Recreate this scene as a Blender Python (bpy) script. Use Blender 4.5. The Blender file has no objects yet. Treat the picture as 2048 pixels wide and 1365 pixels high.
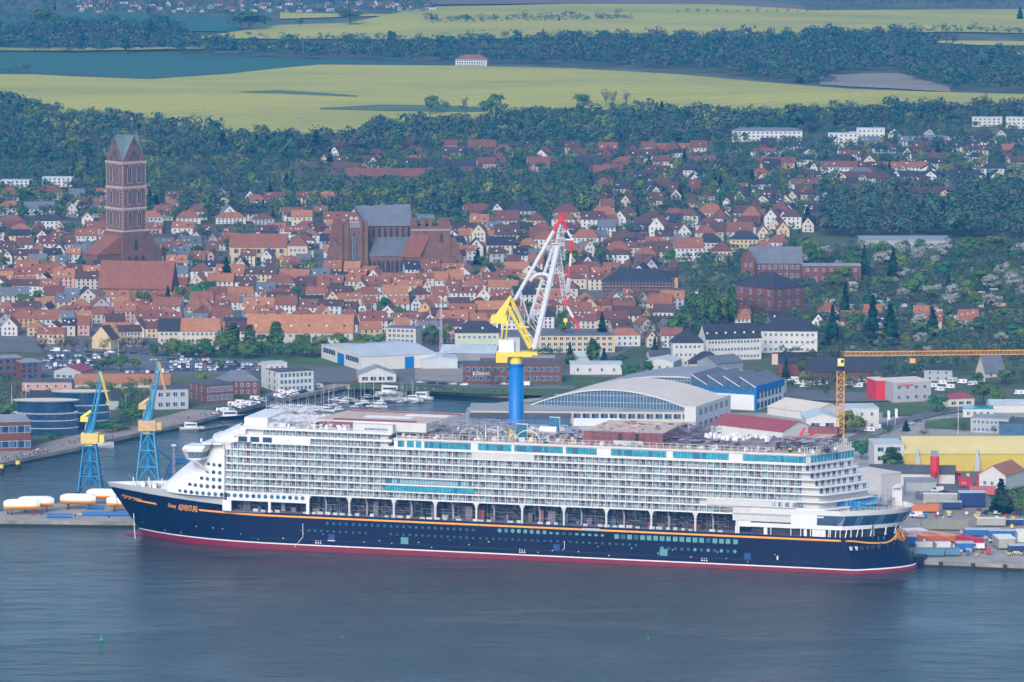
import bpy, bmesh, math, random
import numpy as np
from mathutils import Vector, Matrix
S = bpy.context.scene
COL = S.collection
R = math.radians

# ---------------------------------------------------------------- camera, light, exposure
F_PX, HOR, PITCH, CAM_H = 9800.0, -440.0, math.atan((682.5 + 440.0) / 9800.0), 313.97
cam_d = bpy.data.cameras.new("camera")
cam = bpy.data.objects.new("camera", cam_d)
COL.objects.link(cam)
cam_d.sensor_width = 36.0
cam_d.lens = F_PX / 2048.0 * 36.0
cam_d.clip_start = 5.0
cam_d.clip_end = 60000.0
cam.location = (0, 0, CAM_H)
cam.rotation_euler = (math.pi / 2 - PITCH, 0, 0)
S.camera = cam

SUN_EL, SUN_AZ = R(34), R(198)          # azimuth clockwise from +Y
w = bpy.data.worlds.new("World")
S.world = w
w.use_nodes = True
nt = w.node_tree
nt.nodes.clear()
wo = nt.nodes.new("ShaderNodeOutputWorld")
bg = nt.nodes.new("ShaderNodeBackground")
sky = nt.nodes.new("ShaderNodeTexSky")
sky.sky_type = 'NISHITA'
sky.sun_disc = False
sky.sun_elevation = SUN_EL
sky.sun_rotation = SUN_AZ
sky.air_density = 1.0
sky.dust_density = 3.0
sky.ozone_density = 1.5
bg.inputs[1].default_value = 0.14
nt.links.new(sky.outputs[0], bg.inputs[0])
nt.links.new(bg.outputs[0], wo.inputs[0])
sun_d = bpy.data.lights.new("sun", 'SUN')
sun_d.energy = 1.1
sun_d.angle = R(24)
sun_d.color = (1.0, 0.985, 0.96)
sun = bpy.data.objects.new("sun", sun_d)
COL.objects.link(sun)
sv = Vector((math.sin(SUN_AZ) * math.cos(SUN_EL), math.cos(SUN_AZ) * math.cos(SUN_EL), math.sin(SUN_EL)))
sun.rotation_euler = sv.to_track_quat('Z', 'Y').to_euler()
S.view_settings.view_transform = 'Standard'
S.view_settings.look = 'None'
S.view_settings.gamma = 1.0
S.view_settings.exposure = 0.82
S.cycles.use_denoising = True
S.cycles.max_bounces = 5
S.cycles.diffuse_bounces = 3
S.cycles.glossy_bounces = 3
S.cycles.transparent_max_bounces = 6
S.cycles.volume_bounces = 0
S.cycles.caustics_reflective = False
S.cycles.caustics_refractive = False

# ---------------------------------------------------------------- terrain height and rays
def _ss(a, b, x):
    t = np.clip((x - a) / (b - a), 0, 1)
    return t * t * (3 - 2 * t)

def TH(x, y):
    """height of the land at x, y"""
    x = np.asarray(x, float); y = np.asarray(y, float)
    z = 2.0 + 1.0 * _ss(2300, 2600, y) + 9.0 * _ss(2600, 3100, y) + 4 * _ss(3100, 3600, y)
    z = z + 14.0 * _ss(3600, 4500, y) + 10 * _ss(4500, 6000, y) + 14 * _ss(6000, 9000, y) + 60 * _ss(9000, 16000, y)
    z = z + 9.0 * _ss(250, 900, x) * _ss(3200, 3900, y) * (1 - _ss(4100, 4900, y))
    roll = _ss(3800, 4600, y)
    z = z + roll * (3.6 * np.sin(x / 190.0 + 1.1 + y / 900.0) + 3.4 * np.sin(y / 165.0 + np.sin(x / 310.0) * 1.3)
                    + 1.2 * np.sin(x / 83.0 + y / 120.0))
    return z

def ray(u, v):
    c, s = math.cos(PITCH), math.sin(PITCH)
    dx, dz = (u - 1024.0) / F_PX, -(v - 682.5) / F_PX
    return dx, c + dz * s, -s + dz * c

def G(u, v, z=0.0):
    dx, dy, dz = ray(u, v)
    t = (CAM_H - z) / -dz
    return (dx * t, dy * t, z)

def GT(u, v):
    """where the ray through photo point u, v first meets the land"""
    dx, dy, dz = ray(u, v)
    t = (CAM_H - 1.0) / -dz
    ts = np.concatenate([[t * 0.55], np.linspace(t * 0.6, t * 1.01, 260)])
    h = CAM_H + dz * ts - TH(dx * ts, dy * ts)
    k = int(np.argmax(h < 0)) if (h < 0).any() else len(ts) - 1
    a, b = ts[max(0, k - 1)], ts[k]
    for _ in range(18):
        m = (a + b) / 2
        if CAM_H + dz * m - float(TH(dx * m, dy * m)) < 0: b = m
        else: a = m
    t = (a + b) / 2
    x, y = dx * t, dy * t
    return (x, y, float(TH(x, y)))

def PX(x, y, z):
    c, s = math.cos(PITCH), math.sin(PITCH)
    Z = z - CAM_H
    yy, zz = y * c - Z * s, y * s + Z * c
    return 1024.0 + F_PX * x / yy, 682.5 - F_PX * zz / yy

def scl(p):
    """photo pixels per metre at a world point"""
    c, s = math.cos(PITCH), math.sin(PITCH)
    return F_PX / (p[1] * c - (p[2] - CAM_H) * s)

# ---------------------------------------------------------------- materials
MATS = {}
def mat(name, rgb, rough=0.75, var=0.12, scale=0.35, metal=0.0, orand=0.0, bump=0.0, rgb2=None, spec=None, stretch=None):
    if name in MATS: return MATS[name]
    m = bpy.data.materials.new(name)
    m.use_nodes = True
    n, l = m.node_tree.nodes, m.node_tree.links
    b = n["Principled BSDF"]
    b.inputs["Roughness"].default_value = rough
    b.inputs["Metallic"].default_value = metal
    if spec is not None: b.inputs["Specular IOR Level"].default_value = spec
    tc = n.new("ShaderNodeTexCoord")
    src = tc.outputs["Object"]
    if stretch:
        mp = n.new("ShaderNodeMapping"); mp.inputs["Scale"].default_value = stretch
        l.new(src, mp.inputs[0]); src = mp.outputs[0]
    nz = n.new("ShaderNodeTexNoise")
    nz.inputs["Scale"].default_value = scale
    nz.inputs["Detail"].default_value = 5.0
    nz.inputs["Roughness"].default_value = 0.65
    l.new(src, nz.inputs["Vector"])
    mx = n.new("ShaderNodeMix"); mx.data_type = 'RGBA'
    c1 = [max(0, c * (1 - var)) for c in rgb] + [1]
    c2 = ([min(1, c * (1 + var)) for c in rgb] if rgb2 is None else list(rgb2)) + [1]
    mx.inputs[6].default_value = c1; mx.inputs[7].default_value = c2
    mr = n.new("ShaderNodeMapRange")
    mr.inputs[1].default_value = 0.3; mr.inputs[2].default_value = 0.7
    l.new(nz.outputs[0], mr.inputs[0]); l.new(mr.outputs[0], mx.inputs[0])
    out = mx.outputs[2]
    if orand:
        oi = n.new("ShaderNodeObjectInfo")
        hs = n.new("ShaderNodeHueSaturation")
        m1 = n.new("ShaderNodeMapRange"); m1.inputs[3].default_value = 1 - orand; m1.inputs[4].default_value = 1 + orand
        m2 = n.new("ShaderNodeMapRange"); m2.inputs[3].default_value = 0.5 - orand * 0.05; m2.inputs[4].default_value = 0.5 + orand * 0.05
        l.new(oi.outputs["Random"], m1.inputs[0]); l.new(oi.outputs["Random"], m2.inputs[0])
        l.new(m1.outputs[0], hs.inputs["Value"]); l.new(m2.outputs[0], hs.inputs["Hue"])
        l.new(out, hs.inputs["Color"]); out = hs.outputs[0]
    l.new(out, b.inputs["Base Color"])
    if bump:
        bp = n.new("ShaderNodeBump"); bp.inputs["Strength"].default_value = bump; bp.inputs["Distance"].default_value = 0.3
        l.new(nz.outputs[0], bp.inputs["Height"]); l.new(bp.outputs[0], b.inputs["Normal"])
    MATS[name] = m
    return m

def tile_mat(name, rgb, var=0.16):
    """roof covering: broad weathering plus fine courses"""
    if name in MATS: return MATS[name]
    m = mat(name, rgb, 0.8, var, 0.25, orand=0.14, bump=0.0)
    n, l = m.node_tree.nodes, m.node_tree.links
    b = n["Principled BSDF"]
    src = b.inputs["Base Color"].links[0].from_socket
    tc = n.new("ShaderNodeTexCoord")
    n2 = n.new("ShaderNodeTexNoise"); n2.inputs["Scale"].default_value = 1.6; n2.inputs["Detail"].default_value = 2
    l.new(tc.outputs["Object"], n2.inputs["Vector"])
    mr = n.new("ShaderNodeMapRange"); mr.inputs[1].default_value = 0.3; mr.inputs[2].default_value = 0.7
    mr.inputs[3].default_value = 0.78; mr.inputs[4].default_value = 1.2
    l.new(n2.outputs[0], mr.inputs[0])
    hs = n.new("ShaderNodeHueSaturation")
    l.new(mr.outputs[0], hs.inputs["Value"]); l.new(src, hs.inputs["Color"]); l.new(hs.outputs[0], b.inputs["Base Color"])
    return m

def glass_mat(name, rgb, rough=0.15):
    return mat(name, rgb, rough, 0.35, 0.5, spec=0.7)

M = dict(
    white=mat("white_paint", (0.70, 0.71, 0.73), 0.5, 0.05, 0.08),
    cream=mat("cream_steel", (0.56, 0.565, 0.57), 0.6, 0.07, 0.3),
    navy=mat("navy_hull", (0.002, 0.006, 0.036), 0.35, 0.4, 0.05, spec=0.22),
    hullred=mat("antifouling_red", (0.20, 0.004, 0.026), 0.5, 0.15, 0.1),
    gold=mat("gold_paint", (0.80, 0.36, 0.06), 0.45, 0.06, 0.2),
    greyp=mat("grey_primer", (0.42, 0.46, 0.50), 0.55, 0.06, 0.1),
    teal=glass_mat("teal_glass", (0.02, 0.30, 0.42), 0.12),
    teal2=glass_mat("deep_teal_glass", (0.02, 0.14, 0.24), 0.12),
    curtain=mat("pale_curtain_glass", (0.26, 0.42, 0.50), 0.25, 0.2, 0.6),
    darkglass=glass_mat("dark_glass", (0.015, 0.05, 0.12), 0.15),
    midglass=glass_mat("blue_grey_glass", (0.06, 0.13, 0.22), 0.2),
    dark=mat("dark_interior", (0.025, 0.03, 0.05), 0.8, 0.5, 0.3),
    rustp=mat("red_oxide_primer", (0.22, 0.07, 0.08), 0.8, 0.3, 0.4),
    tan=mat("tan_primer", (0.50, 0.40, 0.33), 0.85, 0.15, 0.25),
    scaf=mat("scaffold_steel", (0.34, 0.33, 0.38), 0.6, 0.2, 0.5, 0.2),
    scafd=mat("dark_scaffold_steel", (0.16, 0.14, 0.18), 0.7, 0.2, 0.5),
    yellow=mat("crane_yellow", (0.80, 0.62, 0.08), 0.5, 0.08, 0.2),
    blue=mat("crane_blue", (0.0, 0.16, 0.50), 0.5, 0.08, 0.15),
    ltblue=mat("pale_crane_blue", (0.06, 0.30, 0.50), 0.55, 0.12, 0.3),
    midblue=mat("faded_crane_blue", (0.015, 0.20, 0.42), 0.55, 0.2, 0.3),
    cranegrey=mat("light_grey_boom", (0.55, 0.58, 0.62), 0.5, 0.06, 0.2),
    red=mat("signal_red", (0.62, 0.03, 0.045), 0.5, 0.08, 0.2),
    ochre=mat("faded_ochre_paint", (0.62, 0.40, 0.16), 0.6, 0.15, 0.4),
    orange=mat("crane_orange", (0.74, 0.36, 0.08), 0.55, 0.12, 0.3),
    concrete=mat("concrete", (0.30, 0.29, 0.27), 0.9, 0.22, 0.08),
    quaywall=mat("quay_concrete", (0.24, 0.23, 0.20), 0.9, 0.4, 0.12),
    asphalt=mat("asphalt", (0.12, 0.125, 0.13), 0.9, 0.2, 0.05),
    paving=mat("sandy_paving", (0.27, 0.235, 0.21), 0.9, 0.2, 0.06),
    grass=mat("grass", (0.05, 0.11, 0.025), 0.95, 0.35, 0.05),
    black=mat("black_rubber", (0.02, 0.02, 0.022), 0.8, 0.2, 1),
    brick=mat("red_brick", (0.155, 0.062, 0.048), 0.9, 0.25, 0.35, orand=0.08),
    obrick=mat("old_brick", (0.165, 0.088, 0.062), 0.9, 0.28, 0.22),
    limest=mat("white_lime_trim", (0.46, 0.38, 0.36), 0.85, 0.1, 0.5),
    metalroof=mat("grey_sheet_roof", (0.25, 0.27, 0.30), 0.6, 0.15, 0.05),
    zinc=mat("pale_zinc_roof", (0.46, 0.52, 0.56), 0.5, 0.12, 0.1),
    copper=mat("weathered_copper_roof", (0.13, 0.18, 0.20), 0.7, 0.15, 0.2),
    felt=mat("dark_roofing_felt", (0.075, 0.08, 0.10), 0.9, 0.25, 0.08),
    beigeroof=mat("beige_sheet_roof", (0.62, 0.56, 0.48), 0.7, 0.06, 0.05),
    tarp=mat("white_tarpaulin", (0.74, 0.74, 0.74), 0.6, 0.04, 0.5),
    lifeo=mat("lifeboat_orange", (0.85, 0.36, 0.02), 0.5, 0.06, 0.4),
    trunk=mat("bark", (0.085, 0.065, 0.05), 0.95, 0.2, 1.0),
)
ROOFS = {
    'crimson': tile_mat("crimson_sheet_roof", (0.27, 0.055, 0.075), 0.08),
    'orange': tile_mat("orange_roof_tiles", (0.32, 0.135, 0.07)),
    'red': tile_mat("red_roof_tiles", (0.225, 0.085, 0.052)),
    'rust': tile_mat("rust_red_roof_tiles", (0.15, 0.06, 0.045)),
    'brown': tile_mat("brown_roof_tiles", (0.08, 0.042, 0.036)),
    'dark': tile_mat("dark_slate_roof", (0.028, 0.03, 0.045)),
    'grey': tile_mat("grey_slate_roof", (0.12, 0.135, 0.17)),
}
WALLS = {
    'white': mat("white_render", (0.56, 0.56, 0.54), 0.85, 0.07, 0.4, orand=0.06),
    'cream': mat("cream_render", (0.52, 0.47, 0.38), 0.85, 0.08, 0.4, orand=0.08),
    'yellow': mat("yellow_render", (0.54, 0.43, 0.26), 0.85, 0.08, 0.4, orand=0.08),
    'pink': mat("pink_render", (0.52, 0.32, 0.27), 0.85, 0.08, 0.4, orand=0.08),
    'grey': mat("grey_render", (0.36, 0.38, 0.40), 0.85, 0.08, 0.4, orand=0.08),
    'brick': M['brick'],
    'ochre': mat("ochre_render", (0.55, 0.32, 0.13), 0.85, 0.08, 0.4),
    'green': mat("pale_green_render", (0.46, 0.52, 0.38), 0.85, 0.08, 0.4),
}

# ---------------------------------------------------------------- mesh builder
class MB:
    def __init__(s): s.v = []; s.f = []; s.m = []; s.mats = []
    def mi(s, m):
        if m not in s.mats: s.mats.append(m)
        return s.mats.index(m)
    def poly(s, pts, m):
        i = len(s.v); s.v += [tuple(p) for p in pts]
        s.f.append(tuple(range(i, i + len(pts)))); s.m.append(s.mi(m))
    def box(s, x0, x1, y0, y1, z0, z1, m, rz=0.0, o=None):
        """rz turns the box about its point o (default its centre)"""
        i = len(s.v); c, sn = math.cos(rz), math.sin(rz)
        ox, oy = o if o else ((x0 + x1) / 2, (y0 + y1) / 2)
        for z in (z0, z1):
            for x, y in ((x0, y0), (x1, y0), (x1, y1), (x0, y1)):
                dx, dy = x - ox, y - oy
                s.v.append((ox + dx * c - dy * sn, oy + dx * sn + dy * c, z))
        k = s.mi(m)
        for q in ((0, 3, 2, 1), (4, 5, 6, 7), (0, 1, 5, 4), (1, 2, 6, 5), (2, 3, 7, 6), (3, 0, 4, 7)):
            s.f.append(tuple(i + a for a in q)); s.m.append(k)
    def prism(s, pts, z0, z1, m, mtop=None):
        """closed outline pts (x, y) counter-clockwise, z0 and z1 may be lists"""
        n = len(pts); i = len(s.v)
        a = z0 if hasattr(z0, '__len__') else [z0] * n
        b = z1 if hasattr(z1, '__len__') else [z1] * n
        s.v += [(p[0], p[1], a[j]) for j, p in enumerate(pts)] + [(p[0], p[1], b[j]) for j, p in enumerate(pts)]
        k = s.mi(m); kt = s.mi(mtop) if mtop else k
        for j in range(n):
            q = (j + 1) % n
            s.f.append((i + j, i + q, i + n + q, i + n + j)); s.m.append(k)
        s.f.append(tuple(i + n + j for j in range(n))); s.m.append(kt)
        s.f.append(tuple(i + j for j in range(n))[::-1]); s.m.append(k)
    def tube(s, a, b, r, m, n=5, r2=None, caps=True):
        a, b = Vector(a), Vector(b); d = b - a
        if d.length < 1e-6: return
        z = d.normalized(); x = z.orthogonal().normalized(); y = z.cross(x)
        r2 = r if r2 is None else r2; i = len(s.v)
        for p, rr in ((a, r), (b, r2)):
            for j in range(n):
                t = 2 * math.pi * (j + .5) / n
                s.v.append(tuple(p + x * math.cos(t) * rr + y * math.sin(t) * rr))
        k = s.mi(m)
        for j in range(n):
            q = (j + 1) % n
            s.f.append((i + j, i + q, i + n + q, i + n + j)); s.m.append(k)
        if caps:
            s.f.append(tuple(i + j for j in range(n))[::-1]); s.m.append(k)
            s.f.append(tuple(i + n + j for j in range(n))); s.m.append(k)
    def grid(s, P, m, flip=False):
        """P: rows of points; m a material or function(row, col)"""
        i = len(s.v); nc = len(P[0])
        for row in P: s.v += [tuple(p) for p in row]
        for r in range(len(P) - 1):
            for c in range(nc - 1):
                q = (i + r * nc + c, i + r * nc + c + 1, i + (r + 1) * nc + c + 1, i + (r + 1) * nc + c)
                s.f.append(q[::-1] if flip else q); s.m.append(s.mi(m(r, c) if callable(m) else m))
    def build(s, name, parent=None, smooth=False, loc=None, rz=0.0):
        me = bpy.data.meshes.new(name)
        me.from_pydata(s.v, [], s.f)
        for m in s.mats: me.materials.append(m)
        if len(s.mats) > 1: me.polygons.foreach_set("material_index", s.m)
        if smooth: me.polygons.foreach_set("use_smooth", [True] * len(s.f))
        me.update()
        o = bpy.data.objects.new(name, me); COL.objects.link(o)
        if parent: o.parent = parent
        if loc: o.location = loc
        if rz: o.rotation_euler = (0, 0, rz)
        return o

LABELS = []
def tag(o, label=None, cat=None, group=None, kind=None):
    if label: o["label"] = label; LABELS.append(o)
    if cat: o["category"] = cat
    if group: o["group"] = group
    if kind: o["kind"] = kind
    return o
def empty(name, loc=(0, 0, 0), rz=0.0, label=None, cat=None, group=None):
    o = bpy.data.objects.new(name, None); COL.objects.link(o)
    o.empty_display_size = 1
    o.location = loc; o.rotation_euler = (0, 0, rz)
    return tag(o, label, cat, group)
def inst(name, me, parent=None, loc=None, rz=None, sc=None):
    o = bpy.data.objects.new(name, me); COL.objects.link(o)
    if parent: o.parent = parent
    if loc: o.location = loc
    if rz: o.rotation_euler = (0, 0, rz)
    if sc: o.scale = sc if hasattr(sc, '__len__') else (sc, sc, sc)
    return o
def copy_tree(o, parent=None):
    c = o.copy(); COL.objects.link(c); c.parent = parent
    for ch in list(o.children): copy_tree(ch, c)
    return c
def text_mesh(body, size, m, thick=0.05, shear=0.0, bold=0.0):
    cu = bpy.data.curves.new("lettering", 'FONT'); cu.body = body; cu.size = size; cu.extrude = thick; cu.shear = shear
    cu.offset = bold; cu.align_x = 'LEFT'; cu.resolution_u = 3
    t = bpy.data.objects.new("tmp_text", cu); COL.objects.link(t)
    bpy.context.view_layer.update()
    dg = bpy.context.evaluated_depsgraph_get()
    me = bpy.data.meshes.new_from_object(t.evaluated_get(dg))
    bpy.data.objects.remove(t)
    me.materials.clear(); me.materials.append(m)
    return me
# ---------------------------------------------------------------- ship frame (needed for the quay line)
SHIP_AX = (-0.9655, 0.2604)          # world direction of the bow
SHIP_N = (0.2604, 0.9655)            # away from the port side
_b = (122.72, 1929.39)
SHIP_O = (_b[0] + SHIP_N[0] * 23.2, _b[1] + SHIP_N[1] * 23.2)
SHIP_RZ = math.atan2(SHIP_AX[1], SHIP_AX[0])
def SN(s, n):
    """world x, y of a point s metres towards the bow and n metres behind the port side"""
    return (_b[0] + SHIP_AX[0] * s + SHIP_N[0] * n, _b[1] + SHIP_AX[1] * s + SHIP_N[1] * n)

QUAY_FRONT = [SN(560, 18), SN(360, 32), SN(312, 41), SN(285, 48), SN(-35, 48), SN(-36, 27), SN(-900, 30)]
PIER_BACK = [G(u, v, 2.3)[:2] for u, v in [(-160, 1030), (0, 1024), (114, 1007), (187, 996), (295, 966), (390, 959), (500, 945), (700, 900), (880, 870), (925, 842), (935, 815), (1045, 799)]]
PROM = [G(u, v, 2.3)[:2] for u, v in [(-500, 1010), (-200, 966), (0, 927), (73, 911), (158, 895), (211, 881), (278, 866), (360, 849), (407, 838), (522, 808), (590, 793), (692, 772), (704, 773), (941, 786), (1045, 792)]]
HARB = [SN(560, 50)] + PIER_BACK + [PROM[-1]] + PROM[::-1] + [G(-900, 1100, 0)[:2]]

def inside(poly, X, Y):
    X = np.asarray(X, float); Y = np.asarray(Y, float); r = np.zeros(X.shape, bool)
    n = len(poly)
    for i in range(n):
        x1, y1 = poly[i]; x2, y2 = poly[(i + 1) % n]
        if y1 == y2: continue
        c = ((y1 > Y) != (y2 > Y)) & (X < (x2 - x1) * (Y - y1) / (y2 - y1) + x1)
        r ^= c
    return r

def water_mask(X, Y):
    m = inside(HARB, X, Y)
    front = QUAY_FRONT + [(3000, -500), (-3000, -500), (-3000, 2600), (-700, 2400)]
    m |= inside(front, X, Y)
    return m

def terrain():
    ys = np.concatenate([np.arange(1700, 2700, 11.0), np.arange(2700, 6200, 24.0), np.arange(6200, 12000, 90.0), np.array([13000, 16000, 22000, 34000, 50000.])])
    P = []
    nx = 170
    ts = np.linspace(-1, 1, nx)
    X = np.zeros((len(ys), nx)); Y = np.zeros_like(X)
    for i, y in enumerate(ys):
        half = 900 + max(0, (y - 1700)) * 0.32
        t = np.sign(ts) * (0.45 * np.abs(ts) + 0.55 * np.abs(ts) ** 3)
        X[i] = t * half * (1.0 if y < 12000 else 3); Y[i] = y
    Z = TH(X, Y)
    wm = np.zeros(X.shape, bool)
    for dx, dy in ((0, 0), (7, 0), (-7, 0), (0, 7), (0, -7)):
        wm |= water_mask(X + dx, Y + dy)
    Z[wm] = -9
    mb = MB(); land = LANDM
    mb.grid(np.dstack([X, Y, Z]).tolist(), land)
    o = mb.build("terrain", smooth=True); tag(o, kind="structure")
    # water
    mb = MB()
    mb.grid([[(-9000, -3000, 0), (9000, -3000, 0)], [(-9000, 3600, 0), (9000, 3600, 0)]], WATERM)
    tag(mb.build("water"), kind="structure")

def land_material():
    m = bpy.data.materials.new("meadow_ground"); m.use_nodes = True
    n, l = m.node_tree.nodes, m.node_tree.links
    b = n["Principled BSDF"]; b.inputs["Roughness"].default_value = 0.95
    tc = n.new("ShaderNodeTexCoord")
    cols = [(0.04, 0.075, 0.028, 1), (0.075, 0.10, 0.045, 1), (0.13, 0.13, 0.085, 1)]
    nz = n.new("ShaderNodeTexNoise"); nz.inputs["Scale"].default_value = 0.02; nz.inputs["Detail"].default_value = 8
    cr = n.new("ShaderNodeValToRGB")
    cr.color_ramp.elements[0].position = 0.35; cr.color_ramp.elements[0].color = cols[0]
    cr.color_ramp.elements[1].position = 0.72; cr.color_ramp.elements[1].color = cols[2]
    e = cr.color_ramp.elements.new(0.5); e.color = cols[1]
    l.new(tc.outputs["Object"], nz.inputs["Vector"]); l.new(nz.outputs[0], cr.inputs[0]); l.new(cr.outputs[0], b.inputs["Base Color"])
    return m

def water_material():
    m = bpy.data.materials.new("harbour_water"); m.use_nodes = True
    n, l = m.node_tree.nodes, m.node_tree.links
    b = n["Principled BSDF"]
    b.inputs["Roughness"].default_value = 0.16
    b.inputs["IOR"].default_value = 1.333
    tc = n.new("ShaderNodeTexCoord")
    # broad patches where the wind lies differently
    mp = n.new("ShaderNodeMapping"); mp.inputs["Scale"].default_value = (0.008, 0.014, 1)
    mp.inputs["Rotation"].default_value = (0, 0, 0.3)
    big = n.new("ShaderNodeTexNoise"); big.inputs["Scale"].default_value = 1.0; big.inputs["Detail"].default_value = 4
    big.inputs["Distortion"].default_value = 1.4; big.inputs["Roughness"].default_value = 0.62
    l.new(tc.outputs["Object"], mp.inputs[0]); l.new(mp.outputs[0], big.inputs["Vector"])
    mx = n.new("ShaderNodeMix"); mx.data_type = 'RGBA'
    mx.inputs[6].default_value = (0.006, 0.028, 0.030, 1); mx.inputs[7].default_value = (0.022, 0.058, 0.058, 1)
    ctr = n.new("ShaderNodeMapRange"); ctr.inputs[1].default_value = 0.35; ctr.inputs[2].default_value = 0.68
    l.new(big.outputs[0], ctr.inputs[0]); l.new(ctr.outputs[0], mx.inputs[0]); l.new(mx.outputs[2], b.inputs["Base Color"])
    mp2 = n.new("ShaderNodeMapping"); mp2.inputs["Scale"].default_value = (0.10, 0.22, 1); mp2.inputs["Rotation"].default_value = (0, 0, -0.25)
    w1 = n.new("ShaderNodeTexNoise"); w1.inputs["Scale"].default_value = 1.6; w1.inputs["Detail"].default_value = 7; w1.inputs["Roughness"].default_value = 0.72
    l.new(tc.outputs["Object"], mp2.inputs[0]); l.new(mp2.outputs[0], w1.inputs["Vector"])
    st = n.new("ShaderNodeMapRange"); st.inputs[1].default_value = 0.35; st.inputs[2].default_value = 0.65
    st.inputs[3].default_value = 0.22; st.inputs[4].default_value = 1.0
    l.new(big.outputs[0], st.inputs[0])
    bp = n.new("ShaderNodeBump"); bp.inputs["Distance"].default_value = 0.7
    l.new(st.outputs[0], bp.inputs["Strength"])
    l.new(w1.outputs[0], bp.inputs["Height"])
    mp3 = n.new("ShaderNodeMapping"); mp3.inputs["Scale"].default_value = (0.045, 0.10, 1); mp3.inputs["Rotation"].default_value = (0, 0, 0.15)
    w2 = n.new("ShaderNodeTexNoise"); w2.inputs["Scale"].default_value = 1.0; w2.inputs["Detail"].default_value = 3
    l.new(tc.outputs["Object"], mp3.inputs[0]); l.new(mp3.outputs[0], w2.inputs["Vector"])
    bp2 = n.new("ShaderNodeBump"); bp2.inputs["Distance"].default_value = 4.0
    l.new(st.outputs[0], bp2.inputs["Strength"]); l.new(w2.outputs[0], bp2.inputs["Height"])
    l.new(bp.outputs[0], bp2.inputs["Normal"]); l.new(bp2.outputs[0], b.inputs["Normal"])
    return m
LANDM = land_material(); WATERM = water_material()
terrain()

# quays: one slab for the shipyard, one strip along the town promenade
q = MB()
q.prism(QUAY_FRONT + [(900, 2500), (60, 2500)] + PIER_BACK[::-1] + [SN(560, 50)], -3.0, 2.3, M['quaywall'], M['concrete'])
tag(q.build("shipyard_quay"), kind="structure")
def shade_band(pts, name, off=0.04):
    """painted shadow strip along the foot of a quay wall"""
    mb = MB(); ro = []
    for i, p in enumerate(pts):
        a, c = pts[max(0, i - 1)], pts[min(len(pts) - 1, i + 1)]; d = math.dist(a[:2], c[:2])
        ro.append((p[0] + (c[1] - a[1]) / d * off, p[1] - (c[0] - a[0]) / d * off))
    mb.grid([[(x, y, -1) for x, y in ro], [(x, y, .75) for x, y in ro]], M['black']); tag(mb.build(name), kind="structure")  # black sheet stands in for the shadow gap under the concrete cap
shade_band(QUAY_FRONT, "quay_wall_shade", .05)
shade_band(PROM, "promenade_wall_shade", .05)

def strip(pts, wl, wr, dz=0.12, m=None, name="road", thick=None, kind="structure", seg=20.0):
    """a band along a world polyline, wl metres to its left and wr to its right, laid on the land"""
    P = []
    for a, b in zip(pts[:-1], pts[1:]):
        L = math.dist(a[:2], b[:2]); k = max(1, int(L / seg))
        for i in range(k): P.append((a[0] + (b[0] - a[0]) * i / k, a[1] + (b[1] - a[1]) * i / k))
    P.append(tuple(pts[-1][:2]))
    mb = MB(); A = []; B = []
    for i, p in enumerate(P):
        a, c = P[max(0, i - 1)], P[min(len(P) - 1, i + 1)]
        d = math.dist(a, c) or 1; nx, ny = -(c[1] - a[1]) / d, (c[0] - a[0]) / d
        l_ = (p[0] + nx * wl, p[1] + ny * wl); r_ = (p[0] - nx * wr, p[1] - ny * wr)
        zl = float(TH(*l_)) + dz if thick is None else thick
        zr = float(TH(*r_)) + dz if thick is None else thick
        A.append((l_[0], l_[1], zl)); B.append((r_[0], r_[1], zr))
    mb.grid([A, B], m or M['asphalt'], flip=False)
    if thick is not None:
        mb.grid([B, [(x, y, -3) for x, y, z in B]], M['quaywall'])
        mb.grid([[(x, y, -3) for x, y, z in A], A], M['quaywall'])
    o = mb.build(name); tag(o, kind=kind); return o

strip(PROM, 22, 0, m=M['paving'], name="promenade_quay", thick=2.35)

FIELDM = {}
def field_mat(name, a, b, sc):
    m = mat(name, a, 0.95, 0.1, sc, rgb2=b, stretch=(0.6, 1.3, 1))
    n, l = m.node_tree.nodes, m.node_tree.links
    for nd in n:
        if nd.type == 'TEX_NOISE': nd.inputs["Detail"].default_value = 9; nd.inputs["Scale"].default_value = sc * .55
        if nd.type == 'MAP_RANGE': nd.inputs[1].default_value = 0.25; nd.inputs[2].default_value = 0.58
    # tramlines of the sprayer
    b = n["Principled BSDF"]; src = b.inputs["Base Color"].links[0].from_socket
    tc = n.new("ShaderNodeTexCoord"); mp = n.new("ShaderNodeMapping"); mp.inputs["Rotation"].default_value = (0, 0, 0.9)
    wv = n.new("ShaderNodeTexWave"); wv.inputs["Scale"].default_value = 0.012; wv.inputs["Distortion"].default_value = 1.2; wv.inputs["Detail"].default_value = 1
    mr = n.new("ShaderNodeMapRange"); mr.inputs[1].default_value = 0.0; mr.inputs[2].default_value = 0.25; mr.inputs[3].default_value = 0.88; mr.inputs[4].default_value = 1.0
    hs = n.new("ShaderNodeHueSaturation")
    l.new(tc.outputs["Object"], mp.inputs[0]); l.new(mp.outputs[0], wv.inputs["Vector"]); l.new(wv.outputs[0], mr.inputs[0])
    l.new(mr.outputs[0], hs.inputs["Value"]); l.new(src, hs.inputs["Color"]); l.new(hs.outputs[0], b.inputs["Base Color"])
    return m
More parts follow.
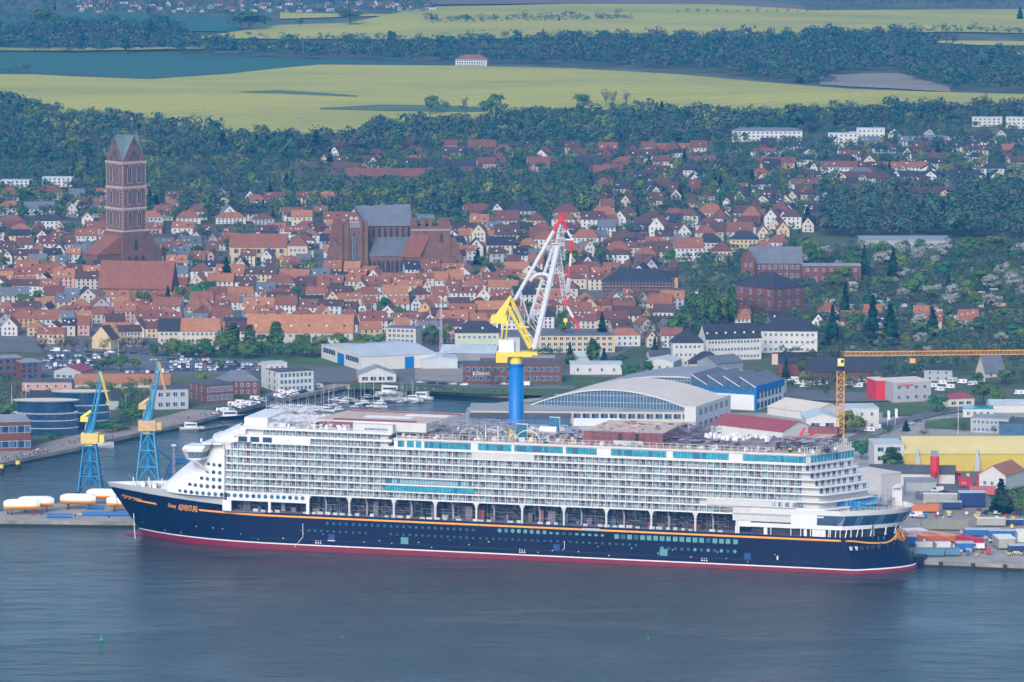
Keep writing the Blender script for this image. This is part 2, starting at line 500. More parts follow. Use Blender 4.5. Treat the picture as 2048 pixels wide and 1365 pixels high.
FM = dict(rape=field_mat("rapeseed_bloom", (0.27, 0.29, 0.04), (0.44, 0.41, 0.05), 0.012),  # darker greenish streaks also paint shading of the rolling relief into the crop
          corn=field_mat("young_green_crop", (0.014, 0.09, 0.06), (0.02, 0.115, 0.07), 0.01),
          soil=field_mat("bare_soil", (0.14, 0.10, 0.085), (0.18, 0.13, 0.10), 0.02),
          meadow=field_mat("rough_meadow", (0.06, 0.12, 0.045), (0.09, 0.15, 0.06), 0.02),
          reed=field_mat("dry_reed_ground", (0.20, 0.19, 0.14), (0.28, 0.24, 0.17), 0.03),
          grass=M['grass'], asphalt=M['asphalt'], paving=M['paving'], concrete=M['concrete'])

def interp(pl, u):
    if u <= pl[0][0]: return pl[0][1]
    for (a, y0), (b, y1) in zip(pl[:-1], pl[1:]):
        if u <= b: return y0 + (y1 - y0) * (u - a) / max(1e-6, b - a)
    return pl[-1][1]

def patch(name, m, top, bot, dz=0.5, du=14.0, rows=None):
    """a sheet of ground between two traced edges, laid on the land"""
    u0, u1 = max(top[0][0], bot[0][0]), min(top[-1][0], bot[-1][0])
    us = np.linspace(u0, u1, max(2, int((u1 - u0) / du) + 1))
    hmax = max(abs(interp(bot, u) - interp(top, u)) for u in us)
    nr = rows or max(2, int(hmax / 4) + 2)
    P = []
    for r in range(nr):
        row = []
        for u in us:
            a, b = interp(bot, u), interp(top, u)
            x, y, z = GT(u, a + (b - a) * r / (nr - 1))
            row.append((x, y, z + dz))
        P.append(row)
    mb = MB(); mb.grid(P, FM[m]); o = mb.build(name, smooth=True)
    return tag(o, kind="structure")

patch("rapeseed_field", 'rape', [(-300, 150), (60, 150), (160, 155), (300, 160), (450, 150), (560, 138), (640, 131), (900, 133), (1130, 138), (1350, 150), (1480, 162), (1600, 172), (1700, 180), (1850, 185), (2350, 199)],
      [(-300, 196), (80, 232), (270, 262), (400, 278), (560, 285), (740, 290), (960, 285), (1060, 230), (1200, 225), (1400, 228), (1450, 236), (1600, 226), (1750, 216), (2350, 208)], 0.8)
patch("green_field", 'corn', [(-300, 104), (330, 110), (560, 118), (760, 124), (900, 130)],
      [(-300, 149), (60, 149), (160, 154), (300, 159), (450, 149), (560, 137), (640, 130.5), (900, 132)], 0.8)
patch("rapeseed_field", 'rape', [(400, 76), (560, 52), (700, 48), (850, 16), (1000, 13), (1150, 9.5), (1400, 9.5), (1550, 14), (1620, 23), (2350, 19)],
      [(400, 80), (560, 80), (900, 82), (1130, 76), (1500, 78), (1650, 77), (1750, 69), (1900, 66), (2350, 74)], 1.2, 18)
patch("rapeseed_field", 'rape', [(560, 40), (700, 36), (830, 32)], [(560, 27), (700, 30), (830, 31)][::1], 1.2, 18)
patch("rapeseed_field", 'rape', [(-300, 97), (120, 99), (420, 97), (620, 92), (780, 88), (1050, 92)], [(-300, 103), (120, 105), (420, 101), (620, 99), (780, 96), (1050, 99)], 1.6)
patch("rapeseed_field", 'rape', [(1870, 84), (1960, 84), (2350, 88)], [(1870, 88), (1960, 93), (2350, 96)], 1.2)
patch("rapeseed_field", 'rape', [(1900, 106), (2000, 104), (2350, 106)], [(1900, 117), (2000, 114), (2350, 115)], 1.2)
patch("green_field", 'corn', [(-300, 24), (200, 30), (480, 38)], [(-300, 58), (60, 60), (480, 66)], 1.2, 18)
patch("green_field", 'corn', [(1920, 118), (2350, 116)], [(1920, 150), (2350, 152)], 1.0)
patch("ploughed_field", 'soil', [(860, 2), (1200, 1), (1500, 4), (1610, 14)], [(860, 12), (1150, 9), (1400, 9), (1610, 21)], 1.4, 18)
patch("reed_meadow", 'reed', [(1640, 152), (1800, 148), (1900, 176)], [(1640, 172), (1800, 180), (1900, 186)], 0.9)
patch("rough_strip", 'meadow', [(480, 186), (560, 183), (640, 188), (716, 194)], [(480, 187), (560, 189), (640, 193), (716, 196)], 1.2, 10)
patch("rough_strip", 'meadow', [(640, 219), (760, 212), (900, 214), (1010, 222)], [(640, 221), (760, 224), (900, 226), (1010, 226)], 1.2, 10)

# ground surfaces near the harbour (traced edges)
patch("town_ground", 'asphalt', [(-40, 470), (700, 462), (1000, 470), (1340, 500)], [(-40, 702), (560, 706), (900, 712), (1240, 712), (1340, 640)], 0.05, 20)
patch("works_ground", 'asphalt', [(545, 742), (640, 736), (830, 736)], [(545, 790), (640, 766), (830, 764)], 0.05, 12)
patch("parking_area", 'asphalt', [(74, 716), (200, 712), (300, 712), (420, 718), (545, 722)], [(74, 752), (200, 752), (300, 752), (420, 750), (545, 744)], 0.12, 12)
patch("town_road", 'asphalt', [(-40, 694), (140, 698), (310, 706)], [(-40, 704), (140, 708), (310, 714)], 0.14, 12)
patch("lawn", 'grass', [(330, 704), (480, 708), (700, 720)], [(330, 714), (480, 724), (700, 730)], 0.1, 12)
patch("quay_road", 'asphalt', [(640, 758), (720, 757), (840, 762), (950, 768), (1150, 772)], [(640, 766), (720, 766), (840, 771), (950, 777), (1150, 780)], 0.14, 12)
patch("lawn", 'grass', [(700, 768), (840, 773), (950, 778), (1150, 781)], [(700, 777), (840, 783), (950, 788), (1150, 794)], 0.1, 12)
patch("lawn", 'grass', [(1010, 752), (1120, 748), (1230, 755)], [(1010, 770), (1120, 772), (1230, 778)], 0.1, 12)
patch("yard_paving", 'paving', [(830, 728), (930, 728)], [(830, 760), (930, 766)], 0.1, 12)
patch("yard_asphalt", 'asphalt', [(1100, 738), (1240, 742)], [(1100, 750), (1240, 756)], 0.12, 12)
patch("works_road", 'asphalt', [(1690, 880), (1760, 850), (1860, 822), (1960, 805), (2350, 796)], [(1690, 902), (1760, 872), (1860, 836), (1960, 818), (2350, 806)], 0.5, 12)
patch("lawn", 'grass', [(1765, 810), (1850, 814), (1905, 818)], [(1765, 836), (1850, 830), (1905, 822)], 0.5, 12)
patch("lawn", 'grass', [(1850, 842), (1950, 836), (2350, 840)], [(1850, 858), (1950, 862), (2350, 866)], 0.5, 12)
patch("works_road", 'asphalt', [(1560, 776), (1700, 786), (1900, 792)], [(1560, 800), (1700, 806), (1900, 802)], 0.5, 12)
patch("yard_asphalt", 'asphalt', [(1830, 960), (1900, 945), (2350, 948)], [(1830, 1000), (1900, 1010), (2350, 1010)], 0.55, 12)
patch("yard_paving", 'paving', [(1835, 1010), (2350, 1010)], [(1860, 1095), (2350, 1095)], 0.45, 12)
patch("avenue", 'asphalt', [(1376, 662), (1388, 600), (1398, 566)], [(1376, 664), (1388, 662), (1398, 640)], 0.15, 4)
# ---------------------------------------------------------------- foliage
def leaf_mat(name, a, b, orand=0.2):
    m = mat(name, a, 0.9, 0.1, 0.55 if orand else 0.07, rgb2=b, orand=orand)
    m.node_tree.nodes["Principled BSDF"].inputs["Specular IOR Level"].default_value = 0.15
    return m
LM = dict(
    leaf=leaf_mat("spring_green_leaves", (0.04, 0.10, 0.028), (0.11, 0.20, 0.05)),
    fresh=leaf_mat("fresh_yellow_green_leaves", (0.09, 0.15, 0.03), (0.19, 0.24, 0.06)),
    deep=leaf_mat("deep_green_leaves", (0.02, 0.10, 0.035), (0.06, 0.19, 0.06)),
    conifer=leaf_mat("conifer_needles", (0.008, 0.04, 0.03), (0.025, 0.08, 0.05), 0.15),
    twig=leaf_mat("budding_twigs", (0.075, 0.075, 0.05), (0.14, 0.135, 0.085)),
    blossom=leaf_mat("white_blossom", (0.20, 0.22, 0.18), (0.42, 0.42, 0.38), 0.12),
    mix1=leaf_mat("dull_green_foliage", (0.036, 0.092, 0.058), (0.078, 0.150, 0.075), 0.0),
    mix2=leaf_mat("brown_green_twigs", (0.056, 0.082, 0.072), (0.105, 0.128, 0.100), 0.0),
    mix3=leaf_mat("yellow_green_foliage", (0.10, 0.16, 0.04), (0.18, 0.23, 0.07), 0.0),
    mix4=leaf_mat("dark_needles", (0.008, 0.03, 0.026), (0.02, 0.055, 0.04), 0.0),
    mix5=leaf_mat("pale_blossom", (0.17, 0.19, 0.16), (0.34, 0.35, 0.31), 0.0),
    mix6=leaf_mat("blue_green_foliage", (0.022, 0.080, 0.066), (0.050, 0.125, 0.088), 0.0),
)
rng = np.random.default_rng(7)

def crown_quads(kind, n, seed, big=1.0):
    """unit tree crown: n small leaf-clump faces, height 0..1, radius about 0.5 (numpy (n,4,3))"""
    g = np.random.default_rng(seed)
    out = []; dirs = []
    if kind == 'conifer':
        while len(out) < n:
            h = g.random() ** 0.8
            r = (1 - h) * 0.30 * (0.75 + 0.35 * math.sin(h * 40)) + 0.01
            a = g.random() * 2 * math.pi
            rr = r * math.sqrt(g.uniform(0.45, 1))
            out.append((rr * math.cos(a), rr * math.sin(a), 0.06 + 0.94 * h - rr * 0.25, 0.045 + 0.06 * (1 - h)))
    elif kind == 'poplar':
        while len(out) < n:
            h = g.random(); r = 0.19 * math.sin(math.pi * (0.08 + 0.9 * h)) ** 0.6
            a = g.random() * 2 * math.pi; rr = r * math.sqrt(g.random())
            out.append((rr * math.cos(a), rr * math.sin(a), 0.12 + 0.88 * h, g.uniform(0.035, 0.075)))
    else:
        lobes = []
        for i in range(g.integers(8, 13)):
            a = g.random() * 2 * math.pi; rr = 0.30 * math.sqrt(g.random()) * (1.15 if kind == 'bush' else 1)
            z = g.uniform(0.34, 0.80) if kind != 'bush' else g.uniform(0.2, 0.6)
            lobes.append((rr * math.cos(a), rr * math.sin(a), z, g.uniform(0.15, 0.26)))
        while len(out) < n:
            L = lobes[g.integers(len(lobes))]
            d = g.normal(size=3); d /= np.linalg.norm(d); dirs.append(d)
            if d[2] < -0.35: d[2] *= -1
            rr = L[3] * g.uniform(0.5, 1.05)
            sz = g.uniform(0.022, 0.058) if kind != 'bare' else g.uniform(0.010, 0.026)
            out.append((L[0] + d[0] * rr, L[1] + d[1] * rr, L[2] + d[2] * rr * 0.9, sz))
    A = np.array(out); C = A[:, :3]
    nrm = C - np.array([0, 0, 0.4]) + g.normal(size=C.shape) * 0.10
    if dirs: nrm = nrm / np.linalg.norm(nrm, axis=1)[:, None] * 0.45 + np.array(dirs) * 0.75 + g.normal(size=C.shape) * 0.09
    nrm /= np.linalg.norm(nrm, axis=1)[:, None]
    t = np.cross(nrm, g.normal(size=C.shape)); t /= np.linalg.norm(t, axis=1)[:, None]
    b = np.cross(nrm, t)
    s = A[:, 3][:, None] * big
    k1 = g.uniform(0.7, 1.3, (len(A), 1)); k2 = g.uniform(0.6, 1.2, (len(A), 1))
    return np.stack([C - t * s * k1, C - b * s * k2, C + t * s * k2, C + b * s * k1], 1)

def quads_mesh(name, Q, mats, mi=None):
    me = bpy.data.meshes.new(name); n = len(Q)
    me.vertices.add(n * 4); me.loops.add(n * 4); me.polygons.add(n)
    me.vertices.foreach_set("co", np.ascontiguousarray(Q, dtype=np.float32).reshape(-1))
    me.loops.foreach_set("vertex_index", np.arange(n * 4, dtype=np.int32))
    me.polygons.foreach_set("loop_start", np.arange(0, n * 4, 4, dtype=np.int32))
    me.polygons.foreach_set("loop_total", np.full(n, 4, dtype=np.int32))
    for m in mats: me.materials.append(m)
    if mi is not None: me.polygons.foreach_set("material_index", np.asarray(mi, dtype=np.int32))
    me.update(); me.validate()
    return me

def trunk_mesh(kind, seed):
    g = random.Random(seed); mb = MB()
    top = {'conifer': 0.9, 'poplar': 0.8}.get(kind, 0.45)
    mb.tube((0, 0, -0.03), (0, 0, top), 0.022, M['trunk'], 6, 0.008 if kind in ('conifer', 'poplar') else 0.014)
    if kind in ('round', 'bare', 'blossom', 'bush'):
        for i in range(9 if kind != 'bare' else 16):
            a = g.random() * 6.28; z0 = g.uniform(0.2, 0.45); r1 = g.uniform(0.15, 0.36); z1 = z0 + g.uniform(0.2, 0.42)
            e = (r1 * math.cos(a), r1 * math.sin(a), z1)
            mb.tube((0, 0, z0), e, 0.010, M['trunk'], 4, 0.003, caps=False)
            if kind == 'bare':
                for k in range(4):
                    a2 = a + g.uniform(-0.9, 0.9); f = g.uniform(0.3, 1)
                    s0 = (e[0] * f, e[1] * f, z0 + (z1 - z0) * f)
                    mb.tube(s0, (s0[0] + 0.16 * math.cos(a2), s0[1] + 0.16 * math.sin(a2), s0[2] + g.uniform(0.08, 0.2)), 0.004, M['trunk'], 3, 0.0015, caps=False)
    return mb

TREE_KINDS = {  # shape, material, faces, look, category
    'broadleaf_tree': ('round', 'leaf', 700), 'fresh_leaf_tree': ('round', 'fresh', 700), 'dense_tree': ('round', 'deep', 900),
    'conifer_tree': ('conifer', 'conifer', 420), 'bare_tree': ('bare', 'twig', 500), 'blossom_tree': ('round', 'blossom', 600),
    'poplar_tree': ('poplar', 'leaf', 600), 'willow_tree': ('bush', 'fresh', 800)}
TREE_LOOK = {'broadleaf_tree': 'green broadleaf tree', 'fresh_leaf_tree': 'yellow-green budding tree', 'dense_tree': 'dense deep green tree',
             'conifer_tree': 'dark green conifer', 'bare_tree': 'nearly bare brown twigged tree', 'blossom_tree': 'whitish blossoming tree',
             'poplar_tree': 'slim upright green tree', 'willow_tree': 'wide yellow-green willow'}
TM = {}
def tree_meshes(kind):
    if kind not in TM:
        sh, lm, n = TREE_KINDS[kind]; L = []
        for k in range(4):
            Q = crown_quads(sh, n, hash((kind, k)) % 1000 if False else 11 * k + len(kind))
            cm = quads_mesh("crown", Q, [LM[lm]])
            t = trunk_mesh(sh, k).build("trunk_source"); tm = t.data; tm.name = "trunk"; bpy.data.objects.remove(t)
            L.append((cm, tm))
        TM[kind] = L
    return TM[kind]

THINGS = []   # (object, look, kind word, u, v) for the label writer
tree_rnd = random.Random(5)
def tree(kind, u, v, hpx, wid=1.0, z=None, group=None, label=None):
    """u, v: foot of the trunk in the photo; hpx: height there in photo pixels"""
    p = GT(u, v) if z is None else G(u, v, z)
    h = hpx / scl(p)
    cm, tm = tree_rnd.choice(tree_meshes(kind))
    e = empty(kind, p, tree_rnd.random() * 6.28, cat="tree")
    wd = h * wid * tree_rnd.uniform(0.9, 1.15)
    for nm, me in (("crown", cm), ("trunk", tm)):
        inst(nm, me, e, sc=(wd, wd, h))
    if label: tag(e, label)
    else: THINGS.append((e, TREE_LOOK[kind], u, v, group))
    return e

STUFF_SRC = {}
def stuff_src(shape, n):
    if (shape, n) not in STUFF_SRC: STUFF_SRC[(shape, n)] = [crown_quads(shape, n, 100 + k, 1.22) for k in range(6)]
    return STUFF_SRC[(shape, n)]

def wood(name, regions, mixture, hm=(8, 14), step=(13, 6), faces=90, label=None, seed=1, trunks=True):
    """a mass of trees nobody would count: one mesh. regions: list of (top edge, bottom edge) traced lines"""
    g = np.random.default_rng(seed); quads = []; mi = []; mats = []
    kinds = list(mixture.items()); wts = np.array([k[1] for k in kinds]); wts = wts / wts.sum()
    shp = {'mix4': 'conifer', 'mix2': 'round'}
    for k, _ in kinds: mats.append(LM[k])
    for top, bot in regions:
        u0, u1 = max(top[0][0], bot[0][0]), min(top[-1][0], bot[-1][0])
        v0 = min(p[1] for p in top); v1 = max(p[1] for p in bot)
        v = v0
        while v <= v1:
            u = u0 + g.random() * step[0]
            while u < u1:
                uu = u + g.normal() * step[0] * 0.35; vv = v + g.normal() * step[1] * 0.4
                if interp(top, uu) <= vv <= interp(bot, uu):
                    x, y, z = GT(uu, vv)
                    if z < -100: u += step[0] * g.uniform(0.7, 1.3); continue
                    k = g.choice(len(kinds), p=wts)
                    h = g.uniform(*hm) * (1.0 if g.random() < 0.85 else 1.3)
                    if kinds[k][0] == 'mix5': h *= 0.6
                    Q = stuff_src(shp.get(kinds[k][0], 'round'), faces)[g.integers(6)]
                    a = g.random() * 6.28; c, s = math.cos(a), math.sin(a)
                    wd = h * g.uniform(0.85, 1.25)
                    P = np.empty_like(Q)
                    P[..., 0] = (Q[..., 0] * c - Q[..., 1] * s) * wd + x
                    P[..., 1] = (Q[..., 0] * s + Q[..., 1] * c) * wd + y
                    P[..., 2] = Q[..., 2] * h + z - h * 0.08
                    quads.append(P); mi.append(np.full(len(Q), k))
                u += step[0] * g.uniform(0.7, 1.3)
            v += step[1]
    if not quads: return
    me = quads_mesh(name, np.concatenate(quads), mats, np.concatenate(mi))
    o = bpy.data.objects.new(name, me); COL.objects.link(o)
    tag(o, label, kind="stuff", cat=None)
    return o
# ---------------------------------------------------------------- the cruise ship
TRIM = 0.0035
ship = empty("cruise_ship", (SHIP_O[0], SHIP_O[1], -150 * TRIM),
             label="huge unfinished navy and white cruise ship moored at the shipyard quay", cat="cruise ship")
ship.rotation_euler = (0, -TRIM, SHIP_RZ)
B_ = 23.2
def ship_world(s, y, z):
    n = B_ - y; x, yy = SN(s, n)
    return (x, yy, z + (s - 150) * TRIM)
def s_at(u, z, y=B_):
    """station whose point at height z and offset y stands at photo column u"""
    a, b = -60.0, 330.0
    for _ in range(40):
        m = (a + b) / 2
        if PX(*ship_world(m, y if not callable(y) else y(m), z))[0] > u: a = m
        else: b = m
    return (a + b) / 2
def xstem(z): return 293.5 + 0.74 * z
def xst(z): return -35.5 + max(0, min(16, z)) * 0.5 if z <= 16 else -27.5 - (z - 16) * 0.6
def AS(z): return -15 + 0.36 * max(0, min(18, z))      # where the side plating turns the corner into the transom
def s_aft(y, z): return AS(z) - (AS(z) - xst(z)) * max(0, 1 - (abs(y) / B_) ** 1.9)
def hb(s, z):
    if s > 205:
        s0 = 212 + 0.8 * max(z, 0); p = 2.8 - 0.045 * max(z, 0)
        t = (s - s0) / (xstem(z) - s0)
        return B_ * (1 - max(0, min(1, t)) ** p)
    t = max(0, min(1, (AS(z) - s) / (AS(z) - xst(z))))
    return B_ * max(0, 1 - t) ** (1 / 1.9)
def btop(s):
    if s < 246: return 15.0
    if s < 252: return 15.0 + (s - 246) / 6 * 2.1
    return 17.1 + (s - 252) * 0.042
def gold_z(s): return 13.75 + max(0, s - 235) * 0.012 + max(0, s - 270) * 0.035

fr = [0, .004, .016, .035, .07, .11, .17, .23, .29, .35, .40, .45, .5, .55, .62, .75, 1.0]
def stations(z):
    a = [xst(z) + (12 - xst(z)) * f for f in fr]
    m = list(np.linspace(12, 200, 24))[1:]
    e = xstem(z)
    f2 = [200 + (e - 200) * t for t in (.08, .15, .2, .25, .3, .35, .4, .44, .48, .52, .56, .6, .64, .68, .72, .76, .80, .835, .87, .9, .93, .95, .97, .985, 1.0)]
    return a + m + f2
def hull_sheet(mb, zf, m, y_off=0.0, s_lo=-1e9, s_hi=1e9, sides=(1, -1)):
    """zf: list of functions s -> z (the levels), mirrored to both sides"""
    base = stations(6)
    for sd in sides:
        P = []
        for f in zf:
            row = []
            for sb in base:
                z = f(sb)
                if sb < 12: s = xst(z) + (sb - xst(6)) / (12 - xst(6)) * (12 - xst(z))
                elif sb > 200: s = 200 + (sb - 200) / (xstem(6) - 200) * (xstem(z) - 200)
                else: s = sb
                row.append((s, sd * (hb(s, z) + y_off), z))
            P.append(row)
        keep = [c for c in range(len(base)) if s_lo <= base[c] <= s_hi]
        P = [[r[c] for c in keep] for r in P]
        mb.grid(P, m, flip=(sd > 0))
C_ = lambda z: (lambda s: z)
mb = MB()
lev = [-5, -0.3, 2.0, 2.5, 5, 8, 11, 13.4]
hull_sheet(mb, [C_(z) for z in lev] + [lambda s: min(14.9, btop(s)) , btop], lambda r, c: M['hullred'] if r < 2 else (M['white'] if r == 2 else M['navy']))
mb.build("hull", ship)
mb = MB()
hull_sheet(mb, [lambda s: gold_z(s) - 0.38, lambda s: gold_z(s) + 0.38], M['gold'], 0.06, -11, 262)
hull_sheet(mb, [lambda s: gold_z(s) - 0.38, lambda s: gold_z(s) + 0.38], M['gold'], 0.06, 275, 289)
mb.build("gold_stripe", ship)
# bow plating above the navy and the closed foredeck
mb = MB()
for sd in (1, -1):
    P = []
    for k in range(4):
        row = []
        for i in range(26):
            sb = 250 + i / 25 * (309.5 - 250); zt = 21.3 if sb > 274 else 20.6
            z = btop(sb) + (zt - btop(sb)) * k / 3
            s = min(sb, xstem(z)); row.append((s, sd * hb(s, z), z))
        P.append(row)
    mb.grid(P, M['greyp'], flip=(sd > 0))
    P = [[(s, sd * max(0, hb(s, 21) - 0.5), z) for s in np.linspace(250, 308, 20)] for z in (21.25, 19.6)]
    mb.grid(P, M['white'], flip=(sd > 0))
mb.build("bow_bulwark", ship, smooth=False)
mb = MB()
P = [[(s, y * max(0.02, hb(s, 20) - 0.4), 19.8) for y in (-1, 1)] for s in np.linspace(245, 307, 22)]
mb.grid(P, M['tan']); mb.build("foredeck", ship)
rs = random.Random(3)
for k in range(9):
    mb = MB(); s0 = 281 + k * 2.1; y0 = rs.uniform(-5, 5) * (1 - k / 14)
    if k % 3 == 0:
        mb.tube((s0, y0 - 1.3, 20.9), (s0, y0 + 1.3, 20.9), 0.8, M['greyp'], 10); mb.box(s0 - .9, s0 + .9, y0 - 1.8, y0 - 1.4, 19.8, 21.6, M['white'])
        mb.box(s0 - .9, s0 + .9, y0 + 1.4, y0 + 1.8, 19.8, 21.6, M['white']); mb.build("mooring_winch", ship)
    elif k % 3 == 1:
        for q in (-.5, .5): mb.tube((s0, y0 + q, 19.8), (s0, y0 + q, 21.6), 0.35, M['white'], 8)
        mb.build("bollard", ship)
    else:
        mb.tube((s0, y0, 19.8), (s0, y0, 23.6), 0.25, M['white'], 6); mb.tube((s0, y0, 22.8), (s0 + 2.2, y0, 24.6), 0.2, M['scafd'], 6); mb.build("vent_post", ship)

# bulbous bow, barely awash
mb = MB()
P = []
for i in range(9):
    a = i / 8 * math.pi; s = 291 + 6 - 6 * math.cos(a) + (3 if i == 8 else 0); r = 2.1 * math.sin(a) ** 0.5 if 0 < i < 8 else 0.05
    P.append([(291 + i * 1.6, r * math.cos(t), -1.75 + r * math.sin(t)) for t in np.linspace(0, 2 * math.pi, 13)])
mb.grid(P, M['hullred']); mb.build("bulbous_bow", ship, smooth=True)

# ---- superstructure
L0, DH = 22.9, 2.95
L = [L0 + DH * k for k in range(10)]
MOD = 2.78
def aft_s(k): return 6.4 - (7 - k) * 1.9           # where the port end of deck k turns aft
def aft_apex(k): return -8.5 - (7 - k) * 2.1
def plan(s_fore, y, k, inset=0.0, nose=None):
    """outline of a deck: rounded stern, straight sides"""
    a, ap = aft_s(k) + inset, aft_apex(k) + inset
    pts = [(s_fore, -y), (s_fore, y)]
    for t in (0, .08, .2, .4, .65, .85, 1.0):
        yy = y * (1 - t); pts.append((a + (ap - a) * (t ** .85), yy))
    for t in (.85, .65, .4, .2, .08, 0):
        yy = -y * (1 - t); pts.append((a + (ap - a) * (t ** .85), yy))
    return pts
def outward(pts):   # make counter-clockwise
    A = sum(pts[i][0] * pts[(i + 1) % len(pts)][1] - pts[(i + 1) % len(pts)][0] * pts[i][1] for i in range(len(pts)))
    return pts if A > 0 else pts[::-1]
mb = MB()
for k in range(0, 8):
    z0, z1 = L[k] + 0.3, L[k + 1] - 0.35
    if k == 7: z1 = L[7] + 0.6
    mb.prism(outward(plan(238, 21.0, max(k, 3), 2.4)), z0, z1, M['cream'])
mb.prism([(180, -21), (242, -21), (242, 21), (180, 21)], L[7] + 0.6, L[9] - 0.3, M['cream'])
mb.build("superstructure", ship)
for k in range(0, 8):
    mb = MB(); kk = max(k, 3)
    mb.prism(outward(plan(238, B_, kk)), L[k] - 0.28, L[k] + 0.26, M['white'])
    mb.build("deck_slab", ship)
for k in (8, 9):
    mb = MB(); sf = 246 if k == 8 else 243
    mb.prism([(178, -B_), (sf, -B_ + .6), (sf, B_ - .6), (178, B_)], L[k] - 0.38, L[k] + 0.5, M['white']); mb.build("deck_slab", ship)

# the smooth white front, stepped back as it rises
SF = [(20.5, 284), (24, 280.5), (28, 276), (32, 271), (36.5, 266.5), (40.5, 262.5), (44, 259), (47, 253), (49.8, 247)]
def sfz(z):
    return float(np.interp(z, [a for a, b in SF], [b for a, b in SF]))
def nose_y(s, z):
    t = max(0.0, min(1.0, (s - 236) / (sfz(z) - 236)))
    return B_ * max(0.0, 1 - t ** 2.5) ** (1 / 2.5)
mb = MB()
for z0, z1 in zip([a for a, b in SF][:-1], [a for a, b in SF][1:]):
    pass
tt = np.concatenate([np.linspace(0, 0.9, 10), np.array([.94, .97, .99, 1.0])])
for sd in (1, -1):
    P = []
    for z in np.linspace(20.5, 49.8, 21):
        row = []
        for t in tt:
            s0 = 250.0 if z < 43 else 243.0
            s = s0 + (sfz(z) - s0) * t
            row.append((s, sd * nose_y(s, z), z))
        P.append(row)
    mb.grid(P, M['white'], flip=(sd > 0))
mb.poly([(243, -22.5, 49.8), (247, 0, 49.8), (243, 22.5, 49.8)], M['white'])
for sd in (1, -1):    # closing wall between the smooth front and the first balconies
    mb.poly([(250, sd * nose_y(250, 30), 20.5), (250, sd * 20.9, 20.5), (250, sd * 20.9, 43), (250, sd * nose_y(250, 30), 43)][::sd], M['white'])
    P = [[(s, sd * 21.05, z) for s in (237, 251)] for z in (L0, L[7])]; mb.grid(P, M['cream'], flip=(sd > 0))
mb.build("front_superstructure", ship, smooth=True)
for k in range(0, 7):
    mb = MB()
    mb.prism([(237, -B_), (249.8, -nose_y(250, L[k])), (249.8, nose_y(250, L[k])), (237, B_)], L[k] - 0.38, L[k] + 0.30, M['white']); mb.build("deck_slab", ship)

# white top band with the long teal windows, round the stern too
mb = MB()
po = outward(plan(177, B_ + .05, 7)); pi_ = outward(plan(176, B_ - .9, 7, 0.9))
mb.prism(po, L[7] + 0.3, 47.4, M['white'])
mb.build("top_band", ship)
mb = MB(); n_ = len(po)
mb.prism(outward(plan(177, B_ + .5, 7, -.45)), 47.4, 47.95, M['white'], M['tan'])
mb.build("top_rim", ship)
def pane_band(u0, u1, z0, z1, y=B_ + .09, npan=12, m=None, nm="window_band"):
    a, b = s_at(u0, (z0 + z1) / 2), s_at(u1, (z0 + z1) / 2)
    mb = MB(); m = m or M['teal']
    mb.poly([(a, y - .01, z0), (b, y - .01, z0), (b, y - .01, z1), (a, y - .01, z1)], M['darkglass'])
    w_ = (a - b) / npan
    for i in range(npan):
        x0 = b + i * w_ + .08; x1 = b + (i + 1) * w_ - .08
        mm = m if rs.random() < .85 else M['teal2']
        mb.poly([(x1, y + .02, z0 + .1), (x0, y + .02, z0 + .1), (x0, y + .02, z1 - .1), (x1, y + .02, z1 - .1)], mm)
    return mb.build(nm, ship)
for u0, u1, k in [(795, 808, 2), (813, 827, 3), (831, 842, 2), (848, 941, 16), (955, 1022, 12), (1028, 1125, 16), (1131, 1193, 10), (1221, 1332, 16), (1345, 1457, 17), (1485, 1611, 20)]:
    pane_band(u0, u1, 44.35, 46.95, npan=k)
pane_band(770, 947, L[1] + .35, L[2] - .3, npan=32)
pane_band(770, 947, L[2] + .35, L[3] - .3, y=21.9, npan=32, m=M['curtain'])
mb = MB(); mb.box(s_at(947, 28), s_at(770, 28), 21, B_ + .02, L[1] + .3, L[2] - .38, M['white']); mb.build("lounge_bay", ship)
# stern window band (follows the curve)
pl = [p for p in plan(20, B_ + .12, 7, -.08) if p[1] > -23.3][2:]
for a, b in zip(pl[:-1], pl[1:]):
    if math.dist(a, b) < 3: continue
    mb = MB(); k = max(1, int(math.dist(a, b) / 1.6))
    for i in range(k):
        p = [(a[0] + (b[0] - a[0]) * t, a[1] + (b[1] - a[1]) * t) for t in ((i + .06) / k, (i + .94) / k)]
        mb.poly([(*p[1], 44.35), (*p[0], 44.35), (*p[0], 46.95), (*p[1], 46.95)], M['teal2'] if i % 4 == 3 else M['teal'])
    mb.build("window_band", ship)

# balcony dividers and cabin windows
def win_mesh(l_, r_, w=1.55, h=2.05):
    mb = MB()
    mb.box(-w / 2, -.05, -.04, .04, 0, h, l_); mb.box(.05, w / 2, -.04, .04, 0, h, r_); mb.box(-.05, .05, -.05, .06, 0, h, M['cream'])
    o = mb.build("cabin_window"); me = o.data; bpy.data.objects.remove(o); return me, (w, h, l_, r_)
WT = [win_mesh(M['curtain'], M['curtain']), win_mesh(M['curtain'], M['darkglass']), win_mesh(M['darkglass'], M['darkglass']), win_mesh(M['midglass'], M['curtain']), win_mesh(M['midglass'], M['midglass'])]
def div_mesh():
    mb = MB(); mb.box(-.13, .13, -1.05, .95, 0, 2.27, M['cream']); mb.box(-2.65, -.13, .93, 1.0, 0.98, 1.06, M['white'])
    o = mb.build("balcony_divider"); me = o.data; bpy.data.objects.remove(o); return me
DM = div_mesh()
slots = []
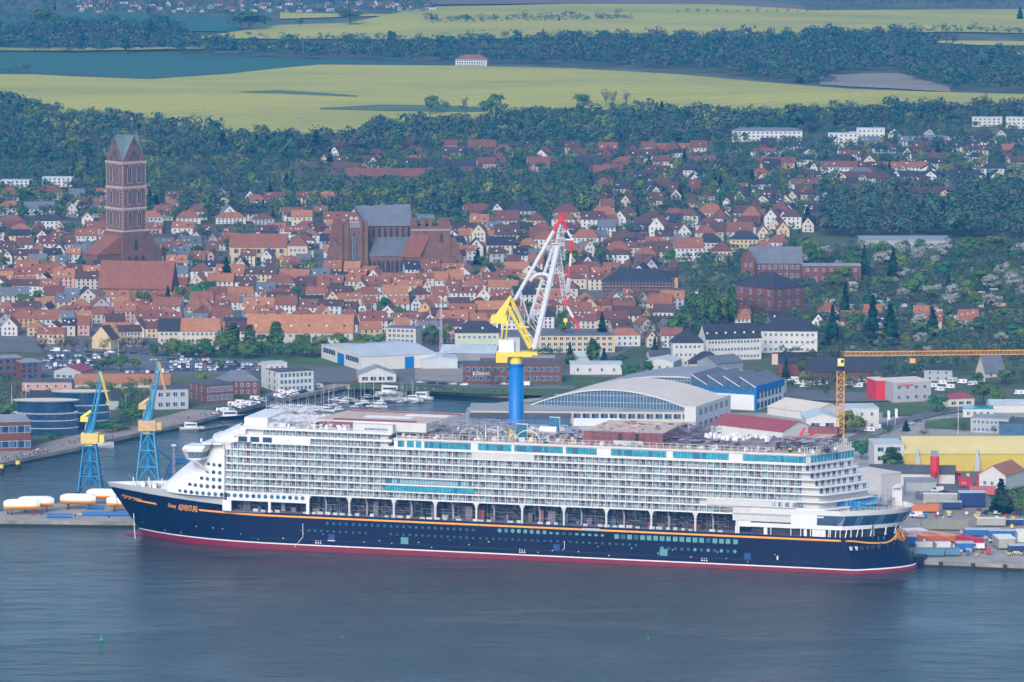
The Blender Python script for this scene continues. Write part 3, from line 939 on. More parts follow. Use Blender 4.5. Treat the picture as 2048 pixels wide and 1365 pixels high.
for k in range(0, 9):
    if k < 7: hi = 249.0
    elif k == 7: hi = s_at(622, L[7] + 1)
    else: hi = s_at(525, L[8] + 1)
    lo = {0: 37.5, 1: 48.5, 2: 8}.get(k, 8.5) if k < 7 else 181.5
    i = 0; s = 248.2
    while s > lo:
        if s < hi and not (k in (1, 2) and 143 < s < 181.2) and not (k == 6 and 118 < s < 144) and not (k == 6 and s > 246):
            slots.append((s, k))
        s -= MOD
slots.sort(key=lambda q: (q[0], -q[1]))
bigw = MB(); bigd = MB(); nwin = 0
for j, (s, k) in enumerate(slots):
    r = rs.random(); t = WT[0] if r < .40 else WT[1] if r < .60 else WT[2] if r < .80 else WT[3] if r < .93 else WT[4]
    if k >= 7: t = WT[3] if r < .6 else WT[4]
    z = L[k] + .3
    if j < 95:
        inst("cabin_window", t[0], ship, (s, 21.07, z)); inst("balcony_divider", DM, ship, (s + MOD / 2, 22.1, z))
    else:
        w_, h_, a_, b_ = t[1]
        bigw.box(s - w_ / 2, s - .05, 21.03, 21.11, z, z + h_, a_); bigw.box(s + .05, s + w_ / 2, 21.03, 21.11, z, z + h_, b_)
        x = s + MOD / 2
        bigd.box(x - .13, x + .13, 21.05, 23.05, z, z + 2.27, M['cream']); bigd.box(x - MOD + .13, x - .13, 23.03, 23.1, z + .98, z + 1.06, M['white'])
tag(bigw.build("cabin_windows", ship), kind="stuff"); tag(bigd.build("balcony_dividers", ship), kind="stuff")
# aft balconies: rows of windows seen across the stern
for k in range(3, 7):
    mb = MB(); a, ap = aft_s(k) + 2.4, aft_apex(k) + 2.4
    pl = [p for p in plan(20, 21.0, k, 2.4)][2:9]
    for (x0, y0), (x1, y1) in zip(pl[:-1], pl[1:]):
        d = math.dist((x0, y0), (x1, y1)); n = max(1, int(d / 2.6))
        for i in range(n):
            for q0, q1 in ((.2, .42), (.46, .68)):
                A = [(x0 + (x1 - x0) * t - .06, y0 + (y1 - y0) * t + .06) for t in ((i + q0) / n, (i + q1) / n)]
                mb.poly([(*A[1], L[k] + .3), (*A[0], L[k] + .3), (*A[0], L[k] + 2.3), (*A[1], L[k] + 2.3)], M['darkglass'] if rs.random() < .6 else M['midglass'])
    mb.build("stern_window_row", ship)
    mb = MB(); pl = plan(20, B_ - .1, k, .1)[2:9]
    for (x0, y0), (x1, y1) in zip(pl[:-1], pl[1:]):
        d = math.dist((x0, y0), (x1, y1)); n = max(1, int(d / 1.5))
        mb.tube((x0, y0, L[k] + 1.35), (x1, y1, L[k] + 1.35), .07, M['white'], 4)
        for i in range(n):
            t = i / n; mb.tube((x0 + (x1 - x0) * t, y0 + (y1 - y0) * t, L[k] + .3), (x0 + (x1 - x0) * t, y0 + (y1 - y0) * t, L[k] + 1.3), .05, M['greyp'], 4)
    mb.build("railing", ship)

# plain white plating aft, over the lifeboat recess
mb = MB()
mb.box(10, 46.5, 21, B_, L[1] - .1, L[2] - .38, M['cream']); mb.box(10, 35.8, 21, B_, 20.2, L[1] - .1, M['cream'])
mb.box(10, 34.6, 21, B_ - .25, 17.8, 20.2, M['white'])
for i in range(1, 9): mb.box(35.8 - i * 2.9 - .04, 35.8 - i * 2.9 + .04, B_, B_ + .03, 20.3, L[1] - .2, M['greyp'])
mb.box(118, 144.2, 21, B_, L[6] + .3, L[7] - .38, M['cream'])
mb.box(s_at(1478, 16), 34.8, 22.2, B_ - .2, 15, 17.8, M['white']); mb.box(s_at(1534, 16), s_at(1527, 16), 22.2, B_ - .2, 15, 17.8, M['white'])
mb.box(s_at(1613, 16), s_at(1607, 16), 22.2, B_ - .2, 15, 17.8, M['white'])
mb.box(-2, s_at(1624, 16), 22.2, B_ - .2, 15, 17.8, M['white'])
mb.build("side_plating", ship)
for i in range(5):
    inst("cabin_window", WT[i % 5 if i != 2 else 4][0], ship, (s_at(1486 + 61 + i * 13.4, 27.2), B_ + .06, L[1] + .7), sc=(1, 1, .8))
# white stern drum: rim, big raked windows, open promenade
def aft_ring(z, y_off=0, s_max=34, inset=0.0):
    R_ = []
    for sb in stations(6):
        if sb > s_max: continue
        s = sb if sb >= 12 else xst(z) + (sb - xst(6)) / (12 - xst(6)) * (12 - xst(z))
        s_ = s + inset * (1 if sb < 12 else 0)
        R_.append((s_, max(0, hb(s, z)) + y_off, z))
    return R_
mb = MB()
for sd in (1, -1):
    f = lambda row: [(x, sd * y, z) for x, y, z in row]
    mb.grid([f(aft_ring(23.6)), f(aft_ring(25.0, .2)), f(aft_ring(25.6, .3))], M['white'], flip=(sd > 0))
    mb.grid([f(aft_ring(25.6, .3)), f(aft_ring(25.6, -.6, inset=.8)), f(aft_ring(24.0, -.6, inset=.8))], M['white'], flip=(sd > 0))
    mb.grid([f(aft_ring(18.0)), f(aft_ring(19.6))], M['white'], flip=(sd > 0))
P = [[(p[0], y * max(.01, p[1]), 24.1) for y in (-1, 1)] for p in aft_ring(24.1, -.5, 46)]; mb.grid(P, M['tan'])
mb.build("stern_rim", ship, smooth=False)
mb = MB()
for sd in (1, -1):
    f = lambda row: [(x, sd * y, z) for x, y, z in row]
    mb.grid([f(aft_ring(19.5, -.1)), f(aft_ring(23.7, -.1))], lambda r, c: M['darkglass'] if c % 3 else M['midglass'], flip=(sd > 0))
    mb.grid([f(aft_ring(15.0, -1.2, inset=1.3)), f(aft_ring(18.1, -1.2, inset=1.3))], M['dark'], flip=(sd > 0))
mb.build("stern_windows", ship)
ring0, ring1 = aft_ring(19.6, .02), aft_ring(23.6, .02)
mb = MB()
seg = []
for a, b in ((ring0, ring1),):
    for i in range(len(a) - 1):
        d = math.dist(a[i], a[i + 1]); n = max(1, int(d / 1.5))
        for j in range(n):
            t = j / n
            p0 = tuple(a[i][q] + (a[i + 1][q] - a[i][q]) * t for q in range(3)); p1 = tuple(b[i][q] + (b[i + 1][q] - b[i][q]) * t for q in range(3))
            if a[i][0] < 2 and p0[1] < B_: mb.tube(p0, p1, .09, M['midglass'], 4)
mb.build("window_mullions", ship)
mb = MB(); mb.box(1.5, 12, 21, B_ + .02, 18.0, 24.0, M['white']); mb.box(-3, 1.5, 21.2, B_ - .6, 18.0, 20.0, M['white']); mb.build("quarter_plating", ship)
def promenade_post(a, b):
    q = MB(); q.tube(a, b, .22, M['white'], 5); q.build("promenade_post", ship)
rg = aft_ring(15.0, -.15); rt = aft_ring(18.1, -.15)
acc = 0
for i in range(len(rg) - 1):
    acc += math.dist(rg[i], rg[i + 1])
    if acc > 3.6: promenade_post(rg[i], rt[i]); acc = 0
for sb in range(-24, 10, 4):
    promenade_post((sb, hb(sb, 15) - .15, 15), (sb, hb(sb, 18.1) - .15, 18.1))

# ---- open boat deck along the side
mb = MB()
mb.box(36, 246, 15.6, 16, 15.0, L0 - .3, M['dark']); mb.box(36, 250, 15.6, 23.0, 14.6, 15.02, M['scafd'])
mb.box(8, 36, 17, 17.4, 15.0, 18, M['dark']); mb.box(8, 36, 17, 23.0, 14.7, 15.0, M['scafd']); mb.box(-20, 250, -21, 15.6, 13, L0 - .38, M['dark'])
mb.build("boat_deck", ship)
mb = MB()   # white band with round windows over the forward openings
sL, sR = 252.0, s_at(618, 20)
mb.box(sR, 248.6, 22.6, B_, 19.4, L0 - .38, M['white']); mb.box(s_at(462, 17), 250.5, 22.4, B_, 15.0, 19.4, M['white'])
mb.box(s_at(541, 17), s_at(536, 17), 22.4, B_, 15, 19.4, M['white']); mb.box(sR, s_at(612, 17), 22.4, B_, 15, 19.4, M['white'])
mb.build("forward_plating", ship)
def arch_pillar(u, flare=1.35, w=.36):
    s = s_at(u, 18); mb = MB()
    prof = [(w, 15.0), (w, 20.0), (w * 1.5, 21.2), (w * 2.6, 22.0), (flare, 22.6)]
    for y0, y1 in ((21.9, 23.1),):
        pts = [(s + a, z) for a, z in prof] + [(s - a, z) for a, z in prof[::-1]]
        i = len(mb.v)
        for y in (y0, y1): mb.v += [(x, y, z) for x, z in pts]
        n = len(pts); k = mb.mi(M['cream'])
        mb.f.append(tuple(range(i, i + n))); mb.f.append(tuple(range(i + n, i + 2 * n))[::-1]); mb.m += [k, k]
        for j in range(n):
            q = (j + 1) % n; mb.f.append((i + j, i + n + j, i + n + q, i + q)); mb.m.append(k)
    # curved davit arm leaning inboard
    pr = [(s - 5.8, 22.6), (s - 6.6, 19.4), (s - 6.6, 17.2), (s - 6.4, 15.0)]
    for (a, z), (b, z2) in zip(pr[:-1], pr[1:]): mb.tube((a, 19.4, z), (b, 19.4, z2), .42, M['scaf'], 6)
    mb.build("davit_pillar", ship)
for u in (616, 698, 787, 870, 952, 1043.6, 1127, 1212, 1302, 1390, 1474): arch_pillar(u)
def scaffold(mb, s0, s1, y0, y1, z0, z1, ds=2.5, dy=None, dz=2.0, r=.06, m=None, drop=.12, seed=0):
    g = random.Random(seed); m = m or M['scaf']; ys = [y0] if dy is None else list(np.arange(y0, y1 + .01, dy))
    ss = list(np.arange(s0, s1 + .01, ds)); zs = list(np.arange(z0, z1 + .01, dz))
    for y in ys:
        for s in ss:
            if g.random() > drop: mb.tube((s, y, z0), (s, y, z1 + g.uniform(0, .8)), r, m, 3, caps=False)
        for z in zs[1:]:
            for a, b in zip(ss[:-1], ss[1:]):
                if g.random() > drop: mb.tube((a, y, z), (b, y, z), r, m, 3, caps=False)
                if g.random() < .15: mb.tube((a, y, z - dz), (b, y, z), r, m, 3, caps=False)
                if dy and g.random() < .25: mb.box(a, b, y, y + dy * .8, z - .08, z, m)
    if dy:
        for s in ss:
            for z in zs[1:]:
                if g.random() > drop: mb.tube((s, ys[0], z), (s, ys[-1], z), r, m, 3, caps=False)
mb = MB(); scaffold(mb, 38, 246, 19.5, 19.5, 15.0, 22.2, 2.3, None, 1.9, .07, seed=4, drop=.35)
scaffold(mb, 40, 246, 17.2, 17.2, 15.0, 22.2, 3.1, None, 2.3, .1, seed=5, drop=.4)
tag(mb.build("boat_deck_scaffolding", ship), kind="stuff")
mb = MB()
for s in np.arange(40, 244, 3.1):
    if rs.random() < .75: mb.box(s, s + rs.uniform(1.4, 2.6), 22.6, 22.75, 15.1, 15.1 + rs.uniform(.7, 1.2), M['greyp'] if rs.random() < .6 else M['cream'])
for s in np.arange(45, 244, 5):
    if rs.random() < .8:
        y = rs.uniform(16.5, 18.5); a = rs.uniform(1, 3.5); mb.box(s, s + a, y, y + 1.5, 15.1, 15 + rs.uniform(1, 6), rs.choice([M['scafd'], M['scafd'], M['midglass'], M['rustp'], M['dark'], M['scaf']]))
for s in np.arange(52, 240, 8.34): mb.box(s, s + 1.6, 16.0, 16.2, 19.6, 21.4, M['midglass'])
tag(mb.build("boat_deck_equipment", ship), kind="stuff")

# ---- portholes and hull windows
def disc(mb, s, y, z, r, m, n=12, nx=0.0):
    mb.poly([(s + r * math.cos(t), y - r * math.cos(t) * nx, z + r * math.sin(t)) for t in [2 * math.pi * i / n for i in range(n)]][::-1], m)
pm = [M['midglass'], M['darkglass'], M['teal2']]
rows = [(21.5, [640, 685, 732, 778, 826, 875, 925, 975, 1030, 1080, 1130, 1180, 1230, 1275, 1327, 1378, 1427, 1475, 1525, 1575, 1625]),
        (24.5, [720, 765, 812, 861, 910, 960]), (27.5, [815, 861, 910, 960]), (30.4, [863, 910, 960]), (33.4, [870, 913, 960])]
for z, xs in rows:
    for x in xs:
        u = 200 + x / 4.014
        s = s_at(u, z, lambda q: nose_y(q, z) if q > 250 else B_)
        mb = MB()
        if s > 250:
            y = nose_y(s, z) + .1; sl = (nose_y(s - .5, z) - nose_y(s + .5, z)); disc(mb, s, y, z, .88, rs.choice(pm), nx=sl)
        else: disc(mb, s, B_ + .05, z, .88, rs.choice(pm))
        mb.build("porthole", ship)
def hull_win(u, z, w_, h_, m, rnd=False, nm="hull_window"):
    s = s_at(u, z, lambda q: hb(q, z)); y = hb(s, z) + .05; mb = MB()
    if rnd: disc(mb, s, y, z, w_ / 2, m)
    else: mb.box(s - w_ / 2, s + w_ / 2, y - .1, y, z - h_ / 2, z + h_ / 2, m)
    return mb.build(nm, ship)
lit = mat("lit_green_glass", (0.10, 0.30, 0.32), .3, .15, 1); dim = mat("dim_green_glass", (0.02, 0.10, 0.16), .25, .2, 1)
Z4 = lambda x: 600 + x / 4.014
for x in (218, 270, 320, 370, 428, 478, 528, 578, 628, 680, 730, 780, 832, 882, 933, 983, 1033, 1085, 1135, 1186, 1237, 1288, 1338, 1390): hull_win(Z4(x), 11.6, 1.1, 1.0, dim)
for x in (15, 70, 120, 170, 220, 270, 320, 370, 428, 478, 528, 730, 780, 832, 882, 933, 983, 1033, 1085, 1135, 1186, 1237, 1288, 1338, 1390, 1448, 1498, 1550, 1602, 1654): hull_win(Z4(x), 8.3, 1.0, .9, dim)
for x in (1602, 1654): hull_win(Z4(x), 11.8, 1.7, 1.7, lit, True)
Z5 = lambda x: 1000 + x / 4.014
for x in (48, 100, 151, 202, 254, 305, 357): hull_win(Z5(x), 11.9, 1.7, 1.7, lit, True)
for x in (408, 460, 512, 564, 616, 667, 719, 770, 822): hull_win(Z5(x), 11.7, 1.3, .9, lit if x not in (512, 564) else dim)
for x in (48, 100, 150, 202, 254, 305, 357, 408, 460, 512, 564, 616, 667, 719, 770, 822, 882, 934, 986, 1040, 1090): hull_win(Z5(x), 8.4, 1.0, .85, dim)
for i, x in enumerate((936, 987, 1040, 1091, 1144, 1196, 1248, 1301, 1352, 1406, 1459, 1512, 1565, 1618, 1672, 1724, 1777, 1830, 1890)): hull_win(Z5(x), 11.5, 1.9, 1.9, lit if i not in (1, 3, 14) else dim)
for x in (1301, 1354, 1406, 1460, 1512, 1565, 1618, 1671, 1724, 1777, 1830, 1885): hull_win(Z5(x), 7.6, 1.4, 1.4, lit if x % 2 else dim, True)
for u in (809, 1327): hull_win(u, 5.9, 3.2, 2.7, lit, nm="open_side_hatch")
for u in (663, 1113, 1495): hull_win(u, 5.9, 2.6, 2.6, mat("blue_hatch", (0.01, 0.06, 0.2), .4), nm="side_door")
mb = MB(); s = s_at(663, 5); mb.box(s - 1.5, s + 1.5, B_ + .05, B_ + .5, 4.4, 4.7, M['white']); mb.build("door_ledge", ship)
mb = MB(); s = s_at(1555, 6); mb.box(s - .3, s + .3, B_ + .02, B_ + .2, 5, 6.6, M['white']); mb.build("hull_marking", ship)
mb = MB(); s1_, s0_ = s_at(1164, 14), s_at(1200, 14); mb.box(s0_, s1_, B_, B_ + .4, 13.4, 14.4, M['greyp']); mb.build("boarding_platform", ship)
for u in (606, 1129):
    s = s_at(u, 8); mb = MB(); mb.tube((s, B_ + .25, 11.2 if u < 700 else 8.6), (s, B_ + .25, 5.4), .12, M['white'], 5); mb.tube((s, B_ + .25, 5.6), (s + (3.5 if u < 700 else .8), B_ + .9, 5.0 if u > 700 else 1.2), .10, M['white'], 5); mb.build("hanging_hose", ship)
for i, u in enumerate(range(1700, 1765, 11)):
    s = s_at(u, 10.8, lambda q: hb(q, 10.8)); y = hb(s, 10.8) - .12
    mb = MB(); mb.box(s - .9, s + .9, y - .2, y + .25, 10.0, 11.5, M['dark'] if i > 1 else M['greyp']); mb.build("mooring_opening", ship)
st = [(xst(z) - .06, y, z) for z, y in ()]
for i, y in enumerate(np.linspace(17, -14, 12)):
    z = 10.9; s = s_aft(y, z)
    mb = MB(); mb.box(s - .12, s + .3, y - .95, y + .95, 10.1, 11.7, M['black']); mb.build("mooring_opening", ship)
for y0 in (13.5, -9.5):
    mb = MB()
    for a in (0, 2.1):
        for z in (12.3, 14.0):
            y = y0 - a; s = s_aft(y, z)
            mb.box(s - .1, s + .3, y - .85, y + .85, z - .7, z + .7, M['midglass'])
    mb.build("transom_window", ship)
# gold scrollwork on the transom, over the stripe
mb = MB()
def tp(y, z):
    return (s_aft(y, z) - .18, y, z)
pts = [tp(y, z) for y, z in [(23.15, 13.7), (22.6, 13.7), (21.3, 13.5), (19.8, 13.1), (17.6, 12.5), (15, 12.2), (12, 12.0), (9.5, 12.5), (7, 13.5), (5.5, 14.3)]]
for a, b in zip(pts[:-1], pts[1:]): mb.tube(a, b, .38, M['gold'], 5)
for k in range(3):
    r0 = 2.6 - k * .75; c_ = (2.0, 14.2)
    ring = [tp(c_[0] + r0 * 1.35 * math.cos(t), c_[1] + r0 * math.sin(t)) for t in np.linspace(0, 2 * math.pi, 15)]
    for a, b in zip(ring[:-1], ring[1:]): mb.tube(a, b, .2, M['gold'], 4)
for s_ in (1, -1):
    q = [tp(2 + s_ * (1 + i * .55), 16.6 - i * .52 + .25 * math.sin(i * 1.7)) for i in range(9)]
    for a, b in zip(q[:-1], q[1:]): mb.tube(a, b, .22, M['gold'], 4)
pts = [tp(y, z) for y, z in [(-2.5, 14.2), (-5, 13.6), (-8, 13.4), (-12, 13.6), (-16, 14)]]
for a, b in zip(pts[:-1], pts[1:]): mb.tube(a, b, .34, M['gold'], 5)
mb.build("stern_scrollwork", ship)
mb = MB()
for y in (-6.5,): mb.box(-37.2, -32.6, y - 3.4, y + 3.4, .2, 4.6, M['navy']); mb.box(-36.4, -33, y - 5.4, y + 5.0, 1.6, 2.2, M['navy'])
mb.build("stern_skeg", ship)

# ---- the name on the bow, letters following the plating
def hull_text(body, size, u0, z0, slope, m, name, shear=0.0, bold=0.02, xs=1.0):
    me = text_mesh(body, size, m, 0.06, shear, bold)
    s0 = s_at(u0, z0, lambda q: hb(q, z0))
    for v in me.vertices:
        x, yy, d = v.co
        x *= xs; s = s0 - x; z = z0 + yy + slope * x
        v.co = (s, hb(s, z) + .14 + d, z)
    o = bpy.data.objects.new(name, me); COL.objects.link(o); o.parent = ship
    return o
hull_text("Disney", 2.3, 336, 13.9, -0.004, M['gold'], "ship_name_lettering", .25, .03, .62)
hull_text("ADVENTURE", 3.4, 357, 13.2, -0.006, M['gold'], "ship_name_lettering", 0, .05, .48)
mb = MB()
for k in range(4):
    s0 = 299.5 - k * 2.6
    for j in range(2):
        ring = []
        for t in np.linspace(0, 5.2, 10):
            r = (1.15 - t * .16) * (1 if j else .7); s = s0 + r * math.cos(t * (1 if j else -1)) + j * 1.2; z = 15.6 - k * .18 + r * math.sin(t)
            ring.append((s, hb(s, z) + .2, z))
        for a, b in zip(ring[:-1], ring[1:]): mb.tube(a, b, .14, M['gold'], 4)
mb.build("bow_scrollwork", ship)

# ---- bridge wings
for sd in (1, -1):
    w_ = MB()
    top = [(s, sd * y) for s, y in ((257.5, 15), (267.5, 15), (267.6, 24.4), (265, 25.8), (258.5, 25.0))]
    bot = [(s, sd * y) for s, y in ((258.5, 15), (266, 15), (265.8, 23.4), (263.8, 25.0), (259.3, 24.4))]
    ords = range(5)
    for za, zb, mm, A, Bp in ((35.6, 37.0, M['white'], bot, [((a[0] + b[0]) / 2, (a[1] + b[1]) / 2) for a, b in zip(bot, top)]),):
        pass
    lv = [(35.6, 0.0, M['white']), (36.5, .2, M['darkglass']), (39.1, .85, M['white']), (40.2, 1.0, M['white'])]
    rings = []
    for z, t, mm in lv: rings.append([(b[0] + (a[0] - b[0]) * t, b[1] + (a[1] - b[1]) * t, z) for a, b in zip(top, bot)])
    for i in range(3): w_.grid([rings[i] + [rings[i][0]], rings[i + 1] + [rings[i + 1][0]]], lv[i][2], flip=(sd < 0))
    w_.poly(rings[0][::sd], M['white']); 
    ap = [(p[0] - .8, p[1] * .95, 41.3) for p in rings[3]]
    w_.grid([rings[3] + [rings[3][0]], ap + [ap[0]]], M['white'], flip=(sd < 0)); w_.poly(ap, M['white'])
    w_.tube((262, sd * 25, 35.6), (256, sd * 20.5, 29.5), .35, M['white'], 6)
    wing = w_.build("bridge_wing", ship)
    mm_ = MB()
    for t in np.linspace(.05, .95, 10):
        for (a, b) in ((2, 3), (3, 4)):
            p0 = [rings[1][a][q] + (rings[1][b][q] - rings[1][a][q]) * t for q in range(3)]; p1 = [rings[2][a][q] + (rings[2][b][q] - rings[2][a][q]) * t for q in range(3)]
            mm_.tube(p0, p1, .06, M['white'], 4)
    mm_.build("window_frame", wing)
mb = MB()
for i, sb in enumerate((251, 255.5)): mb.box(sb, sb + 4, -15, 22.3, 42 + i * 0, 42.8, M['white'])
mb.tube((258, 10, 42), (258, 10, 45), .15, M['white'], 5); mb.tube((262, 16, 42), (262, 16, 43.5), .5, M['white'], 8)
mb.build("bridge_roof_equipment", ship)
for x0, x1 in ((1108, 1178), (1205, 1275), (1304, 1377)):
    a, b = s_at(200 + x0 / 4.014, 45), s_at(200 + x1 / 4.014, 45); mb = MB(); mb.box(b, a, B_ + .02, B_ + .12, 44.0, 46.1, M['darkglass']); mb.build("corner_window", ship)
mb = MB(); mb.box(s_at(620, 45), 244, 21, B_ + .02, L[7] + .3, L[8] - .38, M['white']); mb.box(240.5, 244, 21, B_ + .02, L[8] + .3, L[9] - .38, M['white']); mb.build("forward_upper_plating", ship)

# ---- works on the top deck
mb = MB(); mb.box(232, 242, -8, 20, L[9] + .4, 53.6, M['white']); mb.box(225, 232, -10, 18, L[9] + .4, 51.4, M['cream']); mb.build("forward_deckhouse", ship)
mb = MB(); mb.prism([(158, -17), (207, -17), (213, 17.5), (165, 17.5)], L[9] + .3, 53.6, M['cream'], M['tan'])
mb.box(196, 212, 17.5, 17.7, L[9] + .5, 53.0, M['rustp']); mb.box(158.5, 206, -12, -11, 53.6, 54.1, M['rustp']); mb.box(170, 205, 14, 17.3, 53.6, 53.9, M['rustp'])
mb.box(162, 180, -9, -3, 53.62, 53.8, M['white']); mb.box(175, 195, 0, 6, 53.62, 53.75, M['tarp']); mb.build("theatre_block", ship)
mb = MB(); mb.box(178, 195, 16, 21.5, L[9] + .4, 52.9, M['cream'], ); mb.box(180, 190, 21.5, 21.56, 50.6, 51.3, M['midglass']); mb.build("side_deckhouse", ship)
mb = MB(); mb.prism([(64, -18), (97, -18), (99, 17), (66, 17)], 48, 53.2, M['rustp'], M['tan'])
mb.box(83, 84.6, 17, 17.15, 50, 52.4, M['black']); mb.box(76, 77.6, 17, 17.15, 50, 52.4, M['black']); mb.box(74, 86, 19.2, 19.4, 48.4, 50, M['greyp'])
for i in range(46):
    a_, b_ = rs.uniform(67, 95), rs.uniform(-16, 15)
    mb.box(a_, a_ + rs.uniform(.4, 3), b_, b_ + rs.uniform(.3, 1.2), 53.2, 53.2 + rs.uniform(.1, .6), rs.choice([M['rustp'], M['dark'], M['tan'], M['scaf']]))
mb.build("brown_deckhouse", ship)
mb = MB()
scaffold(mb, 50, 66, -18, 16, 48, 53.5, 2.2, 4.2, 1.8, .08, M['scafd'], seed=9); scaffold(mb, 133, 163, 8, 19, 48, 54, 2.3, 3.6, 1.9, .09, seed=10)
scaffold(mb, 133, 160, -16, -6, 48, 52, 2.5, 4, 1.9, .09, seed=12); scaffold(mb, 24, 60, 3, 18, 48, 51.5, 2.2, 4.5, 1.6, .08, seed=13)
scaffold(mb, 205, 232, 2, 21, L[9] + .4, 53.5, 1.8, 3.2, 1.5, .08, M['white'], seed=14)
scaffold(mb, 222, 243, -18, -8, 50, 55, 1.8, 3.2, 1.5, .07, M['white'], seed=15)
scaffold(mb, 64, 99, 17.6, 17.6, 48, 53.5, 2.4, None, 1.6, .08, M['scafd'], seed=21)
scaffold(mb, -2, 22, 0, 16, 48, 52, 2.2, 4, 2, .07, seed=16); scaffold(mb, 100, 128, -14, 12, 48, 50.5, 3, 5, 2.4, .08, seed=17)
tag(mb.build("roof_scaffolding", ship), kind="stuff")
mb = MB(); mb.box(20, 40, 6, 15, 48, 51.8, M['scafd']); mb.box(14, 20, 2, 13, 48, 50, M['dark']); mb.build("grey_deckhouse", ship)
mb = MB(); mb.prism([(-1, -14), (16, -14), (20, 2), (2, 4)], 50.2, 52.0, M['rustp'], M['tan']); mb.box(0, 12, -13, -9, 52, 54.6, M['rustp']); mb.box(2, 16, -12, 1, 47.9, 50.2, M['dark'])
mb.tube((14, -2, 52), (12, -3, 55), .5, M['red'], 6); mb.tube((10, -2, 52), (7, 0, 54), .5, M['red'], 6); mb.build("red_oxide_deckhouse", ship)
for u, y, z0, z1 in ((1043, 15, 48, 54.5), (1108, 2, 49.5, 56)):
    s = s_at(u, 51, y); mb = MB(); mb.box(s - 2.1, s + 2.1, y, y + .7, z0, z1, M['teal2']); mb.box(s - 2.3, s + 2.3, y - .3, y - .02, z0, z1 + .2, M['white']); mb.build("deck_screen", ship)
for s in (138, 146, 122): 
    mb = MB()
    for i in range(8):
        a0, a1 = i / 8 * math.pi, (i + 1) / 8 * math.pi
        for y in (10, 18): mb.tube((s + 5 * math.cos(a0), y, 48 + 4.5 * math.sin(a0)), (s + 5 * math.cos(a1), y, 48 + 4.5 * math.sin(a1)), .18, M['white'], 5)
        mb.tube((s + 5 * math.cos(a0), 10, 48 + 4.5 * math.sin(a0)), (s + 5 * math.cos(a0), 18, 48 + 4.5 * math.sin(a0)), .1, M['white'], 4)
    mb.build("pergola_arch", ship)
mb = MB(); mb.tube((113, 6, 51.3), (120, 6, 51.3), 1.5, M['white'], 12); mb.box(113, 120, 5, 7, 48, 50, M['scafd']); mb.build("white_tank", ship)
for s, y in ((143, 19), (139.5, 19), (134, 20)):
    mb = MB(); mb.tube((s, y, 47.9), (s, y, 54), .25, M['white'], 6); mb.build("white_post", ship)
mb = MB()
cl = [M['white'], M['white'], M['cream'], M['tarp'], M['scaf'], M['scafd'], M['scaf'], M['rustp'], M['greyp'], M['dark'], M['tan'], M['blue'], M['tan'], mat("pale_green_machine", (.25, .42, .33), .6), M['yellow'], M['cream']]
for i in range(900):
    s = rs.uniform(-4, 176); y = rs.uniform(-20, 20.5)
    if 163 < s and y < 17.5: continue
    if 63 < s < 100 and y < 17.5: continue
    a, b_, h_ = rs.uniform(.4, 2.2), rs.uniform(.4, 2.0), rs.uniform(.3, 1.7)
    mb.box(s, s + a, y, y + b_, 47.95, 47.95 + h_, rs.choice(cl), rs.uniform(0, 1.5))
for i in range(220):
    s = rs.uniform(178, 240); y = rs.uniform(12, 21) if s < 214 else rs.uniform(-18, 20)
    if 177 < s < 196 and y > 15: continue
    mb.box(s, s + rs.uniform(.4, 1.8), y, y + rs.uniform(.4, 1.6), L[9] + .5, L[9] + rs.uniform(.9, 2.6), rs.choice(cl[:8]), rs.uniform(0, 1.5))
for i in range(40):
    s = rs.uniform(22, 50); y = rs.uniform(6, 16); mb.box(s, s + rs.uniform(.8, 1.6), y, y + 1.2, 51.4, 52.5 + rs.random(), M['tarp'], rs.uniform(0, 1.5))
for i in range(90):
    s = rs.uniform(-14, 20); y = rs.uniform(-12, 20)
    if hb(s, 24) < abs(y) + 2: continue
    mb.box(s, s + rs.uniform(.6, 2), y, y + rs.uniform(.6, 2), 24.1, 24.1 + rs.uniform(.5, 2.2), rs.choice(cl), rs.uniform(0, 1.5))
tag(mb.build("deck_materials", ship), kind="stuff")
# rails round the top
mb = MB()
def rail(pts, z0, h, step, m, r=.07):
    for (x0, y0), (x1, y1) in zip(pts[:-1], pts[1:]):
        d = math.dist((x0, y0), (x1, y1)); n = max(1, round(d / step))
        for q in (1, .5): mb.tube((x0, y0, z0 + h * q), (x1, y1, z0 + h * q), r, m, 3, caps=False)
        for i in range(n):
            t = i / n; x, y = x0 + (x1 - x0) * t, y0 + (y1 - y0) * t; mb.tube((x, y, z0), (x, y, z0 + h), r * 1.3, m, 4, caps=False)
rail([(176, 22.8), (20, 22.8)], 47.95, 2.1, 2.78, M['white'], .09); rail(plan(20, 22.8, 7, .4)[2:9], 47.95, 2.6, 1.5, M['white'], .11)
rail([(180, 22.8), (243, 22.6)], L[9] + .5, 1.2, 2.78, M['white']); rail([p[:2] for p in aft_ring(25.6, .1) if p[0] < 10][::-1], 25.6, 1.2, 2, M['white'])
mb.build("railing", ship)
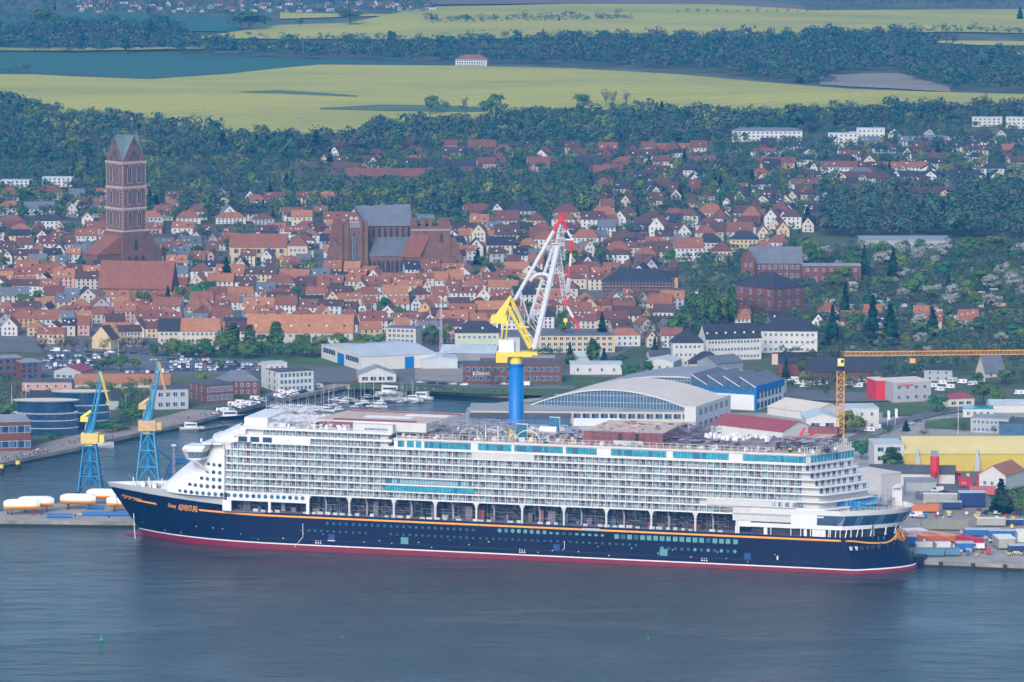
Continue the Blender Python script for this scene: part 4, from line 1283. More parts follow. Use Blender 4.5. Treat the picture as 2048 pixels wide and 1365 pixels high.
# stern pool deck
mb = MB()
for i in range(11):
    t = i / 11; a = (-3 - 17 * t, 15 - 9 * t); b = (-3 - 17 * (t + .08), 15 - 9 * (t + .08))
    mb.box(min(a[0], b[0]), max(a[0], b[0]), a[1] - .1, a[1] + .1, 25.2, 29.0 - 1.6 * t, M['blue'] if i % 3 else M['teal'])
mb.box(-19, -4, -6, 8, 24.1, 27.5, M['teal']); mb.box(-18, -5, -5, 7, 27.5, 27.6, M['blue']); mb.build("pool_enclosure", ship)
mb = MB(); mb.box(-27, -23, -13, -8, 24.1, 31.8, M['cream']); mb.box(-26.5, -23.5, -15, -6, 31.8, 32.1, M['white']); mb.build("stern_tower", ship)
mb = MB(); mb.box(-2, 9, -8, 17, 24.2, 27.0, M['dark']); scaffold(mb, -24, -14, -14, 10, 24.1, 28.5, 2, 4, 1.6, .09, seed=19); tag(mb.build("stern_scaffolding", ship), kind="stuff")
# mooring lines
for a, b in (((303, 6, 17), (312, -26, 2.4)), ((296, 4, 9), (293, 10, -.5))):
    mb = MB(); N_ = 8
    P = [tuple(a[q] + (b[q] - a[q]) * i / N_ - (3 * math.sin(math.pi * i / N_) if q == 2 else 0) for q in range(3)) for i in range(N_ + 1)]
    for p, r_ in zip(P[:-1], P[1:]): mb.tube(p, r_, .16, M['tarp'], 4)
    mb.build("mooring_rope", ship)

mk_ = random.Random(8)
for i in range(34):
    s_ = 20 + i * 8.2 + mk_.uniform(-3, 3); z_ = mk_.choice([3.6, 4.6, 5.4, 7.0]); mb = MB(); y_ = hb(s_, z_) + .04; a_ = mk_.uniform(.12, .3)
    mb.box(s_ - a_, s_ + a_, y_ - .05, y_, z_ - .15, z_ + .15, M['white']); mb.build("hull_marking", ship)
for u_ in (636, 1044, 1408):
    s_ = s_at(u_, 3.6)
    for k in range(3): mb = MB(); mb.box(s_ - 1.4 + k, s_ - .8 + k, B_, B_ + .04, 3.1, 3.6, M['white']); mb.box(s_ - 1.2 + k, s_ - .9 + k, B_, B_ + .04, 4.0, 4.4, M['white']); mb.build("draught_mark", ship)
mb = MB(); z_ = 4.35
for s_ in np.arange(0, 235, 6.0): mb.box(s_, s_ + 6, B_ - .02, B_ + .03, z_, z_ + .07, M['midglass'])
mb.build("rubbing_strake", ship)
# ---------------------------------------------------------------- buildings
BLOCK = []      # (x, y, radius) kept free of scattered houses and trees
def block(x, y, r): BLOCK.append((x, y, r))
brnd = random.Random(11)

def roof_mesh(mb, kind, w, d, h, rh, m, oh=0.4, th=0.25, mwall=None, wall_mb=None):
    """roof over 0..w, 0..d at wall height h. kinds: x (ridge along x), y (ridge along y), hip, flat, shed"""
    if kind == 'flat':
        mb.box(-.15, w + .15, -.15, d + .15, h, h + .35, m); return
    if kind == 'shed':
        mb.prism([(-oh, -oh), (w + oh, -oh), (w + oh, d + oh), (-oh, d + oh)], [h, h, h + rh, h + rh], [h + th, h + th, h + rh + th, h + rh + th], m)
        if wall_mb:
            wall_mb.poly([(0, 0, h), (0, d, h), (0, d, h + rh)], mwall); wall_mb.poly([(w, 0, h), (w, d, h + rh), (w, d, h)], mwall)
            wall_mb.poly([(0, d, h), (w, d, h), (w, d, h + rh), (0, d, h + rh)], mwall)
        return
    if kind == 'hip':
        if w >= d: a, b = (d / 2, d / 2), (w - d / 2, d / 2)
        else: a, b = (w / 2, w / 2), (w / 2, d - w / 2)
        c = [(-oh, -oh, h), (w + oh, -oh, h), (w + oh, d + oh, h), (-oh, d + oh, h)]; A = (*a, h + rh); Bq = (*b, h + rh)
        if w >= d: F = [(c[0], c[1], Bq, A), (c[1], c[2], Bq), (c[2], c[3], A, Bq), (c[3], c[0], A)]
        else: F = [(c[0], c[1], A), (c[1], c[2], Bq, A), (c[2], c[3], Bq), (c[3], c[0], A, Bq)]
        for f in F: mb.poly(f, m)
        mb.poly([c[3], c[2], c[1], c[0]], m)
        return
    sw = kind == 'y'
    W, D = (d, w) if sw else (w, d)
    T = (lambda x, y, z: (y, x, z)) if sw else (lambda x, y, z: (x, y, z))
    sl = rh / (D / 2)
    pr = [(-oh, h - oh * sl), (D / 2, h + rh), (D + oh, h - oh * sl), (D + oh, h - oh * sl + th), (D / 2, h + rh + th), (-oh, h - oh * sl + th)]
    i = len(mb.v); k = mb.mi(m)
    for x in (-.25, W + .25): mb.v += [T(x, y, z) for y, z in pr]
    n = 6
    for (p, q) in ((0, 1), (1, 2), (2, 3), (3, 4), (4, 5), (5, 0)):
        f = (i + p, i + q, i + n + q, i + n + p); mb.f.append(f if sw else f[::-1]); mb.m.append(k)
    for o, rv in ((0, False), (n, True)):
        for f in ((0, 1, 4, 5), (1, 2, 3, 4)):
            ff = tuple(i + o + a for a in f); mb.f.append(ff[::-1] if rv != sw else ff); mb.m.append(k)
    if wall_mb:
        for x in (0, W):
            wall_mb.poly([T(x, 0, h), T(x, D, h), T(x, D / 2, h + rh - .02)], mwall)

def face_windows(w, h, cols, rows, z0=None, mx=1.0):
    out = []
    for r in range(rows):
        for c in range(cols): out.append((mx + (w - 2 * mx) * (c + .5) / cols, (h / rows) * (r + .5) if z0 is None else z0 + r * 3.1))
    return out
WINC = {}
def window_mesh(ww, wh, fr):
    key = (round(ww, 1), round(wh, 1), fr)
    if key not in WINC:
        mb = MB(); mb.box(-ww / 2 - .12, ww / 2 + .12, -.06, .0, -wh / 2 - .12, wh / 2 + .12, M[fr] if fr in M else WALLS[fr])
        mb.box(-ww / 2, -.06, -.1, -.05, -wh / 2, wh / 2, M['darkglass']); mb.box(.06, ww / 2, -.1, -.05, -wh / 2, wh / 2, M['midglass'])
        o = mb.build("window"); WINC[key] = o.data; bpy.data.objects.remove(o)
    return WINC[key]

def bld(name, uA, vA, Rpx, hpx, rpx=0, L=None, dep=None, phi=0.0, wall='white', roof='red', kind='x', win=None, side=None, fr='white',
        label=None, cat="building", group=None, ww=1.3, wh=1.6, chim=0, dorm=0, own=True, z=None, oh=.4, tiny=False):
    """uA, vA: nearest ground corner in the photo; Rpx, hpx, rpx: width of the face to its right, wall and roof heights in
    photo pixels; L: photo width of the face to its left (phi > 0) or dep: depth in metres. win = (columns, rows)"""
    p = GT(uA, vA) if z is None else G(uA, vA, z)
    s = scl(p); ph = R(phi)
    w = Rpx / s / math.cos(ph); d = dep if dep else (L / s / max(.05, math.sin(ph)) if L else 10)
    h, rh = hpx / s, rpx / s
    root = empty(name, p, ph, label, cat, group)
    mw = WALLS.get(wall) or M[wall]; mr = ROOFS.get(roof) or M[roof]
    wb, rb = MB(), MB()
    wb.box(0, w, 0, d, -1.5, h, mw)
    roof_mesh(rb, kind, w, d, h, rh, mr, oh, mwall=mw, wall_mb=wb)
    for i in range(chim):
        cx = w * (i + .5) / chim + brnd.uniform(-.6, .6); cy = d * .5 + brnd.uniform(-.7, .7); rb.box(cx - .4, cx + .4, cy - .4, cy + .4, h + rh * .5, h + rh + 1.1, M['brick'])
    for i in range(dorm):
        cx = w * (i + .5) / dorm; zz = h + rh * .28; yy = d / 2 * .30
        rb.box(cx - .75, cx + .75, yy, d / 2 * .8, zz, zz + 1.5, mr); rb.box(cx - .5, cx + .5, yy - .05, yy, zz + .3, zz + 1.3, M['darkglass'] if i % 2 else M['white'])
    if tiny and kind == 'x' and rh > 2 and brnd.random() < .65:
        for q in range(brnd.randint(1, 4)):
            sx, f_ = brnd.uniform(.8, w - 1.2), brnd.uniform(.25, .7)
            rb.box(sx, sx + .8, d / 2 * f_, d / 2 * f_ + .7, h + rh * f_, h + rh * f_ + .75, M['white'] if brnd.random() < .6 else M['darkglass'])
    if win and tiny:
        for x, zz in face_windows(w, h, *win):
            wb.box(x - ww / 2, x + ww / 2, -.05, 0.0, zz - wh / 2, zz + wh / 2, M['darkglass'] if brnd.random() < .7 else M['midglass'])
        if kind == 'y' and rh > 2.5: wb.box(w / 2 - .5, w / 2 + .5, -.05, 0, h + rh * .25, h + rh * .25 + 1.2, M['darkglass'])
        if side and phi:
            n_ = side if isinstance(side, tuple) else (max(1, int(d / 4)), win[1])
            for x, zz in face_windows(d, h, *n_):
                if phi > 0: wb.box(-.05, 0, x - ww / 2, x + ww / 2, zz - wh / 2, zz + wh / 2, M['darkglass'])
                else: wb.box(w, w + .05, x - ww / 2, x + ww / 2, zz - wh / 2, zz + wh / 2, M['darkglass'])
    wo_ = wb.build("wall", root); rb.build("roof", root)
    if win and not tiny:
        me = window_mesh(ww, wh, fr)
        for x, zz in face_windows(w, h, *win): inst("window", me, root, (x, -.01, zz))
        if side:
            for x, zz in face_windows(d, h, *side):
                if phi >= 0: inst("window", me, root, (-.01, x, zz), -math.pi / 2)
                else: inst("window", me, root, (w + .01, x, zz), math.pi / 2)
    cx, cy = w / 2, d / 2; c, sn = math.cos(ph), math.sin(ph)
    if own:
        for t in np.linspace(0, 1, max(1, int(w / 12)) + 1):
            block(p[0] + w * t * c - d / 2 * sn, p[1] + w * t * sn + d / 2 * c, d / 2 + 5)
    return root, w, d, h, rh

def lancet(mb, x, z0, z1, w, y, m, trim=None):
    if trim: 
        mb.box(x - w / 2 - .35, x + w / 2 + .35, y - .08, y, z0 - .3, z1, trim)
        mb.poly([(x - w / 2 - .35, y - .08, z1), (x + w / 2 + .35, y - .08, z1), (x, y - .08, z1 + w * 1.1 + .5)], trim)
    mb.box(x - w / 2, x + w / 2, y - .16, y - .08, z0, z1, m); mb.poly([(x - w / 2, y - .14, z1), (x + w / 2, y - .14, z1), (x, y - .14, z1 + w)], m)

# --- square brick church tower with four gables
def church_tower():
    p = GT(247, 545); s = scl(p); a = 17.6; ph = R(40)
    root = empty("church_tower", p, ph, "tall square brick church tower with four gables and white trimmed lancet windows", "church tower")
    st = [0, 25.5, 39.4, 52.6, 68.0]
    mb = MB(); mb.box(0, a, 0, a, -2, 68, M['obrick']); mb.box(-1.2, a + 1.2, -1.2, a + 1.2, -2, 24.6, M['obrick']); mb.build("shaft", root)
    mb = MB()
    for z in st[1:]:
        mb.box(-.5, a + .5, -.5, a + .5, z - .5, z + .3, M['limest'])
        for i in range(16):
            x = i * a / 16 + .3; mb.box(x, x + .5, -.6, -.5, z - 1.6, z - .5, M['limest']); mb.box(-.6, -.5, x, x + .5, z - 1.6, z - .5, M['limest'])
    for i in range(int((68 - 26) / 1.1)):
        z = 26 + i * 1.1; q = .9 if i % 2 else .45
        for cx, cy in ((0, 0), (a, 0), (0, a)):
            mb.box(cx - .12 if cx == 0 else cx - q, cx + q if cx == 0 else cx + .12, cy - .12 if cy == 0 else cy - q, cy + q if cy == 0 else cy + .12, z, z + .55, M['limest'])
    mb.build("lime_trim", root)
    for k in range(1, 4):
        z0, z1 = st[k] + 2.5, st[k + 1] - 4.2
        for f in (.3, .7):
            mb = MB(); lancet(mb, 0, z0, z1, 2.5, 0, M['dark'], M['limest'])
            mb.box(-.12, .12, -.2, -.14, z0, z1, M['limest'])
            o = mb.build("lancet_window", root, loc=(a * f, 0, 0)); inst("lancet_window", o.data, root, (0, a * f, 0), -math.pi / 2)
    # gables and crossing saddle roofs
    g = MB(); z0, z1 = 68.2, 84.0
    for (A, B_p) in (((0, 0), (a, 0)), ((a, 0), (a, a)), ((a, a), (0, a)), ((0, a), (0, 0))):
        m_ = ((A[0] + B_p[0]) / 2, (A[1] + B_p[1]) / 2); g.poly([(*A, z0), (*B_p, z0), (*m_, z1)], M['obrick'])
    g.build("gable", root)
    for f_, zz in ((.5, 5), (.34, 1.2), (.66, 1.2), (.5, 11.0)):
        mb = MB(); lancet(mb, 0, z0 + zz - .6, z0 + zz + 2.0, 1.0, -.02, M['dark']); o = mb.build("gable_niche", root, loc=(a * f_, -.05, 0)); inst("gable_niche", o.data, root, (-.05, a * f_, 0), -math.pi / 2)
    r_ = MB(); c_ = (a / 2, a / 2, z1 + .2)
    for (cx, cy) in ((0, 0), (a, 0), (a, a), (0, a)):
        mx, my = (a / 2, cy), (cx, a / 2); q = .1
        r_.poly([(cx, cy, z0 + .1), (*mx, z1 + .2), c_], M['copper']); r_.poly([(cx, cy, z0 + .1), c_, (*my, z1 + .2)], M['copper'])
    r_.build("roof", root)
    for x, y in ((a / 2, 0), (0, a / 2), (a / 2, a), (a, a / 2)):
        mb = MB(); mb.tube((x, y, z1), (x, y, z1 + 3.5), .3, M['copper'], 5, .05); mb.build("spire_finial", root)
    for rot, loc in ((0, (a / 2, -.1, 73)), (-math.pi / 2, (-.1, a / 2, 73))):
        mb = MB(); mb.poly([(2.1 * math.cos(t), 0, 2.1 * math.sin(t)) for t in np.linspace(0, 2 * math.pi, 17)[:-1]], M['dark'])
        for i in range(12):
            t = i * math.pi / 6; mb.box(1.6 * math.cos(t) - .12, 1.6 * math.cos(t) + .12, -.1, -.02, 1.6 * math.sin(t) - .12, 1.6 * math.sin(t) + .12, M['limest'])
        mb.tube((0, -.1, 0), (0, -.1, 1.5), .1, M['limest'], 4); mb.tube((0, -.1, 0), (.8, -.1, -.5), .1, M['limest'], 4)
        o = mb.build("clock_face", root, loc=loc); o.rotation_euler = (0, 0, rot)
    # low aisles around the foot
    mb = MB(); mb.box(-19, -1.2, 1, a - 1, -2, 12, M['obrick']); mb.box(a - 3, a + 11, -1, a, -2, 12, M['obrick'])
    for i in range(4): mb.box(-19 + i * 4.6, -18 + i * 4.6, -.6, 1, -2, 9, M['obrick'])
    mb.poly([(a - 3, -1, 12), (a + 11, -1, 12), (a + 1.2, -1, 24)], M['obrick']); mb.build("side_chapel", root)
    mb = MB(); mb.poly([(-19.5, .4, 11.8), (-1.2, .4, 22.5), (-1.2, a - 1, 22.5), (-19.5, a - 1, 11.8)], ROOFS['red']); mb.poly([(-19.5, .4, 11.8), (-19.5, .4, 11.5), (-1.2, .4, 11.5), (-1.2, .4, 22.5)], ROOFS['red']); mb.build("lean_to_roof", root)
    for x in (5,):
        mb = MB(); lancet(mb, a / 2, 13.5, 18.5, 2.2, -1.25, M['dark']); mb.build("lancet_window", root)
    for f in (.2, .5, .8):
        mb = MB(); lancet(mb, a * f, 1, 8, 2.4, -1.25, M['dark']); mb.build("lancet_window", root)
    block(p[0], p[1] + 12, 26)
church_tower()

def great_church():
    p = GT(678, 549); s = scl(p); ph = R(4)
    root = empty("brick_church", p, ph, "huge brick church without a tower, grey and red roofs, behind the rows of houses", "church")
    U = lambda u: (u - 678) / s
    H = lambda v: (549 - v) / s
    # transept front
    mb = MB(); mb.box(U(684), U(731), 0, 18, -2, H(450), M['obrick'])
    for x in (U(682), U(694), U(722), U(733)): mb.box(x - 1, x + 1, -1.4, .5, -2, H(440), M['obrick'])
    mb.poly([(U(686), -.1, H(450)), (U(730), -.1, H(450)), (U(708), -.1, H(416))], M['obrick']); mb.poly([(U(686), .8, H(450)), (U(708), .8, H(416)), (U(730), .8, H(450))], M['obrick'])
    mb.box(U(694), U(722), -.4, -.1, H(455), H(443), M['limest'])
    for i in range(8): mb.box(U(695.3 + i * 3.4), U(697 + i * 3.4), -.5, -.4, H(454), H(445), M['dark'])
    for u, v, r_ in ((703, 437, 1.2), (713, 437, 1.2), (708, 422, .9)): mb.poly([(U(u) + r_ * math.cos(t), -.15, H(v) + r_ * math.sin(t)) for t in np.linspace(0, 6.28, 12)[:-1]], M['limest'])
    mb.build("transept_front", root)
    mb = MB(); lancet(mb, U(708), H(530), H(475), 3.3, -.1, M['dark'], M['obrick'])
    for x in (-.9, 0, .9): mb.box(U(708) + x - .08, U(708) + x + .08, -.3, -.2, H(530), H(472), M['greyp'])
    mb.build("great_window", root)
    # nave
    mb = MB(); x0, x1 = U(727), U(826); mb.box(x0, x1, 10, 34, -2, H(454), M['obrick'])
    for i in range(8): lancet(mb, x0 + 3 + i * (x1 - x0 - 5) / 7, H(478), H(463), 1.7, 9.9, M['dark'])
    mb.build("nave_wall", root)
    mb = MB(); mb.poly([(U(700), 9, H(455)), (x1 + 1, 9, H(456)), (x1 - .5, 22, H(415)), (U(712), 22, H(418))], ROOFS['grey']); mb.poly([(U(700), 35, H(455)), (U(712), 22, H(418)), (x1 - .5, 22, H(415)), (x1 + 1, 35, H(456))], ROOFS['grey'])
    mb.poly([(U(700), 0.5, H(450)), (U(700), 9, H(455)), (U(712), 22, H(418)), (U(708), .5, H(416))], ROOFS['grey']); mb.poly([(U(731), 0.5, H(450)), (U(708), .5, H(416)), (U(712), 22, H(418)), (U(731), 9, H(455))], ROOFS['grey'])
    mb.build("nave_roof", root)
    mb = MB(); mb.tube((U(746), 22, H(418)), (U(746), 22, H(385)), 1.1, M['dark'], 6, .2); mb.build("ridge_turret", root)
    mb = MB(); mb.poly([(x1, 8, H(455)), (x1, 36, H(455)), (x1, 22, H(408))], M['obrick']); mb.box(x1 - .6, x1, 21.5, 22.5, H(410), H(402), M['obrick']); mb.build("gable", root)
    # aisle
    mb = MB(); mb.box(U(733), U(812), 1, 10, -2, H(513), M['obrick'])
    for i in range(4):
        xb = U(736) + i * (U(808) - U(736)) / 4; mb.box(xb - .8, xb + .2, -.6, 1, -2, H(520), M['obrick'])
        for k in (1.3, 3.7): lancet(mb, xb + k + .4, 1.5, H(526), 1.5, .95, M['dark'])
    mb.build("aisle_wall", root)
    mb = MB(); mb.poly([(U(733), .5, H(514)), (U(813), .5, H(514)), (U(826), 10, H(477)), (U(757), 10, H(477))], ROOFS['grey']); mb.poly([(U(733), .5, H(514)), (U(757), 10, H(477)), (U(740), 10, H(513))], ROOFS['grey']); mb.build("aisle_roof", root)
    # unfinished west block
    mb = MB(); mb.box(U(822), U(902), 3, 30, -2, H(455), M['obrick']); mb.box(U(806), U(925), 1, 29, -2, H(516), M['obrick'])
    mb.box(U(902), U(912), 4, 27, H(516), H(478), M['obrick']); mb.poly([(U(912), 4, H(478)), (U(912), 4, H(516)), (U(925), 4, H(516))], M['obrick'])
    for u0, u1 in ((822, 836), (842, 852), (858, 866), (878, 901)): mb.box(U(u0), U(u1), 3, 4, H(455), H(437), M['obrick'])
    mb.box(U(822), U(902), 2.9, 3, H(463), H(461), M['limest']); mb.box(U(836), U(872), 6, 24, H(450), H(436), M['copper'])
    lancet(mb, U(884), H(486), H(472), 1.6, 2.95, M['dark'])
    for u in (815, 829, 856, 882, 914): lancet(mb, U(u), 3, H(528), 2.2, .95, M['dark'])
    mb.build("west_block", root)
    mb = MB(); mb.poly([(U(801), .4, H(516)), (U(840), .4, H(517)), (U(861), 3.0, H(473)), (U(823), 3.0, H(471))], ROOFS['red']); mb.build("lean_to_roof", root)
    # low east chapel
    mb = MB(); mb.box(U(657), U(684), -1, 7, -2, H(500), M['obrick']); mb.poly([(U(657), -1.05, H(500)), (U(683), -1.05, H(500)), (U(670), -1.05, H(480))], M['obrick'])
    for u in (665, 674): lancet(mb, U(u), 3, H(520), 1.6, -1.05, M['dark'])
    mb.poly([(U(657), -.9, H(499)), (U(670), -.9, H(480)), (U(670), 8, H(480)), (U(657), 8, H(499))], ROOFS['rust']); mb.poly([(U(683), -.9, H(499)), (U(670), -.9, H(480)), (U(670), 8, H(480)), (U(683), 8, H(499))], ROOFS['rust'])
    mb.box(U(661), U(684), 8, 14, -2, H(476), M['obrick']); mb.poly([(U(658), 7.5, H(478)), (U(685), 7.5, H(478)), (U(685), 13, H(441)), (U(669), 13, H(441))], ROOFS['rust'])
    mb.build("east_chapel", root)
    for u in (670, 700, 730, 760, 790, 820, 850, 880, 910): q = GT(u, 545); block(q[0], q[1] + 12, 24); block(q[0], q[1] - 10, 14)
great_church()

# --- landmark buildings, traced one by one
BL = bld
BL("brick_hall_church", 196, 603, 148, 28, 50, dep=22, phi=-8, wall='obrick', roof='red', win=(7, 1), ww=1.6, wh=4, label="long brick hall with a steep plain red tiled roof below the square brick tower", cat="church hall", side=(3, 1))
BL("town_hall_block", 462, 528, 112, 34, 24, dep=14, wall='yellow', roof='red', win=(7, 2), ww=2.4, wh=2.4, fr='rustp', label="long yellow building with brick trim under a red roof left of the great church", cat="office building")
BL("cream_school", 575, 528, 40, 36, 22, dep=14, wall='cream', roof='red', win=(4, 2), label="cream end wing joined to the long yellow building", cat="building", kind='hip')
BL("barracks", 494, 694, 212, 30, 32, dep=15, phi=-2, wall='cream', roof='orange', win=(16, 2), dorm=6, chim=3, label="very long cream building under an orange roof with dormers behind the park trees", cat="apartment building")
BL("office_block", 772, 706, 60, 50, 3, dep=12, phi=-14, wall='cream', roof='grey', kind='flat', win=(6, 5), ww=1.6, wh=1.6, label="narrow five storey cream office block standing over the trees", cat="office block")
BL("apartment_block", 1077, 706, 153, 34, 2, dep=12, phi=2, wall='yellow', roof='grey', kind='flat', win=(12, 3), ww=2.0, wh=1.6, label="long flat roofed pale yellow block right of the big crane", cat="apartment block")
BL("corner_house", 910, 700, 88, 34, 22, dep=14, wall='green', roof='dark', win=(8, 2), dorm=4, label="pale green block with black hipped roof left of the big crane", cat="apartment building", kind='hip')
BL("terrace_block", 316, 700, 44, 38, 22, dep=14, wall='cream', roof='dark', win=(4, 3), label="cream corner block with black roof facing the tree lined street", cat="apartment building")
BL("terrace_block", 360, 700, 80, 38, 22, dep=14, wall='cream', roof='orange', win=(8, 3), label="cream apartment block with orange roof facing the tree lined street", cat="apartment building")
BL("terrace_block", 238, 694, 46, 30, 10, dep=14, phi=14, wall='yellow', roof='brown', win=(6, 3), label="yellow apartment block with a mansard roof right of a small gabled house", cat="apartment building")
BL("gabled_house", 222, 700, 14, 22, 24, L=40, phi=62, wall='yellow', roof='brown', kind='x', label="yellow gabled house by the street at the car park", cat="house")
BL("long_tiled_hall", 150, 776, 190, 8, 16, dep=14, phi=1, wall='cream', roof='orange', label="long low hall with faded orange roof above the harbour car park", cat="hall")
BL("storage_hall", 108, 762, 56, 20, 10, dep=16, phi=-20, wall='grey', roof='crimson', kind='y', win=(4, 1), ww=2.2, wh=1.5, label="white hall with a bright red roof beside the car park", cat="hall")
BL("office_wing", -20, 758, 62, 40, 0, dep=12, phi=22, wall='brick', roof='metalroof', kind='flat', win=(4, 3), ww=3.4, wh=1.8, label="brick office building with ribbon windows at the left edge", cat="office building", fr='brick')
BL("brick_office", 42, 760, 40, 34, 0, dep=16, phi=22, wall='brick', roof='metalroof', kind='flat', win=(3, 3), ww=3.2, wh=1.8, label="low end of the brick office building with ribbon windows", cat="office building", fr='brick')
BL("flat_roof_house", 44, 795, 100, 30, 0, dep=14, wall='pink', roof='felt', kind='flat', win=(5, 2), label="low pink brick building behind the round glass offices", cat="building")
BL("brick_warehouse", -10, 905, 70, 60, 0, dep=26, phi=12, wall='brick', roof='metalroof', kind='flat', win=(4, 2), ww=5.5, wh=3, fr='white', label="brick building with pale window bands on the promenade", cat="building")
BL("harbour_office", 310, 820, 66, 40, 0, dep=16, phi=12, wall='grey', roof='felt', kind='flat', win=(4, 2), label="dark grey clad house beside the marina promenade", cat="building", ww=2.2, wh=2.2)
BL("brick_harbour_house", 410, 806, 58, 34, 0, L=40, phi=30, wall='brick', roof='felt', kind='flat', win=(7, 2), side=(3, 2), label="red brick house with tall narrow windows behind the marina car row", cat="building", ww=1.2, wh=2.4)
BL("slate_topped_house", 435, 792, 84, 28, 20, dep=14, phi=8, wall='brick', roof='grey', kind='hip', win=(6, 2), label="brick house with a slate clad top floor behind the marina", cat="building")
BL("white_clinic", 556, 785, 70, 40, 0, L=26, phi=24, wall='white', roof='felt', kind='flat', win=(8, 3), side=(2, 3), ww=1.4, wh=2.0, label="white modern building with brown screened facade by the marina", cat="building")
BL("white_cube_house", 534, 778, 40, 50, 0, dep=10, phi=20, wall='white', roof='zinc', kind='flat', win=(3, 3), label="tall white cube shaped house behind the white modern building", cat="building")
r_, w_, d_, h_, _ = BL("storage_hall", 722, 742, 150, 28, 8, L=88, phi=22, wall='white', roof='zinc', kind='x', win=None, label="big white steel hall with blue gates behind the marina", cat="hall")
mb = MB(); mb.box(w_ * .58, w_ * .70, -.12, 0, 0, h_ * .86, M['blue']); mb.build("gate", r_)
mb = MB(); mb.box(-.12, 0, d_ * .42, d_ * .58, 0, h_ * .8, M['blue']); mb.build("gate", r_)
for a_, b_ in ((.06, .38), (.64, .95)):
    for i in range(7):
        t_ = a_ + (b_ - a_) * i / 7; mb = MB(); mb.box(-.1, 0, d_ * t_, d_ * (t_ + (b_ - a_) / 9), h_ * .5, h_ * .85, M['darkglass']); mb.build("window", r_)
for i in range(1, 6): mb = MB(); mb.box(w_ * i / 6 - .08, w_ * i / 6 + .08, -.06, 0, 0, h_, M['greyp']); mb.build("downpipe", r_)
BL("sports_pavilion", 718, 766, 74, 16, 14, L=6, phi=6, wall='white', roof='metalroof', kind='y', win=(4, 1), ww=3, wh=2, label="low white pavilion with twin grey roofs on the quay road", cat="pavilion")
BL("grey_hall", 845, 738, 70, 18, 6, dep=20, phi=4, wall='zinc', roof='zinc', kind='y', label="grey hall with blue door at the foot of the lattice mast", cat="hall")
BL("long_grey_hall", 880, 722, 110, 16, 10, dep=30, phi=-6, wall='metalroof', roof='zinc', kind='x', label="long pale grey hall behind the brick offices", cat="hall")
r_, w_, d_, h_, _ = BL("brick_office", 926, 766, 198, 36, 0, dep=16, phi=0, wall='brick', roof='felt', kind='flat', win=(14, 2), ww=2.2, wh=2.0, fr='greyp', label="two storey red brick office behind the crane column, white lettering on its wall", cat="office building")
t_ = inst("wall_lettering", text_mesh("KÖHNEL", 2.4, M['white'], .05, 0, .04), r_, (5, -.12, h_ * .42)); t_.rotation_euler = (math.pi / 2, 0, 0)
BL("penthouse_office", 960, 750, 150, 34, 0, dep=10, wall='brick', roof='metalroof', kind='flat', label="set back upper floor of the red brick office", cat="building")
BL("white_workshop", 1140, 750, 104, 20, 3, dep=16, phi=0, wall='white', roof='zinc', kind='flat', win=(4, 1), label="low white workshop with a car yard in front", cat="workshop")
BL("white_workshop", 1292, 745, 54, 22, 6, dep=18, phi=-16, wall='white', roof='zinc', kind='y', win=(3, 1), label="white and brick gabled workshop behind the big curved roof", cat="workshop")
BL("barrel_shed", 1300, 722, 60, 8, 8, dep=20, phi=4, wall='white', roof='felt', label="low shed with dark roof behind two round green trees", cat="shed")
# white school with black roofs
BL("white_school", 1412, 722, 112, 44, 26, dep=15, phi=14, wall='white', roof='dark', win=(16, 3), dorm=12, ww=1.1, wh=1.5, label="long white building with black roof and a row of dormers", cat="school")
BL("white_school", 1345, 734, 62, 48, 26, dep=15, phi=2, wall='white', roof='dark', win=(6, 3), kind='hip', ww=1.2, wh=1.5, label="left end wing of the long white building with black roof", cat="school")
BL("white_school", 1522, 706, 112, 44, 26, dep=18, phi=-4, wall='white', roof='dark', win=(10, 3), kind='hip', ww=1.2, wh=1.5, label="right wing of the long white building, stepped black hipped roof", cat="school")
BL("hipped_shed", 1378, 742, 70, 14, 22, dep=14, phi=0, wall='cream', roof='dark', kind='hip', win=(6, 1), label="low black hipped roof in front of the long white building", cat="building")
BL("grey_blue_hall", 1432, 758, 56, 30, 12, L=36, phi=38, wall='metalroof', roof='grey', kind='x', win=(3, 1), label="small grey blue hall with two skylight strips before the white school", cat="hall")
# brick schools
BL("brick_school", 1548, 640, 62, 62, 28, L=74, phi=42, wall='brick', roof='dark', kind='hip', win=(3, 3), side=(4, 3), ww=1.7, wh=2.6, label="massive red brick school with black hipped roof and white windows", cat="school")
BL("brick_school", 1496, 560, 108, 34, 30, dep=14, phi=0, wall='brick', roof='grey', win=(9, 2), ww=1.6, wh=2.2, label="long red brick school wing with slate roof behind the massive one", cat="school")
BL("brick_school_gable", 1482, 562, 28, 42, 20, dep=10, phi=0, wall='brick', roof='rust', kind='y', win=(2, 2), label="stepped brick gable at the left end of the slate roofed school", cat="school")
BL("modern_brick_block", 1604, 566, 118, 34, 0, dep=14, phi=0, wall='brick', roof='metalroof', kind='flat', win=(7, 2), label="flat roofed modern brick block joined to the slate roofed school", cat="building")
# scaffolded roof in the town
r_, w_, d_, h_, _ = BL("scaffolded_building", 1205, 600, 140, 34, 26, dep=20, phi=-3, wall='obrick', roof='dark', kind='hip', label="large black roofed building wrapped in scaffolding, right of the crane boom", cat="building")
mb = MB()
for y_ in (-1.2,):
    for i in range(22): mb.tube((i * w_ / 21, y_, -1), (i * w_ / 21, y_, h_ + 1.5), .07, M['scaf'], 4)
    for k in range(6): mb.tube((-.5, y_, k * h_ / 5), (w_ + .5, y_, k * h_ / 5), .09, M['scaf'], 4); mb.box(-.5, w_ + .5, y_, -.2, k * h_ / 5 - .15, k * h_ / 5, M['scafd'])
mb.build("scaffolding", r_)
